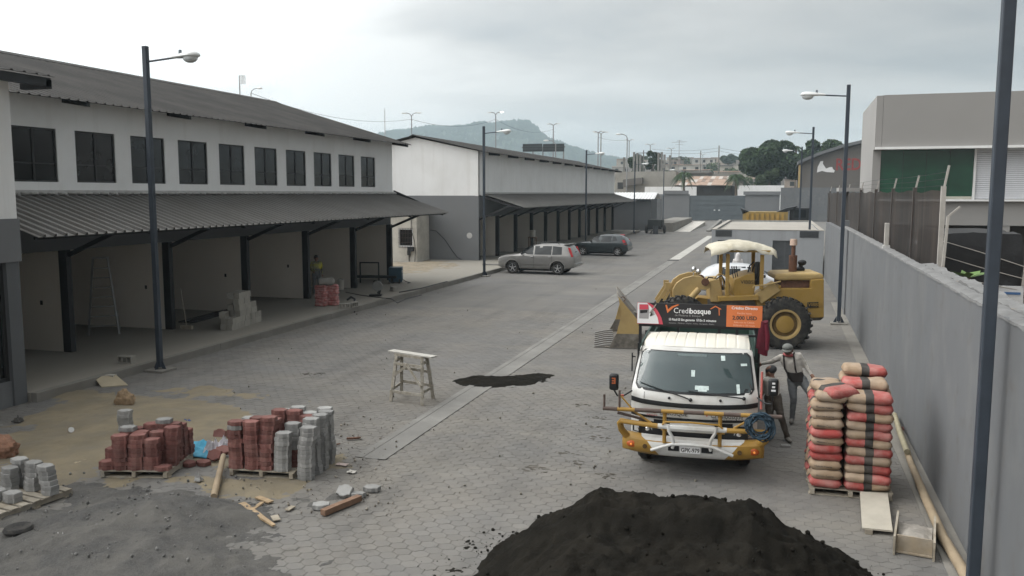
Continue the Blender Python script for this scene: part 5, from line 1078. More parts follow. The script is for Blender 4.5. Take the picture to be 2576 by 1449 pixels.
# ---------------------------------------------------------------- dump truck behind the transformer room
m_dy = M('dump_yellow', (.27, .19, .065), .6, var=.15, scale=2, dirt=(.25, .17, .07), damt=.5)
DY = 74.0; dt0 = PY(1868, 550, DY); dt1 = PY(1982, 550, DY)
dp = thing('dump_truck', 'yellow tipper truck standing behind the transformer room', 'dump truck', ((dt0.x + dt1.x) / 2, DY, 0)); hl_ = (dt1.x - dt0.x) / 2
zt_ = PY(1920, 533, DY).z
MB().bx(-hl_, hl_, 0, 2.4, 1.3, zt_).build('tipper_body', m_dy, dp, smooth=0)
for i in range(8): MB().bx(-hl_ + .2 + i * (2 * hl_ - .4) / 8 + .1, -hl_ + .2 + (i + 1) * (2 * hl_ - .4) / 8 - .1, -.09, -.002, 1.5, zt_ - .15).build('side_rib', M('dump_yellow_dark', (.34, .21, .05), .6), dp, smooth=0)
MB().prism([(hl_ - .9, zt_), (hl_ - .2, zt_ + .3), (hl_ + .7, zt_ + .5), (hl_ + .7, zt_ + .42), (hl_ - .1, zt_)], 0, 2.4, lambda u, v, w: (u, w, v)).build('cab_guard', m_steel, dp, smooth=0)
MB().prism([(-hl_ - .2, zt_ + .3), (-hl_ + .5, zt_ + .02), (-hl_, zt_ - .2)], 0, 2.4, lambda u, v, w: (u, w, v)).build('tail_lip', m_steel, dp, smooth=0)
cbm = MB().bx(hl_ + .15, hl_ + 1.7, .1, 2.3, .7, zt_ + .35).build('cab', m_steel, dp, smooth=0, bevel=.08); MB().bx(hl_ + .5, hl_ + 1.4, .08, .095, zt_ - .45, zt_ + .2).build('door_window', m_carglass, cbm, smooth=0)
MB().bx(-hl_, hl_ + 1.7, .8, 1.6, .7, 1.2).build('chassis', m_steel, dp, smooth=0)
for x in (-hl_ + .7, -hl_ + 1.8, hl_ + .9):
    for y in (.2, 2.2): MB().lathe([(0, -.15), (.4, -.15), (.5, -.1), (.5, .1), (.4, .15), (0, .15)], (x, y, .5), (0, 1, 0), 18).build('wheel', m_rubber, dp)
# ---------------------------------------------------------------- small equipment trailer and drum near the guard hut
tl = thing('equipment_trailer', 'small dark trailer with box and two big tyres near the guard hut', 'trailer', (G(1645, 588).x, 95.4, 0))
MB().bx(-.8, .8, .2, 2.2, .7, 1.55).build('box', M('trailer_dark', (.03, .032, .03), .7, var=.3), tl, smooth=0, bevel=.04); MB().bx(-.75, .75, 0, 2.4, .5, .7).build('frame', m_steel, tl, smooth=0)
for x in (-1.0, 1.0): MB().lathe([(0, -.14), (.3, -.14), (.46, -.1), (.46, .1), (.3, .14), (0, .14)], (x, 1.0, .46), (1, 0, 0), 18).build('wheel', m_rubber, tl)
MB().bar((0, .1, .6), (-.3, -1.0, .1), .08).build('drawbar', m_steel, tl, smooth=0)
dm = thing('oil_drum', 'dark upright drum standing in front of the small trailer', 'drum', (G(1645, 588).x + .25, 94.6, 0)); MB().lathe([(.29, 0), (.3, .02), (.29, .3), (.305, .32), (.29, .34), (.29, .6), (.305, .62), (.29, .64), (.29, .9), (.27, .9), (.26, .87), (0, .87)], n=20).build('shell', M('drum_blue_grey', (.06, .065, .07), .6, var=.2), dm); MB().cyl((.12, 0, .87), (.12, 0, .89), .03, n=8).build('bung', m_steel, dm)
# ---------------------------------------------------------------- red motorcycle beyond the hatchback
mc = thing('motorcycle', 'red motorcycle standing on the walkway beyond the dark hatchback', 'motorcycle', (PY(1545, 590, 70).x, 70, 0), rad(170))
for x in (-.62, .62):
    w = MB().lathe([(.24, -.05), (.3, -.05), (.3, .05), (.24, .05)], (x, 0, .3), (0, 1, 0), 20, cap=False).build('wheel', m_rubber, mc); MB().lathe([(.06, -.03), (.25, -.02), (.25, .02), (.06, .03)], (x, 0, .3), (0, 1, 0), 14).build('rim', m_rim, w)
m_mred = M('bike_red', (.4, .02, .03), .3, var=.05)
MB().ell((.12, 0, .85), (.3, .15, .14), 14, 8).build('tank', m_mred, mc); MB().box((-.35, 0, .82), (.6, .24, .1)).build('seat', m_blackp, mc, smooth=0, bevel=.04); MB().box((.05, 0, .5), (.4, .25, .35)).build('engine', m_steel, mc, smooth=0, bevel=.04)
MB().tube([(.62, .08, .3), (.5, .08, .7), (.38, .06, 1.0)], .025, 6).tube([(.62, -.08, .3), (.5, -.08, .7), (.38, -.06, 1.0)], .025, 6).build('fork', m_chrome, mc); MB().tube([(.3, .36, 1.08), (.38, .15, 1.05), (.38, -.15, 1.05), (.3, -.36, 1.08)], .018, 6).build('handlebar', m_blackp, mc)
MB().box((-.75, 0, .95), (.35, .3, .3)).build('top_box', m_mred, mc, smooth=0, bevel=.04); MB().tube([(-.62, 0, .3), (-.3, 0, .5), (.1, 0, .42), (.38, 0, .95)], .03, 6).build('frame', m_mred, mc); MB().ell((.55, 0, .9), (.08, .1, .1), 10, 6).build('headlight', m_lampc, mc)
# ================================================================ building materials and small things
m_redp = M('red_paver', (.155, .064, .055), .9, var=.18, scale=6, bump=.25, bscale=60, dirt=(.22, .13, .11), damt=.5, dscale=4, rand=.25)
m_greyp = M('grey_paver', (.25, .247, .237), .9, var=.12, scale=6, bump=.25, bscale=60, rand=.2)
PT = .07
def stack_paver_mesh(nm, mat):
    o = paver_outline(.235, .165, .016); n = len(o); i_ = [(x * .95, y * .93) for x, y in o]
    v = [(x, y, PT - .001) for x, y in i_] + [(x, y, PT - .010) for x, y in o] + [(x, y, .006) for x, y in o] + [(x, y, .0) for x, y in i_]
    f = [tuple(range(n)), tuple(range(4 * n - 1, 3 * n - 1, -1))]
    for a in (0, n, 2 * n): f += [(a + k, a + n + k, a + n + (k + 1) % n, a + (k + 1) % n) for k in range(n)]
    me = MB().add(v, f).mesh(nm, 0); me.materials.append(mat); return me
ME_R, ME_G = stack_paver_mesh('red_paver', m_redp), stack_paver_mesh('grey_paver', m_greyp)
def paver_at(red, loc, rz, label, group, rot=None):
    o = O('concrete_paver', ME_R if red else ME_G, None, None, loc=loc, rot=rot or (0, 0, rz)); return tag(o, label, 'paver', group)
def pallet(label, loc, rz, w=1.1, d=1.0, h=.12):
    t = thing('wooden_pallet', label, 'pallet', loc, rz)
    for i in range(7): y = d * (i + .5) / 7; MB().box((w / 2, y, h - .01 + random.uniform(-.003, .003)), (w, d / 7 * .72, .02)).build('deck_board', m_woodg, t, smooth=0)
    for x in (.05, w / 2, w - .05): MB().box((x, d / 2, h / 2), (.06, d, h - .04)).build('stringer', m_woodg, t, smooth=0)
    for y in (.08, d / 2, d - .08): MB().box((w / 2, y, .01), (w, .1, .02)).build('bottom_board', m_woodg, t, smooth=0)
    return t
CORE = {True: [], False: []}
def stacks(base, rz, cols, labelr, labelg, groupr, groupg, z0, jit=.009):
    R = Matrix.Rotation(rz, 3, 'Z')
    for (x, y, seq, lean) in cols:
        dx = dy = 0.0; hid = len(seq) - 4 if (y > .25 and len(cols) > 7) else 0
        for k, ch in enumerate(seq):
            if ch == ' ': continue
            dx += random.gauss(lean[0], jit); dy += random.gauss(lean[1], jit * .7); p = R @ Vector((x + dx, y + dy, 0)) + Vector(base)
            if k < hid: CORE[ch == 'r'].append((p.x, p.y, z0 + k * PT, rz + random.gauss(0, .06))); continue
            paver_at(ch == 'r', (p.x, p.y, z0 + k * PT), rz + random.gauss(0, .06), labelr if ch == 'r' else labelg, groupr if ch == 'r' else groupg)
b0 = G(250, 1203); R1 = rad(15)
pallet('weathered pallet under the red paver stacks beside the blue sheet', (b0.x, b0.y, 0), R1)
LR1, LG1 = 'red concrete paver stacked on the pallet left of the blue sheet', 'grey concrete paver topping the red stacks left of the blue sheet'
cols = [(.09, .10, 'rr', (0, 0)), (.30, .10, 'r' * 8, (0, 0)), (.55, .10, 'r' * 8, (.002, 0)), (.79, .12, 'r' * 7, (.003, 0)), (.98, .09, 'r', (0, 0)),
        (.08, .32, 'r' * 4, (0, 0)), (.33, .31, 'r' * 8 + 'g', (0, 0)), (.57, .31, 'r' * 8, (0, 0)), (.80, .31, 'r' * 8, (0, 0)), (1.0, .33, 'r' * 9, (0, 0)),
        (.10, .55, 'r' * 5, (0, 0)), (.36, .53, 'r' * 8, (0, 0)), (.62, .54, 'r' * 9, (0, 0)), (.99, .56, 'r' * 9, (0, 0)), (.82, .55, 'r' * 9 + 'g', (0, 0)), (.97, .78, 'r' * 8, (0, 0)), (.97, .96, 'r' * 6, (0, 0))]
stacks((b0.x, b0.y, 0), R1, cols, LR1, LG1, 'red pavers on the pallet left of the blue sheet', 'grey pavers topping the red stacks', .121)
b1_ = G(575, 1198); R2 = rad(7)
pallet('weathered pallet under the mixed red and grey paver stacks', (b1_.x, b1_.y, 0), R2)
LR2, LG2 = 'red concrete paver in the taller stacks right of the blue sheet', 'grey concrete paver in the taller stacks right of the blue sheet'
cols = [(.10, .10, 'r' * 9 + 'gr', (-.004, 0)), (.36, .10, 'rr' + 'r' * 9, (0.001, 0)), (.60, .10, 'r' * 12, (.008, .002)), (.88, .09, 'g' * 9, (0, 0)),
        (.16, .33, 'r' * 9 + 'r', (0, 0)), (.40, .33, 'r' * 11, (0, 0)), (.64, .34, 'r' * 11, (0, 0)), (.96, .32, 'rrrrggg' + 'ggg', (0, 0)), (1.14, .33, 'r' * 4, (0, 0)),
        (.12, .57, 'r' * 8 + 'gg', (0, 0)), (.36, .57, 'r' * 9 + 'g', (0, 0)), (.60, .58, 'r' * 12, (0, 0)), (.86, .57, 'r' * 12, (0, 0)), (1.04, .58, 'r' * 11, (0, 0))]
stacks((b1_.x, b1_.y, 0), R2, cols, LR2, LG2, 'red pavers right of the blue sheet', 'grey pavers right of the blue sheet', .121)
cols = [(1.26, .10, 'g' * 12, (0.0005, 0)), (1.30, .36, 'g' * 13, (0, 0)), (1.30, .60, 'g' * 13, (0, 0)), (1.30, .84, 'g' * 13, (0, 0)), (1.22, 1.05, 'g' * 13, (0, 0)), (.98, .98, 'g' * 12, (0, 0)), (.76, 1.0, 'g' * 13, (0, 0)), (.52, 1.0, 'g' * 12, (0, 0))]
stacks((b1_.x, b1_.y, 0), R2, cols, LR2, 'grey concrete paver in the columns standing on the ground behind the taller pallet', 'red pavers right of the blue sheet', 'grey pavers standing on the ground', .0)
# pallet at the edge of the gravel
b2_ = Vector((-11.05, 8.72, 0)); R3 = rad(-8)
pallet('broken pallet with a few grey paver stacks beside the gravel', b2_, R3, 1.1, 1.15, .11)
cols = [(.98, .86, 'g' * 6, (-.006, 0)), (.62, .86, 'g' * 6, (.004, 0)), (.30, .92, 'g' * 6, (0, 0)), (.35, .70, 'g' * 5, (0, 0)), (.80, .42, 'gg', (0, 0)), (.52, .40, 'gg', (0, 0))]
stacks((b2_.x, b2_.y, 0), R3, cols, '', 'grey concrete paver stacked on the broken pallet beside the gravel', '', 'grey pavers on the broken pallet', .111, .014)
p = G(318, 1090); stacks((p.x, p.y, 0), .2, [(0, 0, 'g' * 6, (.004, 0))], '', 'grey concrete paver in the lone stack on the sand', '', 'grey pavers on the sand', .03, .01)
LL = 'loose red paver lying on the ground beside the blue sheet'
for px, py, rx in ((475, 1172, 0), (512, 1170, 0), (543, 1160, .9), (562, 1150, .5), (556, 1105, 1.2)): q = G(px, py); paver_at(True, (q.x, q.y, .09 if rx else .005), random.uniform(-.5, .5), LL, 'loose red pavers', rot=(rx, 0, random.uniform(-.6, .6)))
LG_ = 'loose grey paver lying by the brown squared beam'
for px, py, rx in ((808, 1280, 0), (870, 1250, .7), (898, 1252, -.15), (936, 1236, 0)): q = G(px, py); paver_at(False, (q.x, q.y, .07 if rx > .3 else .012), random.uniform(-.5, .5), LG_, 'loose grey pavers', rot=(rx, 0, random.uniform(-.5, .5)))
for isr, me_, nm in ((True, ME_R, 'red_paver_core'), (False, ME_G, 'grey_paver_core')):
    cv_ = np.array([tuple(v.co) for v in me_.vertices]); mb = MB()
    for x, y, z, a in CORE[isr]: mb.add([(x + p[0] * math.cos(a) - p[1] * math.sin(a), y + p[0] * math.sin(a) + p[1] * math.cos(a), z + p[2]) for p in cv_], [tuple(q.vertices) for q in me_.polygons])
    o = mb.build(nm, m_redp if isr else m_greyp, smooth=0); stuff(o); o['label'] = ('red' if isr else 'grey') + ' pavers hidden deep inside the paver stacks'
def lump(name, label, cat, px, py, r, mat, seed, z=None):
    c = G(px, py); mb = MB(); mb.ell((0, 0, 0), r, 22, 14); vs = []
    for p in mb.v:
        v = Vector(p); n = mnoise.fractal(Vector((v.x * 5 + seed, v.y * 5, v.z * 5)), .6, 2, 4); k = 1 + .35 * n; vs.append((v.x * k, v.y * k, max(-r[2] * .75, v.z * k)))
    mb.v = vs; o = mb.build(name, mat, smooth=22); o.location = (c.x, c.y, r[2] * .75 if z is None else z); return tag(o, label, cat)
def crumple(name, label, cat, px, py, w, d, h, mat, seed, n=18, z=.0, group=None, flat=False):
    c = G(px, py); vs = []; k = n + 1
    for j in range(k):
        for i in range(k):
            u, v = i / n - .5, j / n - .5; e = 1 - max(abs(u), abs(v)) * 2; f = mnoise.fractal(Vector((u * 4 + seed, v * 4, seed)), .7, 2, 3)
            vs.append((u * w + .06 * w * mnoise.noise(Vector((v * 5, seed, 1))), v * d + .08 * d * mnoise.noise(Vector((u * 5, seed, 2))), max(.004, h * (min(1, e * 2.5) * .55 if not flat else .12) * (1 + .9 * f) + h * .35 * abs(f)) + z))
    o = MB().add(vs, [(j * k + i, j * k + i + 1, (j + 1) * k + i + 1, (j + 1) * k + i) for j in range(n) for i in range(n)]).build(name, mat, smooth=25); o.location = (c.x, c.y, .02); so = o.modifiers.new('thick', 'SOLIDIFY'); so.thickness = .004
    return tag(o, label, cat, group)
crumple('blue_tarp', 'crumpled bright blue plastic sheet between the two red paver pallets', 'tarp', 503, 1136, .95, .72, .11, M('blue_sheet', (.035, .22, .33), .6, var=.25, scale=5), 2.2)
crumple('plastic_bag', 'crumpled whitish plastic bag next to the blue sheet', 'bag', 548, 1140, .36, .5, .24, M('white_plastic', (.42, .40, .42), .6, var=.15, scale=9), 5.1)
lump('paper_bag', 'torn brown paper cement bag on the sand behind the lone grey stack', 'bag', 315, 1022, (.22, .17, .2), M('kraft_paper', (.23, .16, .095), .9, var=.35, scale=9), 7.7)
lump('paper_bag', 'ripped red-brown paper bag behind the broken pallet', 'bag', 12, 1150, (.25, .18, .22), M('kraft_red', (.24, .13, .085), .9, var=.35, scale=9), 9.1)
crumple('cardboard_sheet', 'flat tan cardboard sheet lying on the sand', 'cardboard', 180, 1155, .62, .5, .05, M('cardboard', (.34, .29, .20), .9, var=.12, scale=4), 11.3, flat=True)
crumple('paper_scrap', 'white board scrap lying on the sand near the cardboard', 'scrap', 82, 1130, .34, .22, .03, M('paper_white', (.45, .43, .39), .8, var=.1), 13.5, flat=True)
crumple('paper_scrap', 'pale torn paper scrap beside the cardboard and broken pallet', 'scrap', 112, 1165, .2, .15, .03, MATS['paper_white'], 15.5, flat=True)
crumple('snack_packet', 'small blue and red packet on the sand behind the red stacks', 'packet', 470, 1065, .2, .1, .06, M('packet_blue', (.06, .10, .25), .5, var=.6, scale=14), 17.0)
crumple('paper_scrap', 'pinkish paper scrap on the ground right of the grey stacks', 'scrap', 860, 1172, .2, .12, .03, M('paper_pink', (.42, .34, .31), .8, var=.1), 19.5, flat=True)
crumple('paper_scrap', 'white paper scrap on the ground below the pinkish one', 'scrap', 885, 1190, .14, .12, .04, MATS['paper_white'], 21.5, flat=True)
cp_ = thing('plastic_cup', 'white plastic cup tipped over on the sand', 'cup', tuple(G(178, 1090))); cp_.rotation_euler = (1.45, 0, .9); cp_.location.z = .08; MB().lathe([(.035, 0), (.05, .12)], n=14).build('cup_wall', m_sw, cp_); MB().lathe([(0, .004), (.035, .004)], n=14).build('cup_base', m_sw, cp_)
# timber lying about
def timber(name, label, cat, p, q, w, h, mat, z0=.02, z1=.02, group=None, taper=1.0):
    a = G(*p) + Vector((0, 0, z0 + h / 2)); b = G(*q) + Vector((0, 0, z1 + h / 2)); d = b - a; n = 6; vs = []; s = d.cross(Vector((0, 0, 1))).normalized(); u = s.cross(d).normalized()
    for i in range(n + 1):
        f = i / n; c = a + d * f + s * random.uniform(-.004, .004); k = 1 + (taper - 1) * f
        vs += [c + s * w / 2 * k + u * h / 2 * k, c - s * w / 2 * k + u * h / 2 * k, c - s * w / 2 * k - u * h / 2 * k, c + s * w / 2 * k - u * h / 2 * k]
    fc = [(i * 4 + k, i * 4 + (k + 1) % 4, i * 4 + 4 + (k + 1) % 4, i * 4 + 4 + k) for i in range(n) for k in range(4)] + [(0, 1, 2, 3), tuple(4 * n + k for k in range(4))]
    return tag(MB().add(vs, fc).build(name, mat, smooth=0), label, cat, group)
def log(name, label, cat, pts, rs, mat, n=10): return tag(MB().tube(pts, rs, n).build(name, mat, smooth=50), label, cat)
m_fresh = M('fresh_wood', (.31, .225, .135), .8, var=.3, scale=9, bump=.3, bscale=40); m_redw = M('reddish_wood', (.19, .115, .075), .85, var=.25, scale=8, bump=.3, bscale=30); m_bamboo = M('bamboo_tan', (.27, .21, .14), .75, var=.2, scale=3, dirt=(.25, .2, .13), damt=.5, dscale=4)
a = G(538, 1258); b = G(563, 1172); log('wooden_pole', 'short barkless wooden pole leaning against the taller paver pallet', 'pole', [a + Vector((0, 0, .05)), (a + b) / 2 + Vector((0, 0, .10)), b + Vector((0, 0, .17))], [.052, .05, .045], m_bamboo)
timber('broken_plank', 'split fresh-coloured plank with splintered end on the gravel edge', 'plank', (608, 1276), (690, 1330), .10, .05, m_fresh, taper=.45)
timber('broken_plank', 'short fresh-coloured plank piece crossing under the split plank', 'plank', (628, 1292), (660, 1268), .06, .02, m_fresh, .015, .015)
timber('wood_offcut', 'flat wood chip beside the split plank towards the pallet', 'offcut', (648, 1255), (682, 1268), .09, .02, m_fresh)
timber('wood_offcut', 'square wood chip right of the split plank', 'offcut', (690, 1302), (697, 1314), .1, .015, m_woodg)
timber('wood_offcut', 'pale wood chip on the dusty ground right of the split plank', 'offcut', (722, 1288), (738, 1278), .08, .015, m_woodg)
timber('wood_beam', 'reddish brown squared beam beside the loose grey pavers', 'beam', (812, 1300), (905, 1262), .095, .08, m_redw)
timber('wood_stick', 'thin grey stick lying on the gravel by the broken pallet', 'stick', (50, 1310), (138, 1294), .03, .02, m_woodg)
timber('wood_stick', 'dark short stick on the paving right of the grey stacks', 'stick', (872, 1108), (908, 1106), .05, .03, m_rust)
timber('wood_stick', 'thin dark stick on the ground near the grey columns', 'stick', (835, 1125), (855, 1120), .03, .02, m_rust)
MBk = MB()
ring = thing('rubber_ring', 'round black rubber tyre piece lying on the gravel', 'tyre', (G(47, 1345).x, G(47, 1345).y, .07)); MB().lathe([(.06, .03), (.10, .05), (.16, .045), (.185, .01), (.16, -.03), (.08, -.03), (.05, -.01), (.06, .03)], n=26, cap=False).build('tyre', m_rubber, ring); MB().lathe([(.0, .02), (.06, .03)], n=14).build('centre', m_rubber, ring)
crumple('plaster_lump', 'broken white plaster lump on the gravel', 'rubble', 150, 1375, .26, .16, .12, m_flash, 23.1)
crumple('stone_lump', 'pale stone lump at the corner of the red paver pallet', 'stone', 500, 1213, .12, .1, .1, m_greyp, 25.1)
crumple('stone_lump', 'dark stone lump on the gravel below the pallet', 'stone', 300, 1320, .14, .12, .09, m_gravel, 27.1)
crumple('stone_lump', 'grey stone lump on the sand by the walkway end', 'stone', 45, 1063, .2, .14, .1, m_gravel, 28.1)
# board leaning on the kerb with a block under it
tb = tag(MB().add([tuple(G(255, 975)), tuple(G(322, 970)), tuple(G(292, 945, .17)), tuple(G(237, 950, .17))] + [tuple(Vector(v) + Vector((0, 0, .02))) for v in (G(255, 975), G(322, 970), G(292, 945, .17), G(237, 950, .17))], [(3, 2, 1, 0), (4, 5, 6, 7), (0, 1, 5, 4), (1, 2, 6, 5), (2, 3, 7, 6), (3, 0, 4, 7)]).build('plywood_board', M('plywood', (.36, .31, .22), .85, var=.12, scale=3), smooth=0), 'tan plywood board sloping from the kerb down to the yard', 'board')
# hollow concrete blocks
m_block = M('block_concrete', (.30, .285, .25), .92, var=.12, scale=4, bump=.35, bscale=45, rand=.1)
def block_mesh():
    L_, W_, H_ = .39, .19, .185; mb = MB(); t = .03
    mb.bx(-L_ / 2, L_ / 2, -W_ / 2, -W_ / 2 + t, 0, H_); mb.bx(-L_ / 2, L_ / 2, W_ / 2 - t, W_ / 2, 0, H_)
    for x in (-L_ / 2 + t / 2, -.065, .065, L_ / 2 - t / 2): mb.box((x, 0, H_ / 2), (t - .002 if abs(x) < .1 else t, W_ - 2 * t, H_))
    me = mb.mesh('hollow_block', 0); me.materials.append(m_block); return me
ME_B = block_mesh()
def block(loc, rz, label, group=None, rot=None): return tag(O('hollow_block', ME_B, None, None, loc=loc, rot=rot or (0, 0, rz)), label, 'concrete block', group)
base = G(585, 832, .2); c2 = G(690, 798, .2); rz = math.atan2(c2.y - base.y, c2.x - base.x); R = Matrix.Rotation(rz, 3, 'Z')
HB = .187; lay = [(0, [0, .4, .8, 1.2, 1.6]), (1, [.05, .45, .85, 1.25, 1.6]), (2, [.55, .95, 1.3]), (3, [.5, .9, 1.25]), (4, [.45, .85]), (5, [.5, .9])]
for k, xs_ in lay:
    for x in xs_:
        for r_ in range(2 if k < 4 else 1 + (k == 5)):
            q = R @ Vector((x + .2, r_ * .21 + .1, 0)) + Vector((base.x, base.y, .2 + k * HB)); block(q, rz + random.gauss(0, .03), 'grey hollow block in the stepped stack on the walkway', 'blocks of the stepped stack')
q = R @ Vector((.15, .45, 0)) + Vector((base.x, base.y, .2 + 2 * HB)); block(q + Vector((0, 0, .1)), rz, 'hollow block lying on its side at the low end of the stepped stack', None, (math.pi / 2, 0, rz + .2))
q = G(325, 912, .2); block((q.x, q.y, .3), 0, 'single hollow block lying near the kerb beside the lamp post', None, (math.pi / 2, 0, .1))
for i, (px, py, lab) in enumerate(((868, 775, 'hollow block lying on the kerb beside the black strap'), (884, 772, 'second hollow block on the kerb touching the black strap'), (985, 732, 'hollow block on the walkway near the blue welder'), (265, 965, 'hollow block under the sloping plywood board'))): q = G(px, py, .2 if i < 3 else 0); block((q.x, q.y, q.z + .1), 0, lab, None, (math.pi / 2, 0, .4 + i))
# aluminium stepladder in the second bay
lp = G(262, 842, .2); la = thing('step_ladder', 'pale aluminium stepladder standing in the dark shop bay', 'ladder', (lp.x, lp.y, .2), rad(42)); m_alu = M('aluminium', (.2, .2, .195), .5, metal=.3, var=.15)
for s in (-1, 1):
    MB().bar((s * .42, -.1, 0), (s * .2, .35, 2.3), .06, .03).build('front_rail', m_alu, la, smooth=0); MB().bar((s * .44, .95, 0), (s * .2, .4, 2.28), .04, .03).build('rear_rail', m_alu, la, smooth=0)
for k in range(7): f = .12 + .125 * k; w = .42 - .22 * f; MB().box((0, -.1 + .45 * f, 2.3 * f), (2 * w, .09, .03)).build('tread', m_alu, la, smooth=0)
MB().box((0, .37, 2.31), (.46, .22, .05)).build('top_cap', m_alu, la, smooth=0)
bp = G(470, 828, .2); br = thing('broom', 'broom standing behind a dark column in the third bay', 'broom', (bp.x, bp.y, .2)); MB().cyl((0, 0, .08), (-.25, .1, 1.25), .014, n=6).build('handle', m_woodg, br); MB().box((0, 0, .06), (.42, .1, .12)).build('head', m_woodg, br, smooth=0)
for i in range(9): a = G(450 + i * 2, 812 + i, .2); tag(MB().cyl((a.x, a.y + .06 * i, .23 + .012 * (i % 3)), (a.x - .5, a.y + 4.2 + .06 * i, .23 + .012 * (i % 3)), .022, n=6).build('steel_tube', m_steel), 'dark steel tube in the bundle lying in the bay behind the blocks', 'steel tube', 'steel tubes on the bay floor')
# small pink bags in two columns on the walkway
m_pinkb = M('pink_bag', (.42, .15, .14), .6, var=.3, scale=12, dirt=(.55, .45, .42), damt=.6, dscale=9, rand=.1)
def bag_mesh(nm, L_, W_, H_, seed, mats, bands=None):
    nx, ny = 22, 10; mb = MB(); r = random.Random(seed); vs = []; ph = r.random() * 9
    for sgn in (1, -1):
        for j in range(ny + 1):
            for i in range(nx + 1):
                u, v = 2 * i / nx - 1, 2 * j / ny - 1; z = (max(0, 1 - abs(u) ** 10) ** .42) * (max(0, 1 - abs(v) ** 7) ** .38); k = 1 - .06 * abs(v) ** 4; kv = 1 - .05 * abs(u) ** 6
                vs.append((u * L_ / 2 * k, v * W_ / 2 * kv + .008 * mnoise.noise(Vector((u * 3, ph, 1))), sgn * H_ / 2 * z * (1 + .2 * mnoise.noise(Vector((u * 2.2, v * 2.2, ph + sgn)))) + H_ / 2 + .018 * mnoise.noise(Vector((u * 1.3 + ph, v, 2)))))
    q = nx + 1; n0 = q * (ny + 1)
    for sgn, o in ((1, 0), (-1, n0)):
        for j in range(ny):
            for i in range(nx):
                f = (o + j * q + i, o + j * q + i + 1, o + (j + 1) * q + i + 1, o + (j + 1) * q + i); u = (2 * (i + .5) / nx - 1)
                mb.mi = 0
                if bands: mb.mi = 0 if u < bands[0] else (1 if u < bands[1] else 2)
                mb.f.append(f if sgn > 0 else f[::-1]); mb.m.append(mb.mi)
    mb.v = vs; me = bpy.data.meshes.new(nm); me.from_pydata(mb.v, [], mb.f); me.update(); me.polygons.foreach_set('material_index', mb.m)
    bm = bmesh.new(); bm.from_mesh(me); bmesh.ops.remove_doubles(bm, verts=bm.verts, dist=1e-4); bmesh.ops.recalc_face_normals(bm, faces=bm.faces); bm.to_mesh(me); bm.free()
    me.polygons.foreach_set('use_smooth', [True] * len(me.polygons))
    for m_ in mats: me.materials.append(m_)
    return me
PB = [bag_mesh('pink_bag', .46, .30, .10, k, [m_pinkb]) for k in range(3)]
pb = G(818, 770, .2)
for c, (dx, dy) in enumerate(((-.14, 0), (.16, .3))):
    for k in range(9 - c * 0): tag(O('grout_bag', PB[k % 3], None, None, loc=(pb.x + dx + random.gauss(0, .012), pb.y + dy, .2 + k * .088), rz=random.gauss(.1, .08)), 'small pink bag in the double stack on the walkway', 'bag', 'pink bags on the walkway')
q = pb + Vector((.0, .15, .0)); tag(O('cement_sack', bag_mesh('grey_sack', .6, .45, .26, 5, [M('grey_sack', (.26, .25, .23), .9, var=.2)]), None, None, loc=(q.x, q.y, 1.0), rz=.4), 'grey lumpy sack lying on top of the pink bag stack', 'sack')
# welder, bench frame, chop saw, strap
wq = G(995, 712, .2); wd_ = thing('welding_machine', 'blue box welding machine on the walkway by the last column', 'welder', (wq.x, wq.y, .2), rad(20)); m_wb = M('welder_blue', (.03, .075, .11), .5, var=.15)
MB().box((0, .3, .4), (.62, .75, .68)).build('case', m_wb, wd_, smooth=0, bevel=.02); MB().box((-.33, .3, .4), (.02, .6, .55)).build('front_panel', m_blackp, wd_, smooth=0); MB().box((.315, .1, .55), (.01, .2, .12)).build('logo', m_sw, wd_, smooth=0); MB().tube([(.33, .2, .15), (.5, .1, .05), (.7, 0, .02), (.6, -.3, .02)], .018, 6).build('cable', m_blackp, wd_)
for x in (-.2, .2): MB().lathe([(0, -.03), (.1, -.03), (.1, .03), (0, .03)], (x, -.1, .1), (1, 0, 0), 14).build('wheel', m_rubber, wd_)
tq = G(930, 712, .2); tbf = thing('steel_bench', 'low dark steel bench frame behind the chop saw', 'bench', (tq.x, tq.y, .2), .2)
f_ = MB()
for x in (-.45, .45): f_.box((x, 0, .5), (.06, .06, 1.0))
f_.box((0, 0, .98), (.96, .06, .06)).build('upright_frame', m_steel, tbf, smooth=0); MB().box((0, .1, .3), (2.6, .3, .12)).build('beam', m_steel, tbf, smooth=0)
for x in (-1.1, 1.1): MB().box((x, .1, .12), (.08, .25, .24)).build('foot', m_steel, tbf, smooth=0)
sq = G(945, 745, .2); cs_ = thing('chop_saw', 'grey chop saw with round guard on the walkway floor', 'chop saw', (sq.x, sq.y, .2), .3); MB().box((0, 0, .05), (.5, .3, .06)).build('base', m_steel, cs_, smooth=0); MB().lathe([(0, -.04), (.2, -.04), (.22, 0), (.2, .04), (0, .04)], (.08, 0, .42), (0, 1, 0), 20).build('blade_guard', M('saw_grey', (.17, .17, .16), .5), cs_); MB().bar((.12, 0, .1), (.2, .05, .4), .1).build('arm', m_steel, cs_, smooth=0); MB().tube([(.1, 0, .6), (0, 0, .68), (-.08, 0, .6)], .02, 6).build('handle', m_blackp, cs_)
q = G(858, 728, .2); bk2 = thing('plaster_bucket', 'small pale bucket on the walkway behind the pink bags', 'bucket', (q.x, q.y, .2)); MB().lathe([(.13, 0), (.15, .45), (.14, .45), (.12, .02)], n=18).build('body', MATS['old_cream'], bk2); MB().tube([(-.15, 0, .42), (0, -.02, .5), (.15, 0, .42)], .008, 5).build('handle', m_steel, bk2)
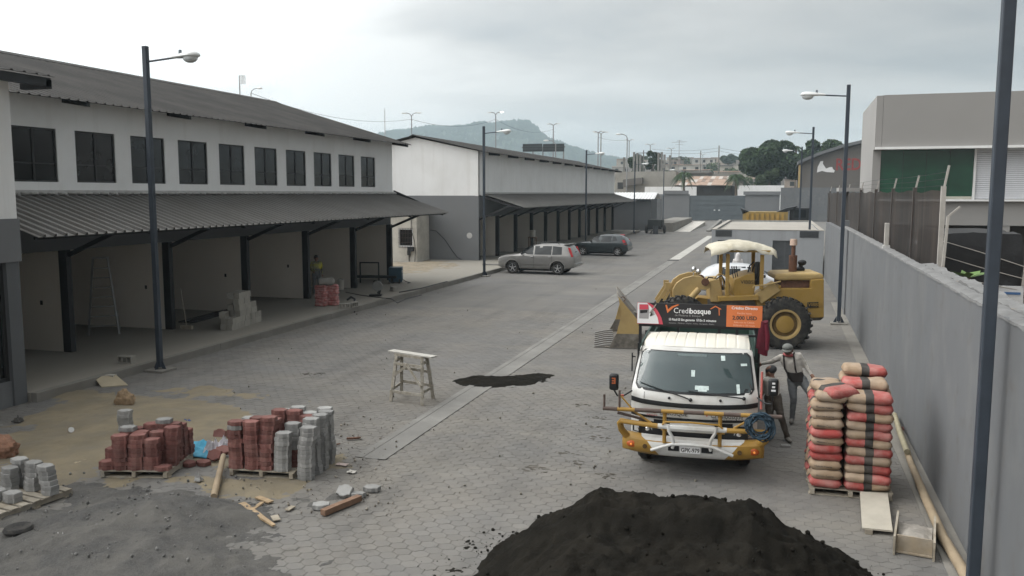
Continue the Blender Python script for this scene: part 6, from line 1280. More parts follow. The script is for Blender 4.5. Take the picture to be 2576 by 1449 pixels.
a = G(878, 768, .2); tag(MB().tube([a + Vector((-.1, .05, .2)), a + Vector((.1, 0, .32)), a + Vector((.28, -.05, .25)), a + Vector((.3, -.25, .02)), a + Vector((.26, -.45, -.14)), a + Vector((.5, -.5, -.17))], [.04, .05, .045, .035, .04, .035], 6).build('black_strap', m_blackp), 'black rubber strap hanging over the kerb by the hollow blocks', 'strap')
tag(MB().tube([G(x, y, .215) for x, y in ((870, 735), (905, 742), (950, 748), (985, 752), (1000, 762), (1020, 752), (1060, 742))], .02, 5).build('power_cable', m_blackp), 'black power cable trailing along the walkway edge from the saw', 'cable')
tag(MB().tube([G(x, y, .225) for x, y in ((1005, 735), (1060, 725), (1125, 708))], .025, 5).build('steel_rod', m_steel), 'straight steel rod lying on the walkway past the welder', 'rod')
# table and red bucket outside the second building
q = G(1312, 632, .2); tt = thing('water_stand', 'cream drum on a tall dark stand beside the second building columns', 'stand', (-17.3, 61.3, .2))
for x in (-.25, .25):
    for y in (-.2, .2): MB().box((x, y, .5), (.06, .06, 1.0)).build('leg', m_redw, tt, smooth=0)
MB().box((0, 0, 1.0), (.62, .5, .06)).build('top', m_redw, tt, smooth=0); MB().lathe([(.2, 1.03), (.22, 1.1), (.22, 1.5), (.2, 1.52), (0, 1.52)], n=16).build('drum', MATS['old_cream'], tt)
rbk = thing('red_bucket', 'red bucket on the walkway next to the cream drum stand', 'bucket', (-16.9, 62.6, .2)); MB().lathe([(.18, 0), (.23, .42), (.22, .42), (.17, .02)], n=16).build('body', M('bucket_red', (.3, .03, .03), .5), rbk); MB().tube([(-.22, 0, .4), (0, -.05, .5), (.22, 0, .4)], .01, 5).build('handle', m_steel, rbk)
q = G(1258, 668, .2); tag(MB().box((q.x - .5, q.y + .3, .23), (1.3, .5, .05), rz=.1).build('concrete_slab', m_conc_l, smooth=0, bevel=.01), 'flat concrete slab piece on the kerb at the nose of the silver car', 'slab')
# ---------------------------------------------------------------- paint-splashed sawhorse with plank
P4 = [G(983, 1010), G(1062, 1021), G(1010, 990), G(1090, 1003)]   # front-left, front-right, back-left, back-right feet
ctr = sum(P4, Vector()) / 4; sh2 = thing('saw_horse', 'paint-splashed wooden sawhorse with white plank on top', 'sawhorse', (ctr.x, ctr.y, 0)); m_pw = M('painted_wood', (.26, .235, .19), .9, var=.25, scale=9, bump=.3, bscale=35, dirt=(.45, .43, .39), damt=.6, dscale=11, dthr=.52)
ft = [p - ctr for p in P4]; TOP = 1.0; tl_ = Vector(((ft[0].x + ft[2].x) / 2 + .1, (ft[0].y + ft[2].y) / 2, TOP)); tr_ = Vector(((ft[1].x + ft[3].x) / 2 - .1, (ft[1].y + ft[3].y) / 2, TOP))
tops = [tl_ + Vector((-.02, -.1, 0)), tr_ + Vector((.02, -.1, 0)), tl_ + Vector((.0, .1, 0)), tr_ + Vector((.04, .1, 0))]
def on(i, h): return ft[i].lerp(tops[i], h / TOP)
for i in range(4): MB().bar(ft[i], tops[i], .07, .04).build('leg', m_pw, sh2, smooth=0)
for i, j, h, nm in ((0, 1, .22, 'rail'), (2, 3, .30, 'rail'), (0, 2, .26, 'rail'), (1, 3, .26, 'rail'), (0, 1, .80, 'rail'), (2, 3, .62, 'rail'), (0, 2, .86, 'rail'), (1, 3, .86, 'rail')):
    k = Vector((0, -.03 if (i, j) == (0, 1) else (.03 if (i, j) == (2, 3) else 0), 0)); a, b = on(i, h) + k, on(j, h) + k; e = (b - a).normalized() * .04; MB().bar(a - e, b + e, .022, .06).build(nm, m_pw, sh2, smooth=0)
MB().bar(on(0, .55) + Vector((0, -.05, 0)), on(0, .82).lerp(on(1, .82), .55) + Vector((0, -.05, 0)), .02, .055).build('diagonal_brace', m_pw, sh2, smooth=0); MB().bar(on(1, .40) + Vector((0, -.05, 0)), on(0, .82).lerp(on(1, .82), .45) + Vector((0, -.06, 0)), .02, .055).build('diagonal_brace', m_pw, sh2, smooth=0)
MB().box(((tl_ + tr_) / 2) + Vector((0, 0, -.02)), ((tr_ - tl_).length + .1, .26, .05), rz=math.atan2(tr_.y - tl_.y, tr_.x - tl_.x)).build('top_beam', m_pw, sh2, smooth=0)
pk_ = tag(MB().box((0, 0, 0), (1.22, .2, .028), rot=Matrix.Rotation(math.atan2(tr_.y - tl_.y, tr_.x - tl_.x), 3, 'Z') @ Matrix.Rotation(.01, 3, 'Y')).build('plank', M('white_plank', (.40, .385, .35), .85, var=.12, scale=5), smooth=0, bevel=.003), 'whitish plank lying across the sawhorse top', 'plank'); pk_.location = ctr + (tl_ + tr_) / 2 + Vector((.03, -.02, .022))
# ---------------------------------------------------------------- cement bags by the wall
m_tan = M('kraft_tan', (.30, .215, .14), .8, var=.14, scale=6, rand=.12, bump=.45, bscale=11, dirt=(.35, .3, .25), damt=.5, dscale=3); m_bred = M('bag_red', (.32, .052, .045), .7, var=.14, scale=5, rand=.16, bump=.45, bscale=11, dirt=(.40, .24, .21), damt=.6, dscale=4, dthr=.47); m_bblk = M('bag_black', (.03, .027, .024), .7, var=.2, dirt=(.10, .088, .075), damt=.6, dscale=4)
BG = [bag_mesh('cement_bag', .65, .47, .142, 10 + k, [m_tan, m_bblk, m_bred], (-.18, .14)) for k in range(7)]
bgp = pallet('grey pallet under the tall stack of cement bags', (.62, 12.95, 0), rad(1.5), 1.16, 1.3, .12)
GRP = 'cement bags stacked by the wall'; LH = .128
def bag(x, y, z, rz, lab, tilt=(0, 0)): return tag(O('cement_bag', random.choice(BG), None, None, loc=(x + random.gauss(0, .010), y + random.gauss(0, .012), z), rot=(tilt[0] + random.gauss(0, .015), tilt[1] + random.gauss(0, .02), rz + random.gauss(0, .025))), lab, 'cement bag', GRP)
pat_l = 'rttrrtrtttr'      # seen end-on from the front, bottom to top: red or tan end
def LB1(ch, rear=0): return ('tan' if ch == 't' else 'red') + '-ended cement bag laid end-on in the ' + ('rear ' if rear else '') + 'column nearer the truck'
def LB2(ch, row): return 'banded cement bag, ' + ('tan' if ch else 'red') + ' end towards the truck, ' + ('front', 'middle', 'rear')[row] + ' column by the wall'
for k, ch in enumerate(pat_l[:10]):
    z = .12 + k * LH; ob = bag(.845, 13.25, z, math.pi / 2 if ch == 't' else -math.pi / 2, LB1(ch)); ch == 't' and text('Holcim Fuerte', .042, m_ink, ob, (-.322, .15, .05), (math.pi / 2, 0, -math.pi / 2), ext=.0015); c2_ = random.choice('rt'); bag(.83, 13.90, z, math.pi / 2 if c2_ == 't' else -math.pi / 2, LB1(c2_, 1))
bag(.86, 13.22, .12 + 10 * LH, math.pi / 2, LB1('t'), (.05, .05)); tag(O('cement_bag', BG[0], None, None, loc=(.90, 13.12, .12 + 11 * LH - .02), rot=(.06, .05, .25 + math.pi)), 'dusty red bag lying crooked on top of the end-on column', 'cement bag', GRP) if False else None
tag(O('cement_bag', BG[1], None, None, loc=(.93, 13.2, .12 + 11 * LH - .03), rot=(.03, .06, -math.pi / 2 + .55)), 'red-ended cement bag lying crooked on top of the end-on column', 'cement bag', GRP)
bag(.85, 13.9, .12 + 10 * LH, -math.pi / 2, LB1('r', 1))
pat_r = 'rttrtrttrtt'
for k, ch in enumerate(pat_r):
    z = .12 + k * LH + (.02 if k > 8 else 0); bag(1.42, 13.17, z, 0 if ch == 't' else math.pi, LB2(ch == 't', 0))
for k in range(11): bag(1.42, 13.61, .12 + k * LH, 0 if k % 2 else math.pi, LB2(k % 2, 1))
for k in range(12): bag(1.40, 14.05, .12 + k * LH, 0 if k % 3 else math.pi, LB2(k % 3, 2))
bag(1.38, 13.58, .12 + 11 * LH, math.pi, 'topmost banded cement bag of the middle column by the wall', (0, .04)); bag(1.40, 14.0, .12 + 12 * LH, 0, 'highest banded cement bag of all, on the rear column by the wall')
# plywood ramp, mortar trough, poles at the wall foot
q = [G(2168, 1342), G(2245, 1348), G(2232, 1262), G(2162, 1258)]; v = [tuple(p + Vector((0, 0, z))) for p, z in zip(q, (.06, .05, .11, .11))]; v += [tuple(Vector(p) + Vector((0, 0, .022))) for p in v]
pw = thing('plywood_ramp', 'pale plywood panel on a wood block in front of the cement bags', 'board', (0, 0, 0)); MB().add(v, [(3, 2, 1, 0), (4, 5, 6, 7), (0, 1, 5, 4), (1, 2, 6, 5), (2, 3, 7, 6), (3, 0, 4, 7)]).build('panel', M('pale_ply', (.40, .37, .31), .85, var=.1, scale=4), pw, smooth=0); c = G(2180, 1345); MB().box((c.x + .03, c.y + .06, .03), (.09, .09, .06)).build('support_block', m_woodg, pw, smooth=0)
t0, t1, t2 = G(2252, 1392), G(2345, 1400), G(2355, 1315); t3 = G(2260, 1295); tr0 = thing('mortar_trough', 'wooden mortar trough half full of grey sand mix', 'trough', (0, 0, 0)); TH = .24; m_ply2 = M('trough_ply', (.27, .22, .155), .9, var=.2, scale=5, dirt=(.36, .34, .3), damt=.5, dscale=4)
t3 = G(2262, 1292, .22); t3.z = 0; ey_ = (t3 - t0); D_ = min(1.15, ey_.length); ey_.normalize(); ex_ = Vector((ey_.y, -ey_.x, 0)); W_ = (t1 - t0).length * .97
def tq_(a, b, z): return t0 + ex_ * a + ey_ * b + Vector((0, 0, z))
MB().bar(tq_(-.02, -.06, TH / 2 + .01), tq_(-.02, D_ + .08, TH / 2 + .01), .028, TH, up=(0, 0, 1)).build('side_board', m_woodg, tr0, smooth=0) if False else None
for a in (-.015, W_ + .015): MB().box(tq_(a, D_ / 2, TH / 2), (.026, D_ + .12, TH), rz=math.atan2(ex_.y, ex_.x)).build('side_board', m_woodg, tr0, smooth=0)
MB().box(tq_(W_ / 2, .05, TH / 2), (W_ - .004, .022, TH - .02), rz=math.atan2(ex_.y, ex_.x)).build('end_board', m_ply2, tr0, smooth=0); MB().box(tq_(W_ / 2, D_ / 2, .02), (W_ - .004, D_ - .02, .02), rz=math.atan2(ex_.y, ex_.x)).build('floor_board', m_ply2, tr0, smooth=0)
vs = []; n = 16
for j in range(n + 1):
    for i in range(n + 1): u, vv = i / n, j / n; vs.append(tq_(.01 + (W_ - .02) * u, .06 + (D_ - .08) * vv, .10 + .11 * math.exp(-((u - .55) / .5) ** 2 - ((vv - .35) / .42) ** 2) + .02 * fbm(u * 3, vv * 3, 2, 8)))
stf = MB().add(vs, [(j * (n + 1) + i, j * (n + 1) + i + 1, (j + 1) * (n + 1) + i + 1, (j + 1) * (n + 1) + i) for j in range(n) for i in range(n)]).build('mortar_mix', M('mortar', (.27, .25, .22), .95, var=.25, scale=9, bump=.6, bscale=30), tr0, smooth=60)
a = G(2252, 1075); b = G(2285, 1175); cpt = [Vector((1.98, 15.9, .14)), Vector((2.05, 14.3, .12)), Vector((2.10, 12.9, .1)), Vector((2.13, 11.6, .09)), Vector((2.16, 10.2, .08)), Vector((2.2, 9.0, .08))]
cpt = [G(2262, 1085) + Vector((0, 0, .05)), G(2290, 1175) + Vector((0, 0, .08)), G(2325, 1265) + Vector((0, 0, .10)), G(2372, 1370) + Vector((0, 0, .09)), G(2420, 1449) + Vector((0, 0, .08)), G(2455, 1520) + Vector((0, 0, .08))]
log('long_pole', 'long peeled wooden pole lying along the foot of the grey wall', 'pole', cpt, [.045, .05, .06, .065, .068, .07], m_bamboo)
log('bamboo_cane', 'short hollow bamboo cane lying beside the long pole', 'bamboo', [G(2250, 1062) + Vector((0, 0, .15)), G(2262, 1110) + Vector((0, 0, .17)), G(2281, 1162) + Vector((0, 0, .17))], [.045, .048, .05], M('green_bamboo', (.27, .24, .16), .7, var=.2, scale=4))
q = G(2285, 1085); tag(MB().box((q.x, q.y, .03), (.18, .2, .06), rz=.3).build('brick_half', m_redp, smooth=0), 'half red brick on the ground by the wall strip', 'brick')
q = G(1832, 1002 + 60); tag(MB().box((.32, 15.35, .02), (.16, .07, .04), rz=.2).build('brick_half', m_greyp, smooth=0), 'small brick piece on the paving between truck and cement bags', 'brick')
# ================================================================ people
m_skin = M('skin', (.20, .105, .07), .6, var=.08, scale=20)
def capsule(mb, a, b, ra, rb, n=12):
    a, b = Vector(a), Vector(b); d = (b - a); l = d.length
    if l < 1e-5: d = Vector((0, 0, 1)); l = 1e-3
    d.normalize(); k = 5; pts = []; rs = []
    for i in range(k): t = math.pi / 2 * (1 - i / (k - 1)); pts.append(a - d * ra * math.sin(t)); rs.append(max(.002, ra * math.cos(t)))
    for i in range(k): t = math.pi / 2 * i / (k - 1); pts.append(b + d * rb * math.sin(t)); rs.append(max(.002, rb * math.cos(t)))
    x = d.orthogonal().normalized(); y = d.cross(x); vs = []
    for p, r in zip(pts, rs):
        for j in range(n): an = 2 * math.pi * j / n; vs.append(p + x * r * math.cos(an) + y * r * math.sin(an))
    m = len(pts); mb.add(vs, [(i * n + j, i * n + (j + 1) % n, (i + 1) * n + (j + 1) % n, (i + 1) * n + j) for i in range(m - 1) for j in range(n)] + [tuple(range(n - 1, -1, -1)), tuple(range((m - 1) * n, m * n))])
def person(label, loc, J, mats, face=(0, -1, 0), vox=.013, hair=None, extra=None):
    """J: joints in world metres relative to loc. mats: shirt, trousers, shoe, skin"""
    t = thing('person', label, 'person', loc); f = Vector(face).normalized(); rt = f.cross(Vector((0, 0, 1))).normalized(); V = lambda k: Vector(J[k])
    seg = []   # (a, b, ra, rb, material)
    def sg(a, b, ra, rb, m): seg.append((Vector(a), Vector(b), ra, rb, m))
    H = V('head'); NK = V('neck'); hipc = (V('hipl') + V('hipr')) / 2; chest = NK.lerp(hipc, .33); waist = NK.lerp(hipc, .72)
    up = (H - NK).normalized()
    sg(H + up * .035, H - up * .03 + f * .015, .088, .078, 3); sg(H - up * .07 + f * .03, H - up * .085 + f * .035, .052, .045, 3); sg(H + f * .085 - up * .005, H + f * .10 - up * .03, .013, .017, 3)
    for s in (-1, 1): sg(H + rt * s * .085 + up * .01, H + rt * s * .088 - up * .03, .018, .014, 3)
    sg(NK - up * .02, H - up * .06, .058, .052, 3)
    for s, k in ((-1, 'l'), (1, 'r')):
        S_ = V('sh' + k); sg(NK - up * .03, S_, .065, .062, 0); sg(S_, V('el' + k), .062, .048, 0); sg(V('el' + k), V('wr' + k), .046, .034, 0 if J.get('long', True) else 3)
        sg(chest, S_.lerp(chest, .35), .11, .09, 0); sg(S_.lerp(chest, .45), V('hip' + k).lerp(waist, .5), .10, .10, 0)
        d = (V('wr' + k) - V('el' + k)).normalized(); w = V('wr' + k); pr_ = d.cross(f); pr_ = pr_.normalized() if pr_.length > .1 else rt; nn = pr_.cross(d).normalized()
        sg(w, w + d * .07, .03, .034, 3)
        for q in range(4): b0 = w + d * .085 + pr_ * (q - 1.5) * .019; L_ = (.07, .08, .076, .058)[q]; sg(b0, b0 + d * L_ * .55 + nn * .006, .0095, .009, 3); sg(b0 + d * L_ * .55 + nn * .006, b0 + d * L_ + nn * .028, .009, .0075, 3)
        sg(w + d * .02 - pr_ * .028, w + d * .06 - pr_ * .052 + nn * .012, .012, .010, 3); sg(w + d * .06 - pr_ * .052 + nn * .012, w + d * .09 - pr_ * .05 + nn * .03, .010, .008, 3)
        sg(V('hip' + k), V('kn' + k), .098, .066, 1); sg(V('kn' + k), V('an' + k), .064, .05, 1); sg(V('an' + k) - (V('an' + k) - V('kn' + k)).normalized() * .0, V('an' + k), .052, .052, 1)
        fd = Vector(J.get('ft' + k, f)).normalized(); a_ = V('an' + k); sg(a_ - Vector((0, 0, .035)) - fd * .04, a_ - Vector((0, 0, .045)) + fd * .16, .042, .036, 2)
    sg(chest, waist, .125, .115, 0); sg(waist, hipc, .115, .12, 1); sg(V('hipl'), V('hipr'), .10, .10, 1)
    mb = MB()
    for a, b, ra, rb, m in seg: capsule(mb, a, b, ra, rb)
    me = bpy.data.meshes.new('body'); me.from_pydata(mb.v, [], mb.f); o = O('body', me, None, t)
    rm = o.modifiers.new('remesh', 'REMESH'); rm.mode = 'VOXEL'; rm.voxel_size = vox; sm = o.modifiers.new('smooth', 'SMOOTH'); sm.factor = .5; sm.iterations = 3
    me2 = baked(o); o.modifiers.clear(); o.data = me2
    for m in mats: me2.materials.append(m)
    n = len(me2.polygons); C = np.zeros(n * 3); me2.polygons.foreach_get('center', C); C = C.reshape(-1, 3); best = np.full(n, 1e9); idx = np.zeros(n, int)
    for a, b, ra, rb, m in seg:
        a_ = np.array(a); d = np.array(b) - a_; L2 = max(1e-9, (d * d).sum()); tt_ = np.clip(((C - a_) @ d) / L2, 0, 1); dist = np.linalg.norm(C - a_ - tt_[:, None] * d, axis=1) - (ra + (rb - ra) * tt_)
        k = dist < best; best[k] = dist[k]; idx[k] = m
    # wrinkles in the cloth
    co = np.zeros(len(me2.vertices) * 3); me2.vertices.foreach_get('co', co); co = co.reshape(-1, 3); nrm = np.zeros_like(co).ravel(); me2.vertices.foreach_get('normal', nrm); nrm = nrm.reshape(-1, 3)
    wv = np.array([mnoise.noise(Vector((p[0] * 14, p[1] * 14, p[2] * 22))) for p in co]); co += nrm * (wv * .007)[:, None]; me2.vertices.foreach_set('co', co.ravel())
    me2.polygons.foreach_set('material_index', idx); me2.polygons.foreach_set('use_smooth', [True] * n); me2.update()
    for s in (-1, 1): MB().ell(H + rt * s * .032 + f * .083 + up * .012, (.010, .008, .007), 8, 6).build('eye', m_blackp, t)
    MB().box(H + f * .098 - up * .052, (.045, .012, .010), rot=Matrix((rt, f, up)).transposed()).build('mouth', M('lips', (.13, .05, .045), .6), t, smooth=0, bevel=.003)
    if hair: 
        rot = Matrix((rt, -f, up)).transposed(); MB().ell(H + up * .045 - f * .015, (.098, .108, .085), 14, 9, rot).build('hair', hair, t, smooth=80)
    if extra: extra(t, J, f, rt, up, H, chest, waist, hipc)
    return t
def wz(zx, zy, Y): return PY((2350 + zx / 4.263) * .7892, (1080 + zy / 4.263) * .7892, Y)
m_shirt = M('pale_shirt', (.47, .44, .40), .9, var=.12, scale=8, bump=.3, bscale=30, dirt=(.36, .33, .29), damt=.4, dscale=7); m_jean = M('dusty_jeans', (.125, .135, .145), .9, var=.2, scale=6, bump=.3, bscale=30, dirt=(.19, .185, .175), damt=.5, dscale=5); m_boot = M('dusty_boot', (.15, .14, .125), .85, var=.2); m_cap = M('grey_cap', (.13, .135, .125), .85, var=.1)
YP = 17.0; O1 = Vector((.44, YP, 0)); r1 = lambda zx, zy, dy=0.0: wz(zx, zy, YP + dy) - O1
J1 = dict(head=r1(690, 150, -.06), neck=r1(700, 225, 0), shl=r1(590, 250, 0), shr=r1(840, 225, 0), ell=r1(470, 310, .06), wrl=r1(340, 335, .10), elr=r1(925, 365, .02), wrr=r1(1000, 480, -.06), hipl=r1(745, 560, 0), hipr=r1(880, 555, 0), knl=r1(765, 830, -.05), anl=r1(745, 1075, .05), knr=r1(985, 730, -.12), anr=r1(1075, 960, .1), ftl=(-.15, -1, 0), ftr=(.4, -.9, 0))
J1['anl'].z = max(.085, J1['anl'].z); J1['anr'].z = .085
def cap_extra(t, J, f, rt, up, H, chest, waist, hipc):
    rot = Matrix((rt, -f, up)).transposed(); c = MB(); c.ell(H + up * .055, (.102, .112, .085), 16, 10, rot); cp = c.build('cap', m_cap, t, smooth=80)
    b = MB(); vs = []
    for i in range(9):
        a = math.pi * i / 8; vs += [H + up * .04 + rt * .09 * math.cos(a) + f * (.09 + .0 * math.sin(a)), H + up * .02 + rt * .085 * math.cos(a) + f * (.09 + .085 * math.sin(a))]
    b.add(vs, [(2 * i, 2 * i + 1, 2 * i + 3, 2 * i + 2) for i in range(8)]).build('visor', m_cap, cp, smooth=60).modifiers.new('thick', 'SOLIDIFY').thickness = .008
    NK = Vector(J['neck']); MB().tube([NK + rt * .085 * math.cos(a) + f * .075 * math.sin(a) + up * (.02 + .015 * math.sin(a)) for a in [k * .42 for k in range(15)]], .028, 8, closed=True).build('red_scarf', M('scarf_red', (.38, .10, .10), .9, var=.2, scale=12), t)
    m_belt = M('support_belt', (.035, .03, .028), .8, var=.1); ax = (hipc - waist).normalized(); mid = waist.lerp(hipc, .25); vs = []
    for k, hh in enumerate((-.10, -.05, 0, .05, .09)):
        for i in range(20): a = 2 * math.pi * i / 20; vs.append(mid + ax * hh + rt * .158 * math.cos(a) + f * .145 * math.sin(a))
    MB().add(vs, [(k * 20 + i, k * 20 + (i + 1) % 20, (k + 1) * 20 + (i + 1) % 20, (k + 1) * 20 + i) for k in range(4) for i in range(20)]).build('back_belt', m_belt, t, smooth=80)
    for s in (-1, 1):
        sh = Vector(J['shl' if s > 0 else 'shr']); a = NK.lerp(sh, .55) + up * .055; m0 = mid + rt * s * .09 + f * .14 - ax * .09; ch = chest + rt * s * .10 + f * .135
        MB().tube([a - f * .02, a + f * .05 - up * .01, ch + up * .03, ch - up * .08, m0], .017, 6).build('brace_strap', m_belt, t)
    for k in range(2): MB().tube([chest + f * (.128) + rt * (.045 - .02 * k) * math.cos(a) + up * ((.04 - .018 * k) * math.sin(a) - .07) for a in [i * .45 for i in range(15)]], .004, 4).build('shirt_print', m_cap, t)
person('worker in cap, pale shirt and black back belt with braces standing beside the truck', O1, J1, [m_shirt, m_jean, m_boot, m_skin], face=(-.25, -1, -.25), extra=cap_extra)
O2 = Vector((.2, 15.75, 0)); r2 = lambda zx, zy, dy=0.0: wz(zx, zy, 15.75 + dy) - O2
J2 = dict(head=r2(455, 455, .15), neck=r2(470, 540, .1), shl=r2(390, 570, .05), shr=r2(525, 560, .2), ell=r2(370, 690, .15), wrl=r2(330, 760, .3), elr=r2(545, 690, .25), wrr=r2(470, 760, .4), hipl=r2(440, 800, .1), hipr=r2(530, 790, .1), knl=r2(440, 1050, 0), anl=r2(445, 1310, .1), knr=r2(590, 1040, -.05), anr=r2(680, 1300, .0), ftl=(0, -1, 0), ftr=(.35, -.9, 0))
for k in ('anl', 'anr'): J2[k].z = .085
m_brt = M('brown_trousers', (.075, .062, .05), .9, var=.2, scale=6, bump=.3, bscale=30)
person('second worker in brown trousers half hidden behind the truck mirror', O2, J2, [m_shirt, m_brt, m_boot, m_skin], face=(-.8, .3, -.3), hair=M('dark_hair', (.03, .03, .032), .8))
def standing(label, P, face, mats, hair, h=1.68, extra=None, arm=.0):
    f = Vector(face).normalized(); rt = f.cross(Vector((0, 0, 1))).normalized(); k = h / 1.7; q = lambda x, y, z: rt * x * k + f * y * k + Vector((0, 0, z * k))
    J = dict(head=q(0, .02, 1.58), neck=q(0, 0, 1.43), shl=q(-.18, 0, 1.38), shr=q(.18, 0, 1.38), ell=q(-.24, .02, 1.10), wrl=q(-.22, .16, .90), elr=q(.24, .06, 1.12), wrr=q(.16, .28, 1.02), hipl=q(-.09, 0, .88), hipr=q(.09, 0, .88), knl=q(-.1, .04, .48), anl=q(-.12, 0, .085), knr=q(.11, .02, .48), anr=q(.13, -.03, .085))
    return person(label, P, J, mats, face=face, vox=.018, hair=hair, extra=extra)
p3 = G(795, 643, 1.86); standing('worker in yellow and blue top standing in the shade behind the pink bags', (p3.x, p3.y, .2), (.6, -.8, 0), [M('yellow_top', (.42, .40, .04), .8, var=.9, scale=2.6, dirt=(.03, .05, .22), damt=1.0, dscale=3.5, dthr=.5), m_jean, m_boot, m_skin], M('dark_hair', (.03, .03, .032), .8))
p4 = G(1857, 636, 1.66); m_hood = M('white_hood', (.55, .53, .52), .9, var=.08)
def hood(t, J, f, rt, up, H, chest, waist, hipc): MB().lathe([(.16, -.22), (.135, -.1), (.12, .02), (.10, .1), (.05, .16), (0, .175)], H, up, 16).build('hood', m_hood, t)
standing('person in white hooded top standing beyond the pale silver car', (p4.x, p4.y, 0), (0, -1, 0), [m_hood, m_jean, m_boot, m_skin], None, 1.62, hood)
# ================================================================ background: town, trees, poles, hill, haze
m_redwall = M('warehouse_wall', (.12, .107, .095), .9, var=.06, scale=.2)
rb = thing('warehouse', 'brown-grey gabled warehouse with red lettering and white vehicle mark on its wall', 'building')
RY = 162.0
def rp_(x, y): p = PY(x, y, RY); return (p.x, p.z)
poly = [rp_(2011, 600), rp_(2011, 411), rp_(2060, 392), rp_(2120, 373), rp_(2190, 357), rp_(2260, 352), rp_(2260, 600)]
poly[0] = (poly[0][0], -.1); poly[-1] = (poly[-1][0], -.1)
MB().prism(poly, RY, RY + 30, lambda u, v, w: (u, w, v)).build('wall', m_redwall, rb, smooth=0)
ed = [rp_(2007, 413), rp_(2060, 391), rp_(2120, 371.5), rp_(2190, 355.5), rp_(2262, 350.5)]
for p, q in zip(ed[:-1], ed[1:]): MB().prism([p, q, (q[0], q[1] + .55), (p[0], p[1] + .55)], RY - 1.0, RY + 30, lambda u, v, w: (u, w, v)).build('roof', m_lgrey, rb, smooth=0)
x, z = rp_(2101, 422); text('REDI', 2.9, M('red_letters', (.26, .045, .04), .8), rb, (x, RY - .03, z - .4), FRONT, ext=.02, off=.05, font_sx=.80)
sh_ = [(2055, 434), (2057, 420), (2064, 406), (2071, 405), (2070, 412), (2078, 424), (2086, 421), (2093, 420), (2096, 426), (2100, 429), (2098, 434), (2080, 433), (2068, 430)]
MB().prism([rp_(*q) for q in sh_], RY - .08, RY - .03, lambda u, v, w: (u, w, v)).build('vehicle_mark', m_white, rb, smooth=0)
MB().bx(rp_(2017, 400)[0] - .5, rp_(2017, 400)[0] - .1, RY - .2, RY - .02, 0, 9.5).build('downpipe', M('ochre_pipe', (.35, .25, .1), .7), rb, smooth=0)

def house_mat(i): return M('house_wall_%d' % i, [(.30, .28, .25), (.36, .33, .29), (.25, .235, .215), (.42, .40, .37), (.31, .26, .22)][i], .9, var=.15, scale=.3)
m_tin = M('rust_tin', (.27, .17, .12), .85, var=.3, scale=.8, dirt=(.40, .34, .29), damt=.7, dscale=.4)
m_dkwin = M('dark_opening', (.03, .03, .03), .7)
def hill_z(y): return max(0.0, (y - 215) * .078) if y < 420 else (16 + (y - 420) * .03)
struct(MB().add([(x, y, hill_z(y) - .06) for y in (205, 215, 280, 350, 420, 560, 800) for x in (-330, 260)], [(2 * i, 2 * i + 1, 2 * i + 3, 2 * i + 2) for i in range(6)]).build('town_slope', M('dry_slope', (.15, .14, .105), .95, var=.3, scale=.1), smooth=0))
rr = random.Random(5)
hm_cache = {}
def house(px, Y, w, h, d, mi, tin):
    x = PY(px, 487, Y).x; z = hill_z(Y)
    t = thing('hillside_house', ('two-storey' if h > 5 else 'single-storey') + ' distant ' + ['grey-brown', 'beige', 'dull grey', 'pale', 'reddish'][mi] + ' block house with ' + ('sloping tin' if tin else 'flat') + ' roof on the slope', 'house', (x, Y, z - .3), rr.uniform(-.15, .15), 'houses on the far slope')
    MB().bx(-w / 2, w / 2, 0, d, 0, h).build('wall', house_mat(mi), t, smooth=0)
    if tin: MB().prism([(-.5, h), (d + .4, h + .3), (d + .4, h + .45), (-.5, h + .15)], -w / 2 - .3, w / 2 + .3, lambda u, v, q: (q, u, v)).build('roof', m_tin if rr.random() < .6 else m_roof, t, smooth=0)
    else: MB().bx(-w / 2 - .15, w / 2 + .15, -.15, d, h, h + .25).build('roof', house_mat((mi + 1) % 5), t, smooth=0)
    n = max(1, int(w / 3.2))
    for i in range(n):
        xx = -w / 2 + w * (i + .5) / n
        for zz in ([h - 1.9] if h < 5 else [h - 1.9, h - 4.9]): MB().bx(xx - .6, xx + .6, -.06, -.01, zz, zz + 1.15).build('window', m_dkwin, t, smooth=0)
for row, (Y, n) in enumerate([(240, 12), (285, 13), (335, 14), (390, 14), (450, 14), (520, 12)]):
    for i in range(n):
        px = 1555 + (2090 - 1555) * (i + rr.uniform(-.25, .25) + .5) / n
        house(px, Y + rr.uniform(-12, 12), rr.uniform(6, 12), rr.choice([3.2, 3.4, 6.0, 6.3]), 7, rr.randrange(5), rr.random() < .45)
# unfinished block structure with bare columns left of the palms
ub = thing('unfinished_house', 'unfinished grey block house with bare concrete columns behind the guard hut', 'house', (0, 0, 0))
UY = 178.0
def up(x, y): p = PY(x, y, UY); return p.x, p.z
m_blk = M('raw_block', (.27, .255, .225), .95, var=.15, scale=.5, bump=.3, bscale=6)
x0, zt_ = up(1548, 432); x1, _ = up(1700, 432); MB().bx(x0, x1, UY, UY + 9, 0, zt_).build('wall', m_blk, ub, smooth=0)
for px, pt in ((1593, 382), (1601, 384), (1609, 388), (1655, 384), (1663, 382), (1670, 388), (1684, 390), (1568, 395)):
    a_, b_ = up(px, pt); MB().bx(a_ - .22, a_ + .22, UY + 1, UY + 1.4, zt_, b_).build('bare_column', m_conc_l, ub, smooth=0)
MB().prism([up(1570, 452), up(1618, 447), up(1618, 462), up(1570, 470)], UY - 1.5, UY - .02, lambda u, v, w: (u, w, v)).build('lean_to', m_redwall, ub, smooth=0)
MB().bx(up(1560, 0)[0], up(1575, 0)[0], UY - .05, UY - .01, up(0, 478)[1], up(0, 465)[1]).build('window', m_dkwin, ub, smooth=0)
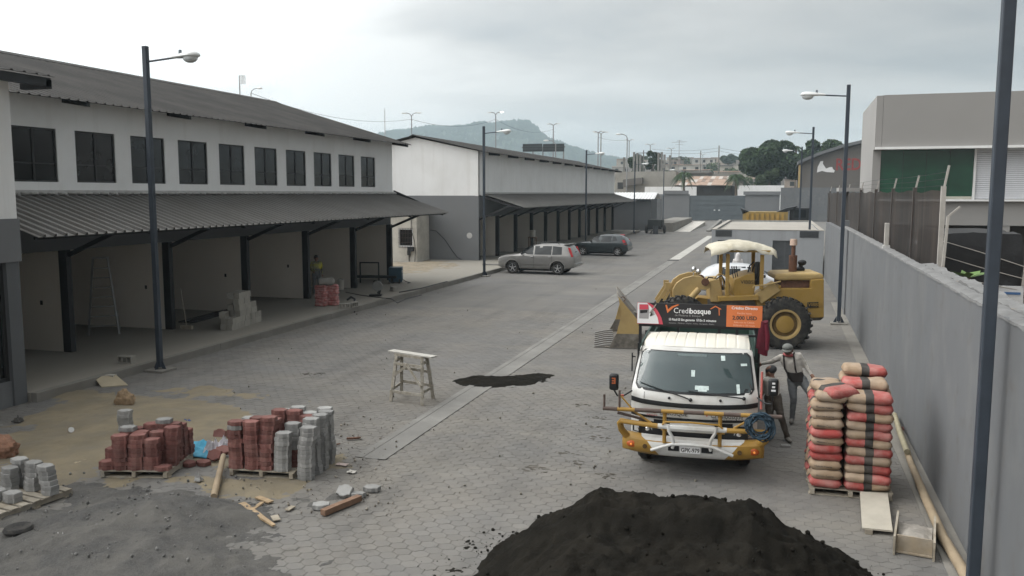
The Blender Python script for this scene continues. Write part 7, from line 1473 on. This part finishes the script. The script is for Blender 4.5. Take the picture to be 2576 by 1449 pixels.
sd_ = thing('tin_shed', 'long shed with rust-brown and pale patched tin roof across the street', 'shed', (0, 0, 0))
SY = 172.0
def sp(x, y): p = PY(x, y, SY); return p.x, p.z
x0, x1 = sp(1696, 480)[0], sp(1840, 480)[0]; ze = sp(1760, 466)[1]; zr = sp(1760, 440)[1]
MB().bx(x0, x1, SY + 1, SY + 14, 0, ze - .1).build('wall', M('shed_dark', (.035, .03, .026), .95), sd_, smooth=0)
nsh = 14
for i in range(nsh):
    for j in range(3):
        f = rr.random(); mt_ = M('tin_a', (.31, .22, .165), .85, var=.2, scale=1) if f < .55 else M('tin_b', (.42, .38, .34), .8, var=.2, scale=1) if f < .8 else M('tin_c', (.2, .15, .12), .9, var=.2, scale=1)
        xa = x0 + (x1 - x0) * i / nsh; xb_ = x0 + (x1 - x0) * (i + 1.04) / nsh; ya = SY + 14 * j / 3; yb = SY + 14 * (j + 1.08) / 3; za = ze + (zr - ze) * j / 3 * 1.0; zb = ze + (zr - ze) * (j + 1) / 3
        dz = rr.uniform(0, .07)
        MB().add([(xa, ya, za + dz), (xb_, ya, za + dz), (xb_, yb, zb + dz), (xa, yb, zb + dz), (xa, ya, za + dz - .06), (xb_, ya, za + dz - .06), (xb_, yb, zb + dz - .06), (xa, yb, zb + dz - .06)], [(0, 1, 2, 3), (7, 6, 5, 4), (0, 4, 5, 1), (2, 6, 7, 3), (0, 3, 7, 4), (1, 5, 6, 2)]).build('roof_sheet', mt_, sd_, smooth=0)
bw = thing('brick_parapet', 'long grey block parapet above the tin shed roof', 'wall', (0, 0, 0))
MB().bx(PY(1690, 450, 188).x, PY(1870, 450, 188).x, 188, 189, 0, PY(1760, 437, 188).z).build('wall', m_blk, bw, smooth=0)
MB().bx(PY(1690, 450, 188).x, PY(1792, 450, 188).x, 187.6, 189.2, PY(1760, 437, 188).z, PY(1760, 434, 188).z).build('cap', m_redwall, bw, smooth=0)

# ---------------------------------------------------------------- trees
m_bark = M('bark', (.11, .085, .06), .95, var=.3, scale=3, bump=.5, bscale=10)
m_leaf = M('leaf', (.038, .062, .028), .75, var=.4, scale=.35, island=.45, spec=.2)
m_leaf2 = M('leaf_lighter', (.06, .085, .035), .75, var=.4, scale=.4, island=.45, spec=.2)
def leaf_cloud(cs, n, size, flat=1.0):
    """cs: list of (centre, radii); leaves lie in each lump's shell, uneven and with gaps"""
    cs_ = [(np.array(c), np.array(r)) for c, r in cs]; wgt = np.array([r[0] * r[1] + r[0] * r[2] for c, r in cs_]); wgt = wgt / wgt.sum()
    pts = []
    for (c, r), w in zip(cs_, wgt):
        k = int(n * w); d = RNG.normal(size=(k, 3)); d /= np.linalg.norm(d, axis=1)[:, None]; rad_ = RNG.uniform(.55, 1.06, k) ** .6
        pts.append(c + d * r * rad_[:, None])
    P_ = np.concatenate(pts); k = len(P_)
    a = RNG.normal(size=(k, 3)); a /= np.linalg.norm(a, axis=1)[:, None]; b = RNG.normal(size=(k, 3)); b -= (a * b).sum(1)[:, None] * a; b /= np.linalg.norm(b, axis=1)[:, None]
    s = size * RNG.uniform(.6, 1.4, k)[:, None]
    V = np.stack([P_ - a * s, P_ + b * s * .5, P_ + a * s, P_ - b * s * .5], 1).reshape(-1, 3)
    me = bpy.data.meshes.new('crown'); me.vertices.add(len(V)); me.vertices.foreach_set('co', V.ravel().astype(np.float32))
    me.loops.add(4 * k); me.loops.foreach_set('vertex_index', np.arange(4 * k)); me.polygons.add(k); me.polygons.foreach_set('loop_start', np.arange(0, 4 * k, 4)); me.update(calc_edges=True); me.polygons.foreach_set('use_smooth', [False] * k); return me
def tree(name, label, px, pb, pt, Y, wpx, n, leaf, mat, lumps=16, seed=1, base_z=0.0, flat=.6, trunk_frac=.35):
    r_ = random.Random(seed); base = PY(px, 487, Y); x = base.x; ztop = PY(px, pt, Y).z - base_z; w = wpx * Y / F_PX; zb = max(.5, PY(px, pb, Y).z - base_z)
    t = thing(name, label, 'tree', (x, Y, base_z), 0)
    tr = MB(); tr.tube([(0, 0, -.2), (.1, 0, zb * .5), (0, .1, zb + (ztop - zb) * .3), (0, 0, ztop * .8)], [w * .035, w * .028, w * .02, w * .006], 8)
    cs = []
    for i in range(lumps):
        a = r_.uniform(0, 6.28); q = math.sqrt(r_.random()) * .38 * w; zz = zb + (ztop - zb) * r_.uniform(.12, .86)
        k = 1 - abs((zz - zb) / (ztop - zb) - .45) * .9; c = (math.cos(a) * q * k * 1.15, math.sin(a) * q * k * .8, zz); rr_ = w * r_.uniform(.11, .19)
        cs.append((c, (rr_, rr_, min(rr_ * .8, max(.3, (ztop - zz)) if zz + rr_ * .8 > ztop else rr_ * .8))))
        tr.tube([(0, 0, zb + (zz - zb) * .3), (c[0] * .5, c[1] * .5, zb + (zz - zb) * .75), c], [w * .014, w * .009, w * .004], 5)
    tr.build('trunk', m_bark, t); O('crown', leaf_cloud(cs, n, leaf), mat, t)
    return t
tree('broadleaf_tree', 'big dark green tree beyond the far wall right of the gate', 1937, 468, 352, 175, 150, 26000, .34, m_leaf, 30, 3)
tree('broadleaf_tree', 'dark tree behind the gabled brown warehouse roof', 2062, 440, 352, 200, 120, 15000, .36, m_leaf, 20, 4)
tree('broadleaf_tree', 'round dark tree standing behind the bare concrete columns', 1600, 445, 387, 196, 52, 6000, .3, m_leaf, 10, 5)
tree('broadleaf_tree', 'tall ragged tree beside utility poles behind the unfinished house', 1641, 440, 372, 198, 46, 6000, .3, m_leaf, 10, 6)
tree('umbrella_tree', 'flat umbrella-shaped tree on the far town slope', 1829, 408, 389, 380, 52, 6000, .5, m_leaf, 9, 8, hill_z(380))
tree('bushy_tree', 'grey-green bush on the slope beside the warehouse gable', 1935, 470, 420, 168, 60, 5000, .25, m_leaf2, 8, 9)
for i in range(14):
    Yt = 225 + 22 * i; tree('town_tree', 'green tree among the distant houses on the slope', rr.uniform(1570, 1880), 487 - 30 * .6, 0, Yt, 1, 1, .1, m_leaf) if False else None
    px = rr.uniform(1560, 1900); z = hill_z(Yt); t = thing('town_tree', 'green tree among the distant houses on the slope', 'tree', (PY(px, 487, Yt).x, Yt, z), 0, 'trees on the far slope')
    MB().cyl((0, 0, -.3), (0, 0, 3), .25, .15, 6).build('trunk', m_bark, t); O('crown', leaf_cloud([((rr.uniform(-1.5, 1.5), rr.uniform(-1, 1), rr.uniform(3, 5.5)), (2, 2, 1.5)) for _ in range(5)], 700, .45), m_leaf2, t)
def palm(label, px, py, Y, wpx, seed):
    r_ = random.Random(seed); c = PY(px, py, Y); L_ = wpx * Y / F_PX / 2
    t = thing('palm_tree', label, 'palm', (c.x, c.y, 0)); MB().tube([(.3, 0, 0), (.1, 0, c.z * .5), (0, 0, c.z)], [.3, .24, .2], 8).build('trunk', m_bark, t)
    for k in range(22):
        a = 2 * math.pi * k / 22 + r_.uniform(-.2, .2); el = r_.uniform(.1, 1.2); mb = MB(); pts = []
        for s in range(8):
            q = s / 7; pts.append(Vector((math.cos(a) * math.cos(el * (1 - .3 * q)) * L_ * q * 1.1, math.sin(a) * L_ * q * 1.1 * math.cos(el), c.z + L_ * (math.sin(el) * q * 1.2 - 1.25 * q * q))))
        mb.tube(pts, [.04 * (1 - .8 * i / 7) for i in range(8)], 4); sd2 = Vector((-math.sin(a), math.cos(a), 0))
        for s in range(26):
            q = .12 + .88 * s / 25; i0 = min(6, int(q * 7)); p = pts[i0].lerp(pts[i0 + 1], q * 7 - i0); ll = L_ * .34 * math.sin(math.pi * (q * .85 + .12)); tg = (pts[i0 + 1] - pts[i0]).normalized()
            for sg in (-1, 1):
                e = p + sd2 * sg * ll * .75 + tg * ll * .4 - Vector((0, 0, ll * .5)); mb.add([p, p + tg * .1, e], [(0, 1, 2)])
        mb.build('frond', m_leaf, t, smooth=0)
palm('palm tree in front of the patched tin shed roof', 1720, 440, 160, 62, 1)
palm('palm tree at the right end of the tin shed beside the big tree', 1852, 446, 160, 62, 2)
palm('wispy palm top rising above the big tree crowns', 2003, 372, 215, 40, 3)
palm('wispy palm top above the warehouse gable', 2090, 366, 215, 42, 4)
# weed over the wall in front of the tarped truck
wd = thing('leafy_weed', 'broad green leaf clump growing over the grey wall by the tarped truck', 'plant', (3.25, 16.3, 2.9)); mb = MB()
for k in range(7):
    a = k * .9; d = Vector((math.cos(a), math.sin(a) * .6, .35)); s = Vector((-math.sin(a), math.cos(a), .1)); mb.add([Vector((0, 0, .1)), d * .14 + s * .09 + Vector((0, 0, .12)), d * .34 + Vector((0, 0, .1)), d * .14 - s * .09 + Vector((0, 0, .1))], [(0, 1, 2, 3)])
mb.build('leaf_clump', M('bright_leaf', (.10, .17, .05), .6, var=.3), wd, smooth=0); MB().tube([(0, 0, 0), (.02, 0, .12)], .01, 5).build('stem', m_bark, wd)

# ---------------------------------------------------------------- street lights and poles of the road behind
m_galv = M('galvanised', (.22, .22, .22), .6, var=.1)
def road_lamp(px, py, Y, arms, wpx, label, lit=False, curve=True):
    top = PY(px, py, Y); w = wpx * Y / F_PX / 2; t = thing('road_lamp', label, 'street lamp', (top.x, Y, 0), 0, 'street lights of the road behind')
    r = .10 * min(1.4, Y / 110); MB().cyl((0, 0, 0), (0, 0, top.z - w * .35), r, r * .7, 8).build('pole', m_galv, t)
    for s in arms:
        MB().tube([(0, 0, top.z - w * .4), (s * w * .12, 0, top.z - w * .15), (s * w * .4, 0, top.z), (s * w * .8, 0, top.z + w * .06)], r * .55, 6).build('arm', m_galv, t)
        MB().ell((s * w * .98, 0, top.z + w * .03), (w * .3, w * .12, w * .085), 10, 6).build('lamp_head', M('lit_lamp', (1, .98, .9), .4, var=0, emit=6) if (lit and s > 0) else m_head, t)
road_lamp(631, 224, 62, (1,), 60, 'single curved street light standing behind the big shop roof')
road_lamp(1035, 285, 92, (-1, 1), 46, 'double street light rising behind the ridge of the second shop building')
road_lamp(1247, 283, 118, (-1, 1), 34, 'double street light with one lamp lit in front of the hill', True)
road_lamp(1392, 312, 150, (-1, 1), 28, 'double street light above the road sign backs')
road_lamp(1398, 354, 128, (-1,), 52, 'single curved street light just above the road sign backs')
road_lamp(1512, 333, 160, (-1, 1), 30, 'double street light left of a pair past the end of the shop roof')
road_lamp(1505, 331, 172, (-1, 1), 24, 'thin double street light close behind another past the shop roof')
road_lamp(1578, 338, 165, (-1,), 46, 'single arm street light above the unfinished house')
road_lamp(1583, 352, 210, (-1, 1), 20, 'small double street light right of the single arm one')
road_lamp(1636, 363, 235, (-1, 1), 22, 'small double street light behind the ragged tree')
road_lamp(1689, 373, 260, (-1, 1), 20, 'small double street light left of the tall antenna')
road_lamp(1768, 388, 330, (-1, 1), 16, 'tiny double street light over the distant houses')
an = thing('grid_antenna', 'grid dish antenna on a thin mast behind the big shop roof', 'antenna', tuple(PY(604, 250, 50)) and (PY(604, 250, 50).x, 50, 8.3))
z0 = PY(604, 190, 50).z - 8.3; MB().cyl((0, 0, -2), (0, 0, z0), .035, n=6).build('mast', m_galv, an); g_ = MB()
for i in range(9): g_.bar((.08 + .3 * (1 - ((i - 4) / 4.5) ** 2) * .2, -.1, z0 - .55 + i * .07), (.38, .1, z0 - .55 + i * .07), .02)
for i in range(5): g_.bar((.1 + i * .07, -.1 + i * .05, z0 - .55), (.1 + i * .07, -.1 + i * .05, z0 + .01), .02)
g_.build('grid_dish', m_head, an, smooth=0)
def utility_pole(px, py, Y, label, cross=1):
    t = PY(px, py, Y); o = thing('utility_pole', label, 'utility pole', (t.x, Y, 0), 0); MB().cyl((0, 0, 0), (0, 0, t.z), .2, .12, 8).build('pole', m_conc_l, o)
    for k in range(cross): MB().box((0, 0, t.z - .6 - .9 * k), (2.6 - .4 * k, .12, .14)).build('crossarm', m_steel, o, smooth=0)
utility_pole(1263 * 1.0 + 546, 366, 190, 'thin concrete utility pole above the tin shed', 0)
utility_pole(1763, 379, 230, 'short utility pole among the town houses', 0)
utility_pole(1619, 378, 190, 'utility pole with crossarm beside the ragged tree', 2)
tv = thing('tv_antenna', 'tall mast with cross-shaped television antenna over the town', 'antenna', (PY(1709, 350, 185).x, 185, 0)); zt2 = PY(1709, 352, 185).z
MB().cyl((0, 0, 0), (0, 0, zt2), .08, .05, 6).build('mast', m_galv, tv); MB().bar((-1.6, 0, zt2 - .5), (1.6, 0, zt2 - .4), .07).bar((-.5, 0, zt2 - .2), (.5, 0, zt2 - .2), .06).bar((-.8, 0, zt2 - 1.0), (.9, 0, zt2 - .9), .05).build('elements', m_galv, tv, smooth=0)
mast = thing('radio_mast', 'very thin distant lattice mast left of the hill', 'mast', (PY(968, 300, 400).x, 400, 0)); MB().cyl((0, 0, 0), (0, 0, PY(968, 278, 400).z), .35, .2, 4).build('mast', M('mast_pale', (.4, .38, .38), .8), mast)
MB().cyl((0, 0, PY(968, 278, 400).z), (0, 0, PY(968, 272, 400).z), .1, n=4).build('tip', m_galv, mast)
rs = thing('road_sign', 'two dark panel backs of an overhead road sign above the shop roof', 'road sign', (0, 0, 0)); RSY = 130
for a_, b_ in ((1315, 1364), (1366, 1419)):
    p, q = PY(a_, 362, RSY), PY(b_, 381, RSY); pn = MB().bx(p.x, q.x, RSY, RSY + .12, q.z, p.z).build('sign_panel', M('sign_back', (.045, .055, .058), .6), rs, smooth=0)
    for k in range(3): zz = q.z + (p.z - q.z) * (k + .5) / 3; MB().bx(p.x + .05, q.x - .05, RSY - .08, RSY - .004, zz - .04, zz + .04).build('stiffener', m_steel, pn, smooth=0)
for px in (1340, 1365, 1417): p = PY(px, 380, RSY); MB().bx(p.x - .09, p.x + .09, RSY + .14, RSY + .3, 0, p.z + .6).build('post', m_galv, rs, smooth=0)
p, q = PY(1312, 371, RSY), PY(1421, 370, RSY); MB().bx(p.x, q.x, RSY + .13, RSY + .28, p.z - .12, p.z + .12).build('beam', m_galv, rs, smooth=0)
def wire(pts, label, r=.03):
    P3 = [PY(*q) for q in pts]; out = []
    for a_, b_ in zip(P3[:-1], P3[1:]):
        for i in range(10):
            f = i / 10; p = a_.lerp(b_, f); p.z -= (b_ - a_).length * .035 * 4 * f * (1 - f); out.append(p)
    out.append(P3[-1]); tag(MB().tube(out, r, 4).build('overhead_wire', m_steel), label, 'wire')
wire([(631, 234, 62), (1035, 300, 92)], 'overhead wire sagging from the single street light to the first double one', .018)
wire([(1035, 300, 92), (1247, 300, 118)], 'overhead wire between the two double street lights before the hill', .02)
wire([(1247, 300, 118), (1392, 325, 150)], 'overhead wire running on past the lit double street light', .02)
wire([(1505, 345, 172), (1578, 352, 165)], 'overhead wire between the street lights past the shop roof', .025)
wire([(1640, 375, 190), (1809, 372, 190), (1990, 385, 190)], 'long overhead wire over the tin shed and town', .03)
wire([(1640, 382, 190), (1809, 380, 190), (1990, 392, 190)], 'lower overhead wire over the tin shed and town', .03)

# ---------------------------------------------------------------- wooded hill in the distance
HY = 1700.0
prof = [(700, 420), (860, 372), (930, 352), (985, 338), (1040, 331), (1090, 324), (1130, 327), (1165, 325), (1200, 316), (1240, 318), (1290, 311), (1325, 314), (1345, 330), (1370, 352), (1400, 365), (1440, 378), (1490, 392), (1545, 405), (1620, 420), (1700, 432), (1850, 440), (2300, 450)]
hx = [PY(a, 487, HY).x for a, b in prof]; hz_ = [PY(a, b, HY).z for a, b in prof]
nx, nyh = 260, 34; vs = []
for j in range(nyh + 1):
    v = j / nyh; fall = math.sin(min(1, v * 1.25) * math.pi / 2) ** .9 if v < .8 else 1 - (v - .8) * 1.5
    for i in range(nx + 1):
        x = hx[0] + (hx[-1] - hx[0]) * i / nx; h = float(np.interp(x, hx, hz_)); y = HY - 420 + 525 * v
        n_ = fbm(x, y, .012, 3, 5); vs.append((x * (y / HY), y, max(-1, (h + 3.5 * fbm(x, y, .05, 5, 3) * min(1, v * 2)) * fall * (1 + .22 * n_ * (1 - fall ** 4)) - .5)))
fc = [(j * (nx + 1) + i, j * (nx + 1) + i + 1, (j + 1) * (nx + 1) + i + 1, (j + 1) * (nx + 1) + i) for j in range(nyh) for i in range(nx)]
struct(MB().add(vs, fc).build('hill', M('wooded_hill', (.035, .05, .028), .95, var=.5, scale=.03, bump=1, bscale=.08), smooth=180))
# hillside trees as one far wood
K = 9000; xs = RNG.uniform(hx[1], hx[-4], K); vv = RNG.uniform(.15, .82, K); ctr = []
for x, v in zip(xs, vv):
    i = int((x - hx[0]) / (hx[-1] - hx[0]) * nx); j = int(v * nyh); ctr.append(vs[j * (nx + 1) + i])
ctr = np.array(ctr) + np.stack([RNG.uniform(-4, 4, K), RNG.uniform(-6, 6, K), RNG.uniform(.5, 3.2, K)], -1)
base = np.array([(1, 0, -.4), (-.5, .87, -.4), (-.5, -.87, -.4), (0, 0, 1)]); tri = np.array([(0, 1, 3), (1, 2, 3), (2, 0, 3)])
sc_ = RNG.uniform(2.5, 6, (K, 1, 1)); V = (ctr[:, None] + base[None] * sc_).reshape(-1, 3); F = (tri[None] + (np.arange(K) * 4)[:, None, None]).reshape(-1, 3)
me = bpy.data.meshes.new('hill_wood'); me.from_pydata(V.tolist(), [], F.tolist()); me.update(); stuff(O('hill_wood', me, M('far_foliage', (.035, .05, .026), .9, var=.4, scale=.05, island=.4)))

# ---------------------------------------------------------------- haze
hzm = bpy.data.materials.new('haze_air'); hzm.use_nodes = True; N = hzm.node_tree.nodes; N.clear(); o_ = N.new('ShaderNodeOutputMaterial'); pv = N.new('ShaderNodeVolumePrincipled')
pv.inputs['Color'].default_value = (.72, .88, .975, 1); pv.inputs['Density'].default_value = .00036; pv.inputs['Anisotropy'].default_value = .2; hzm.node_tree.links.new(pv.outputs[0], o_.inputs['Volume'])
stuff(MB().bx(-2600, 2600, -60, 2400, -1.2, 175).build('haze', hzm, smooth=0))
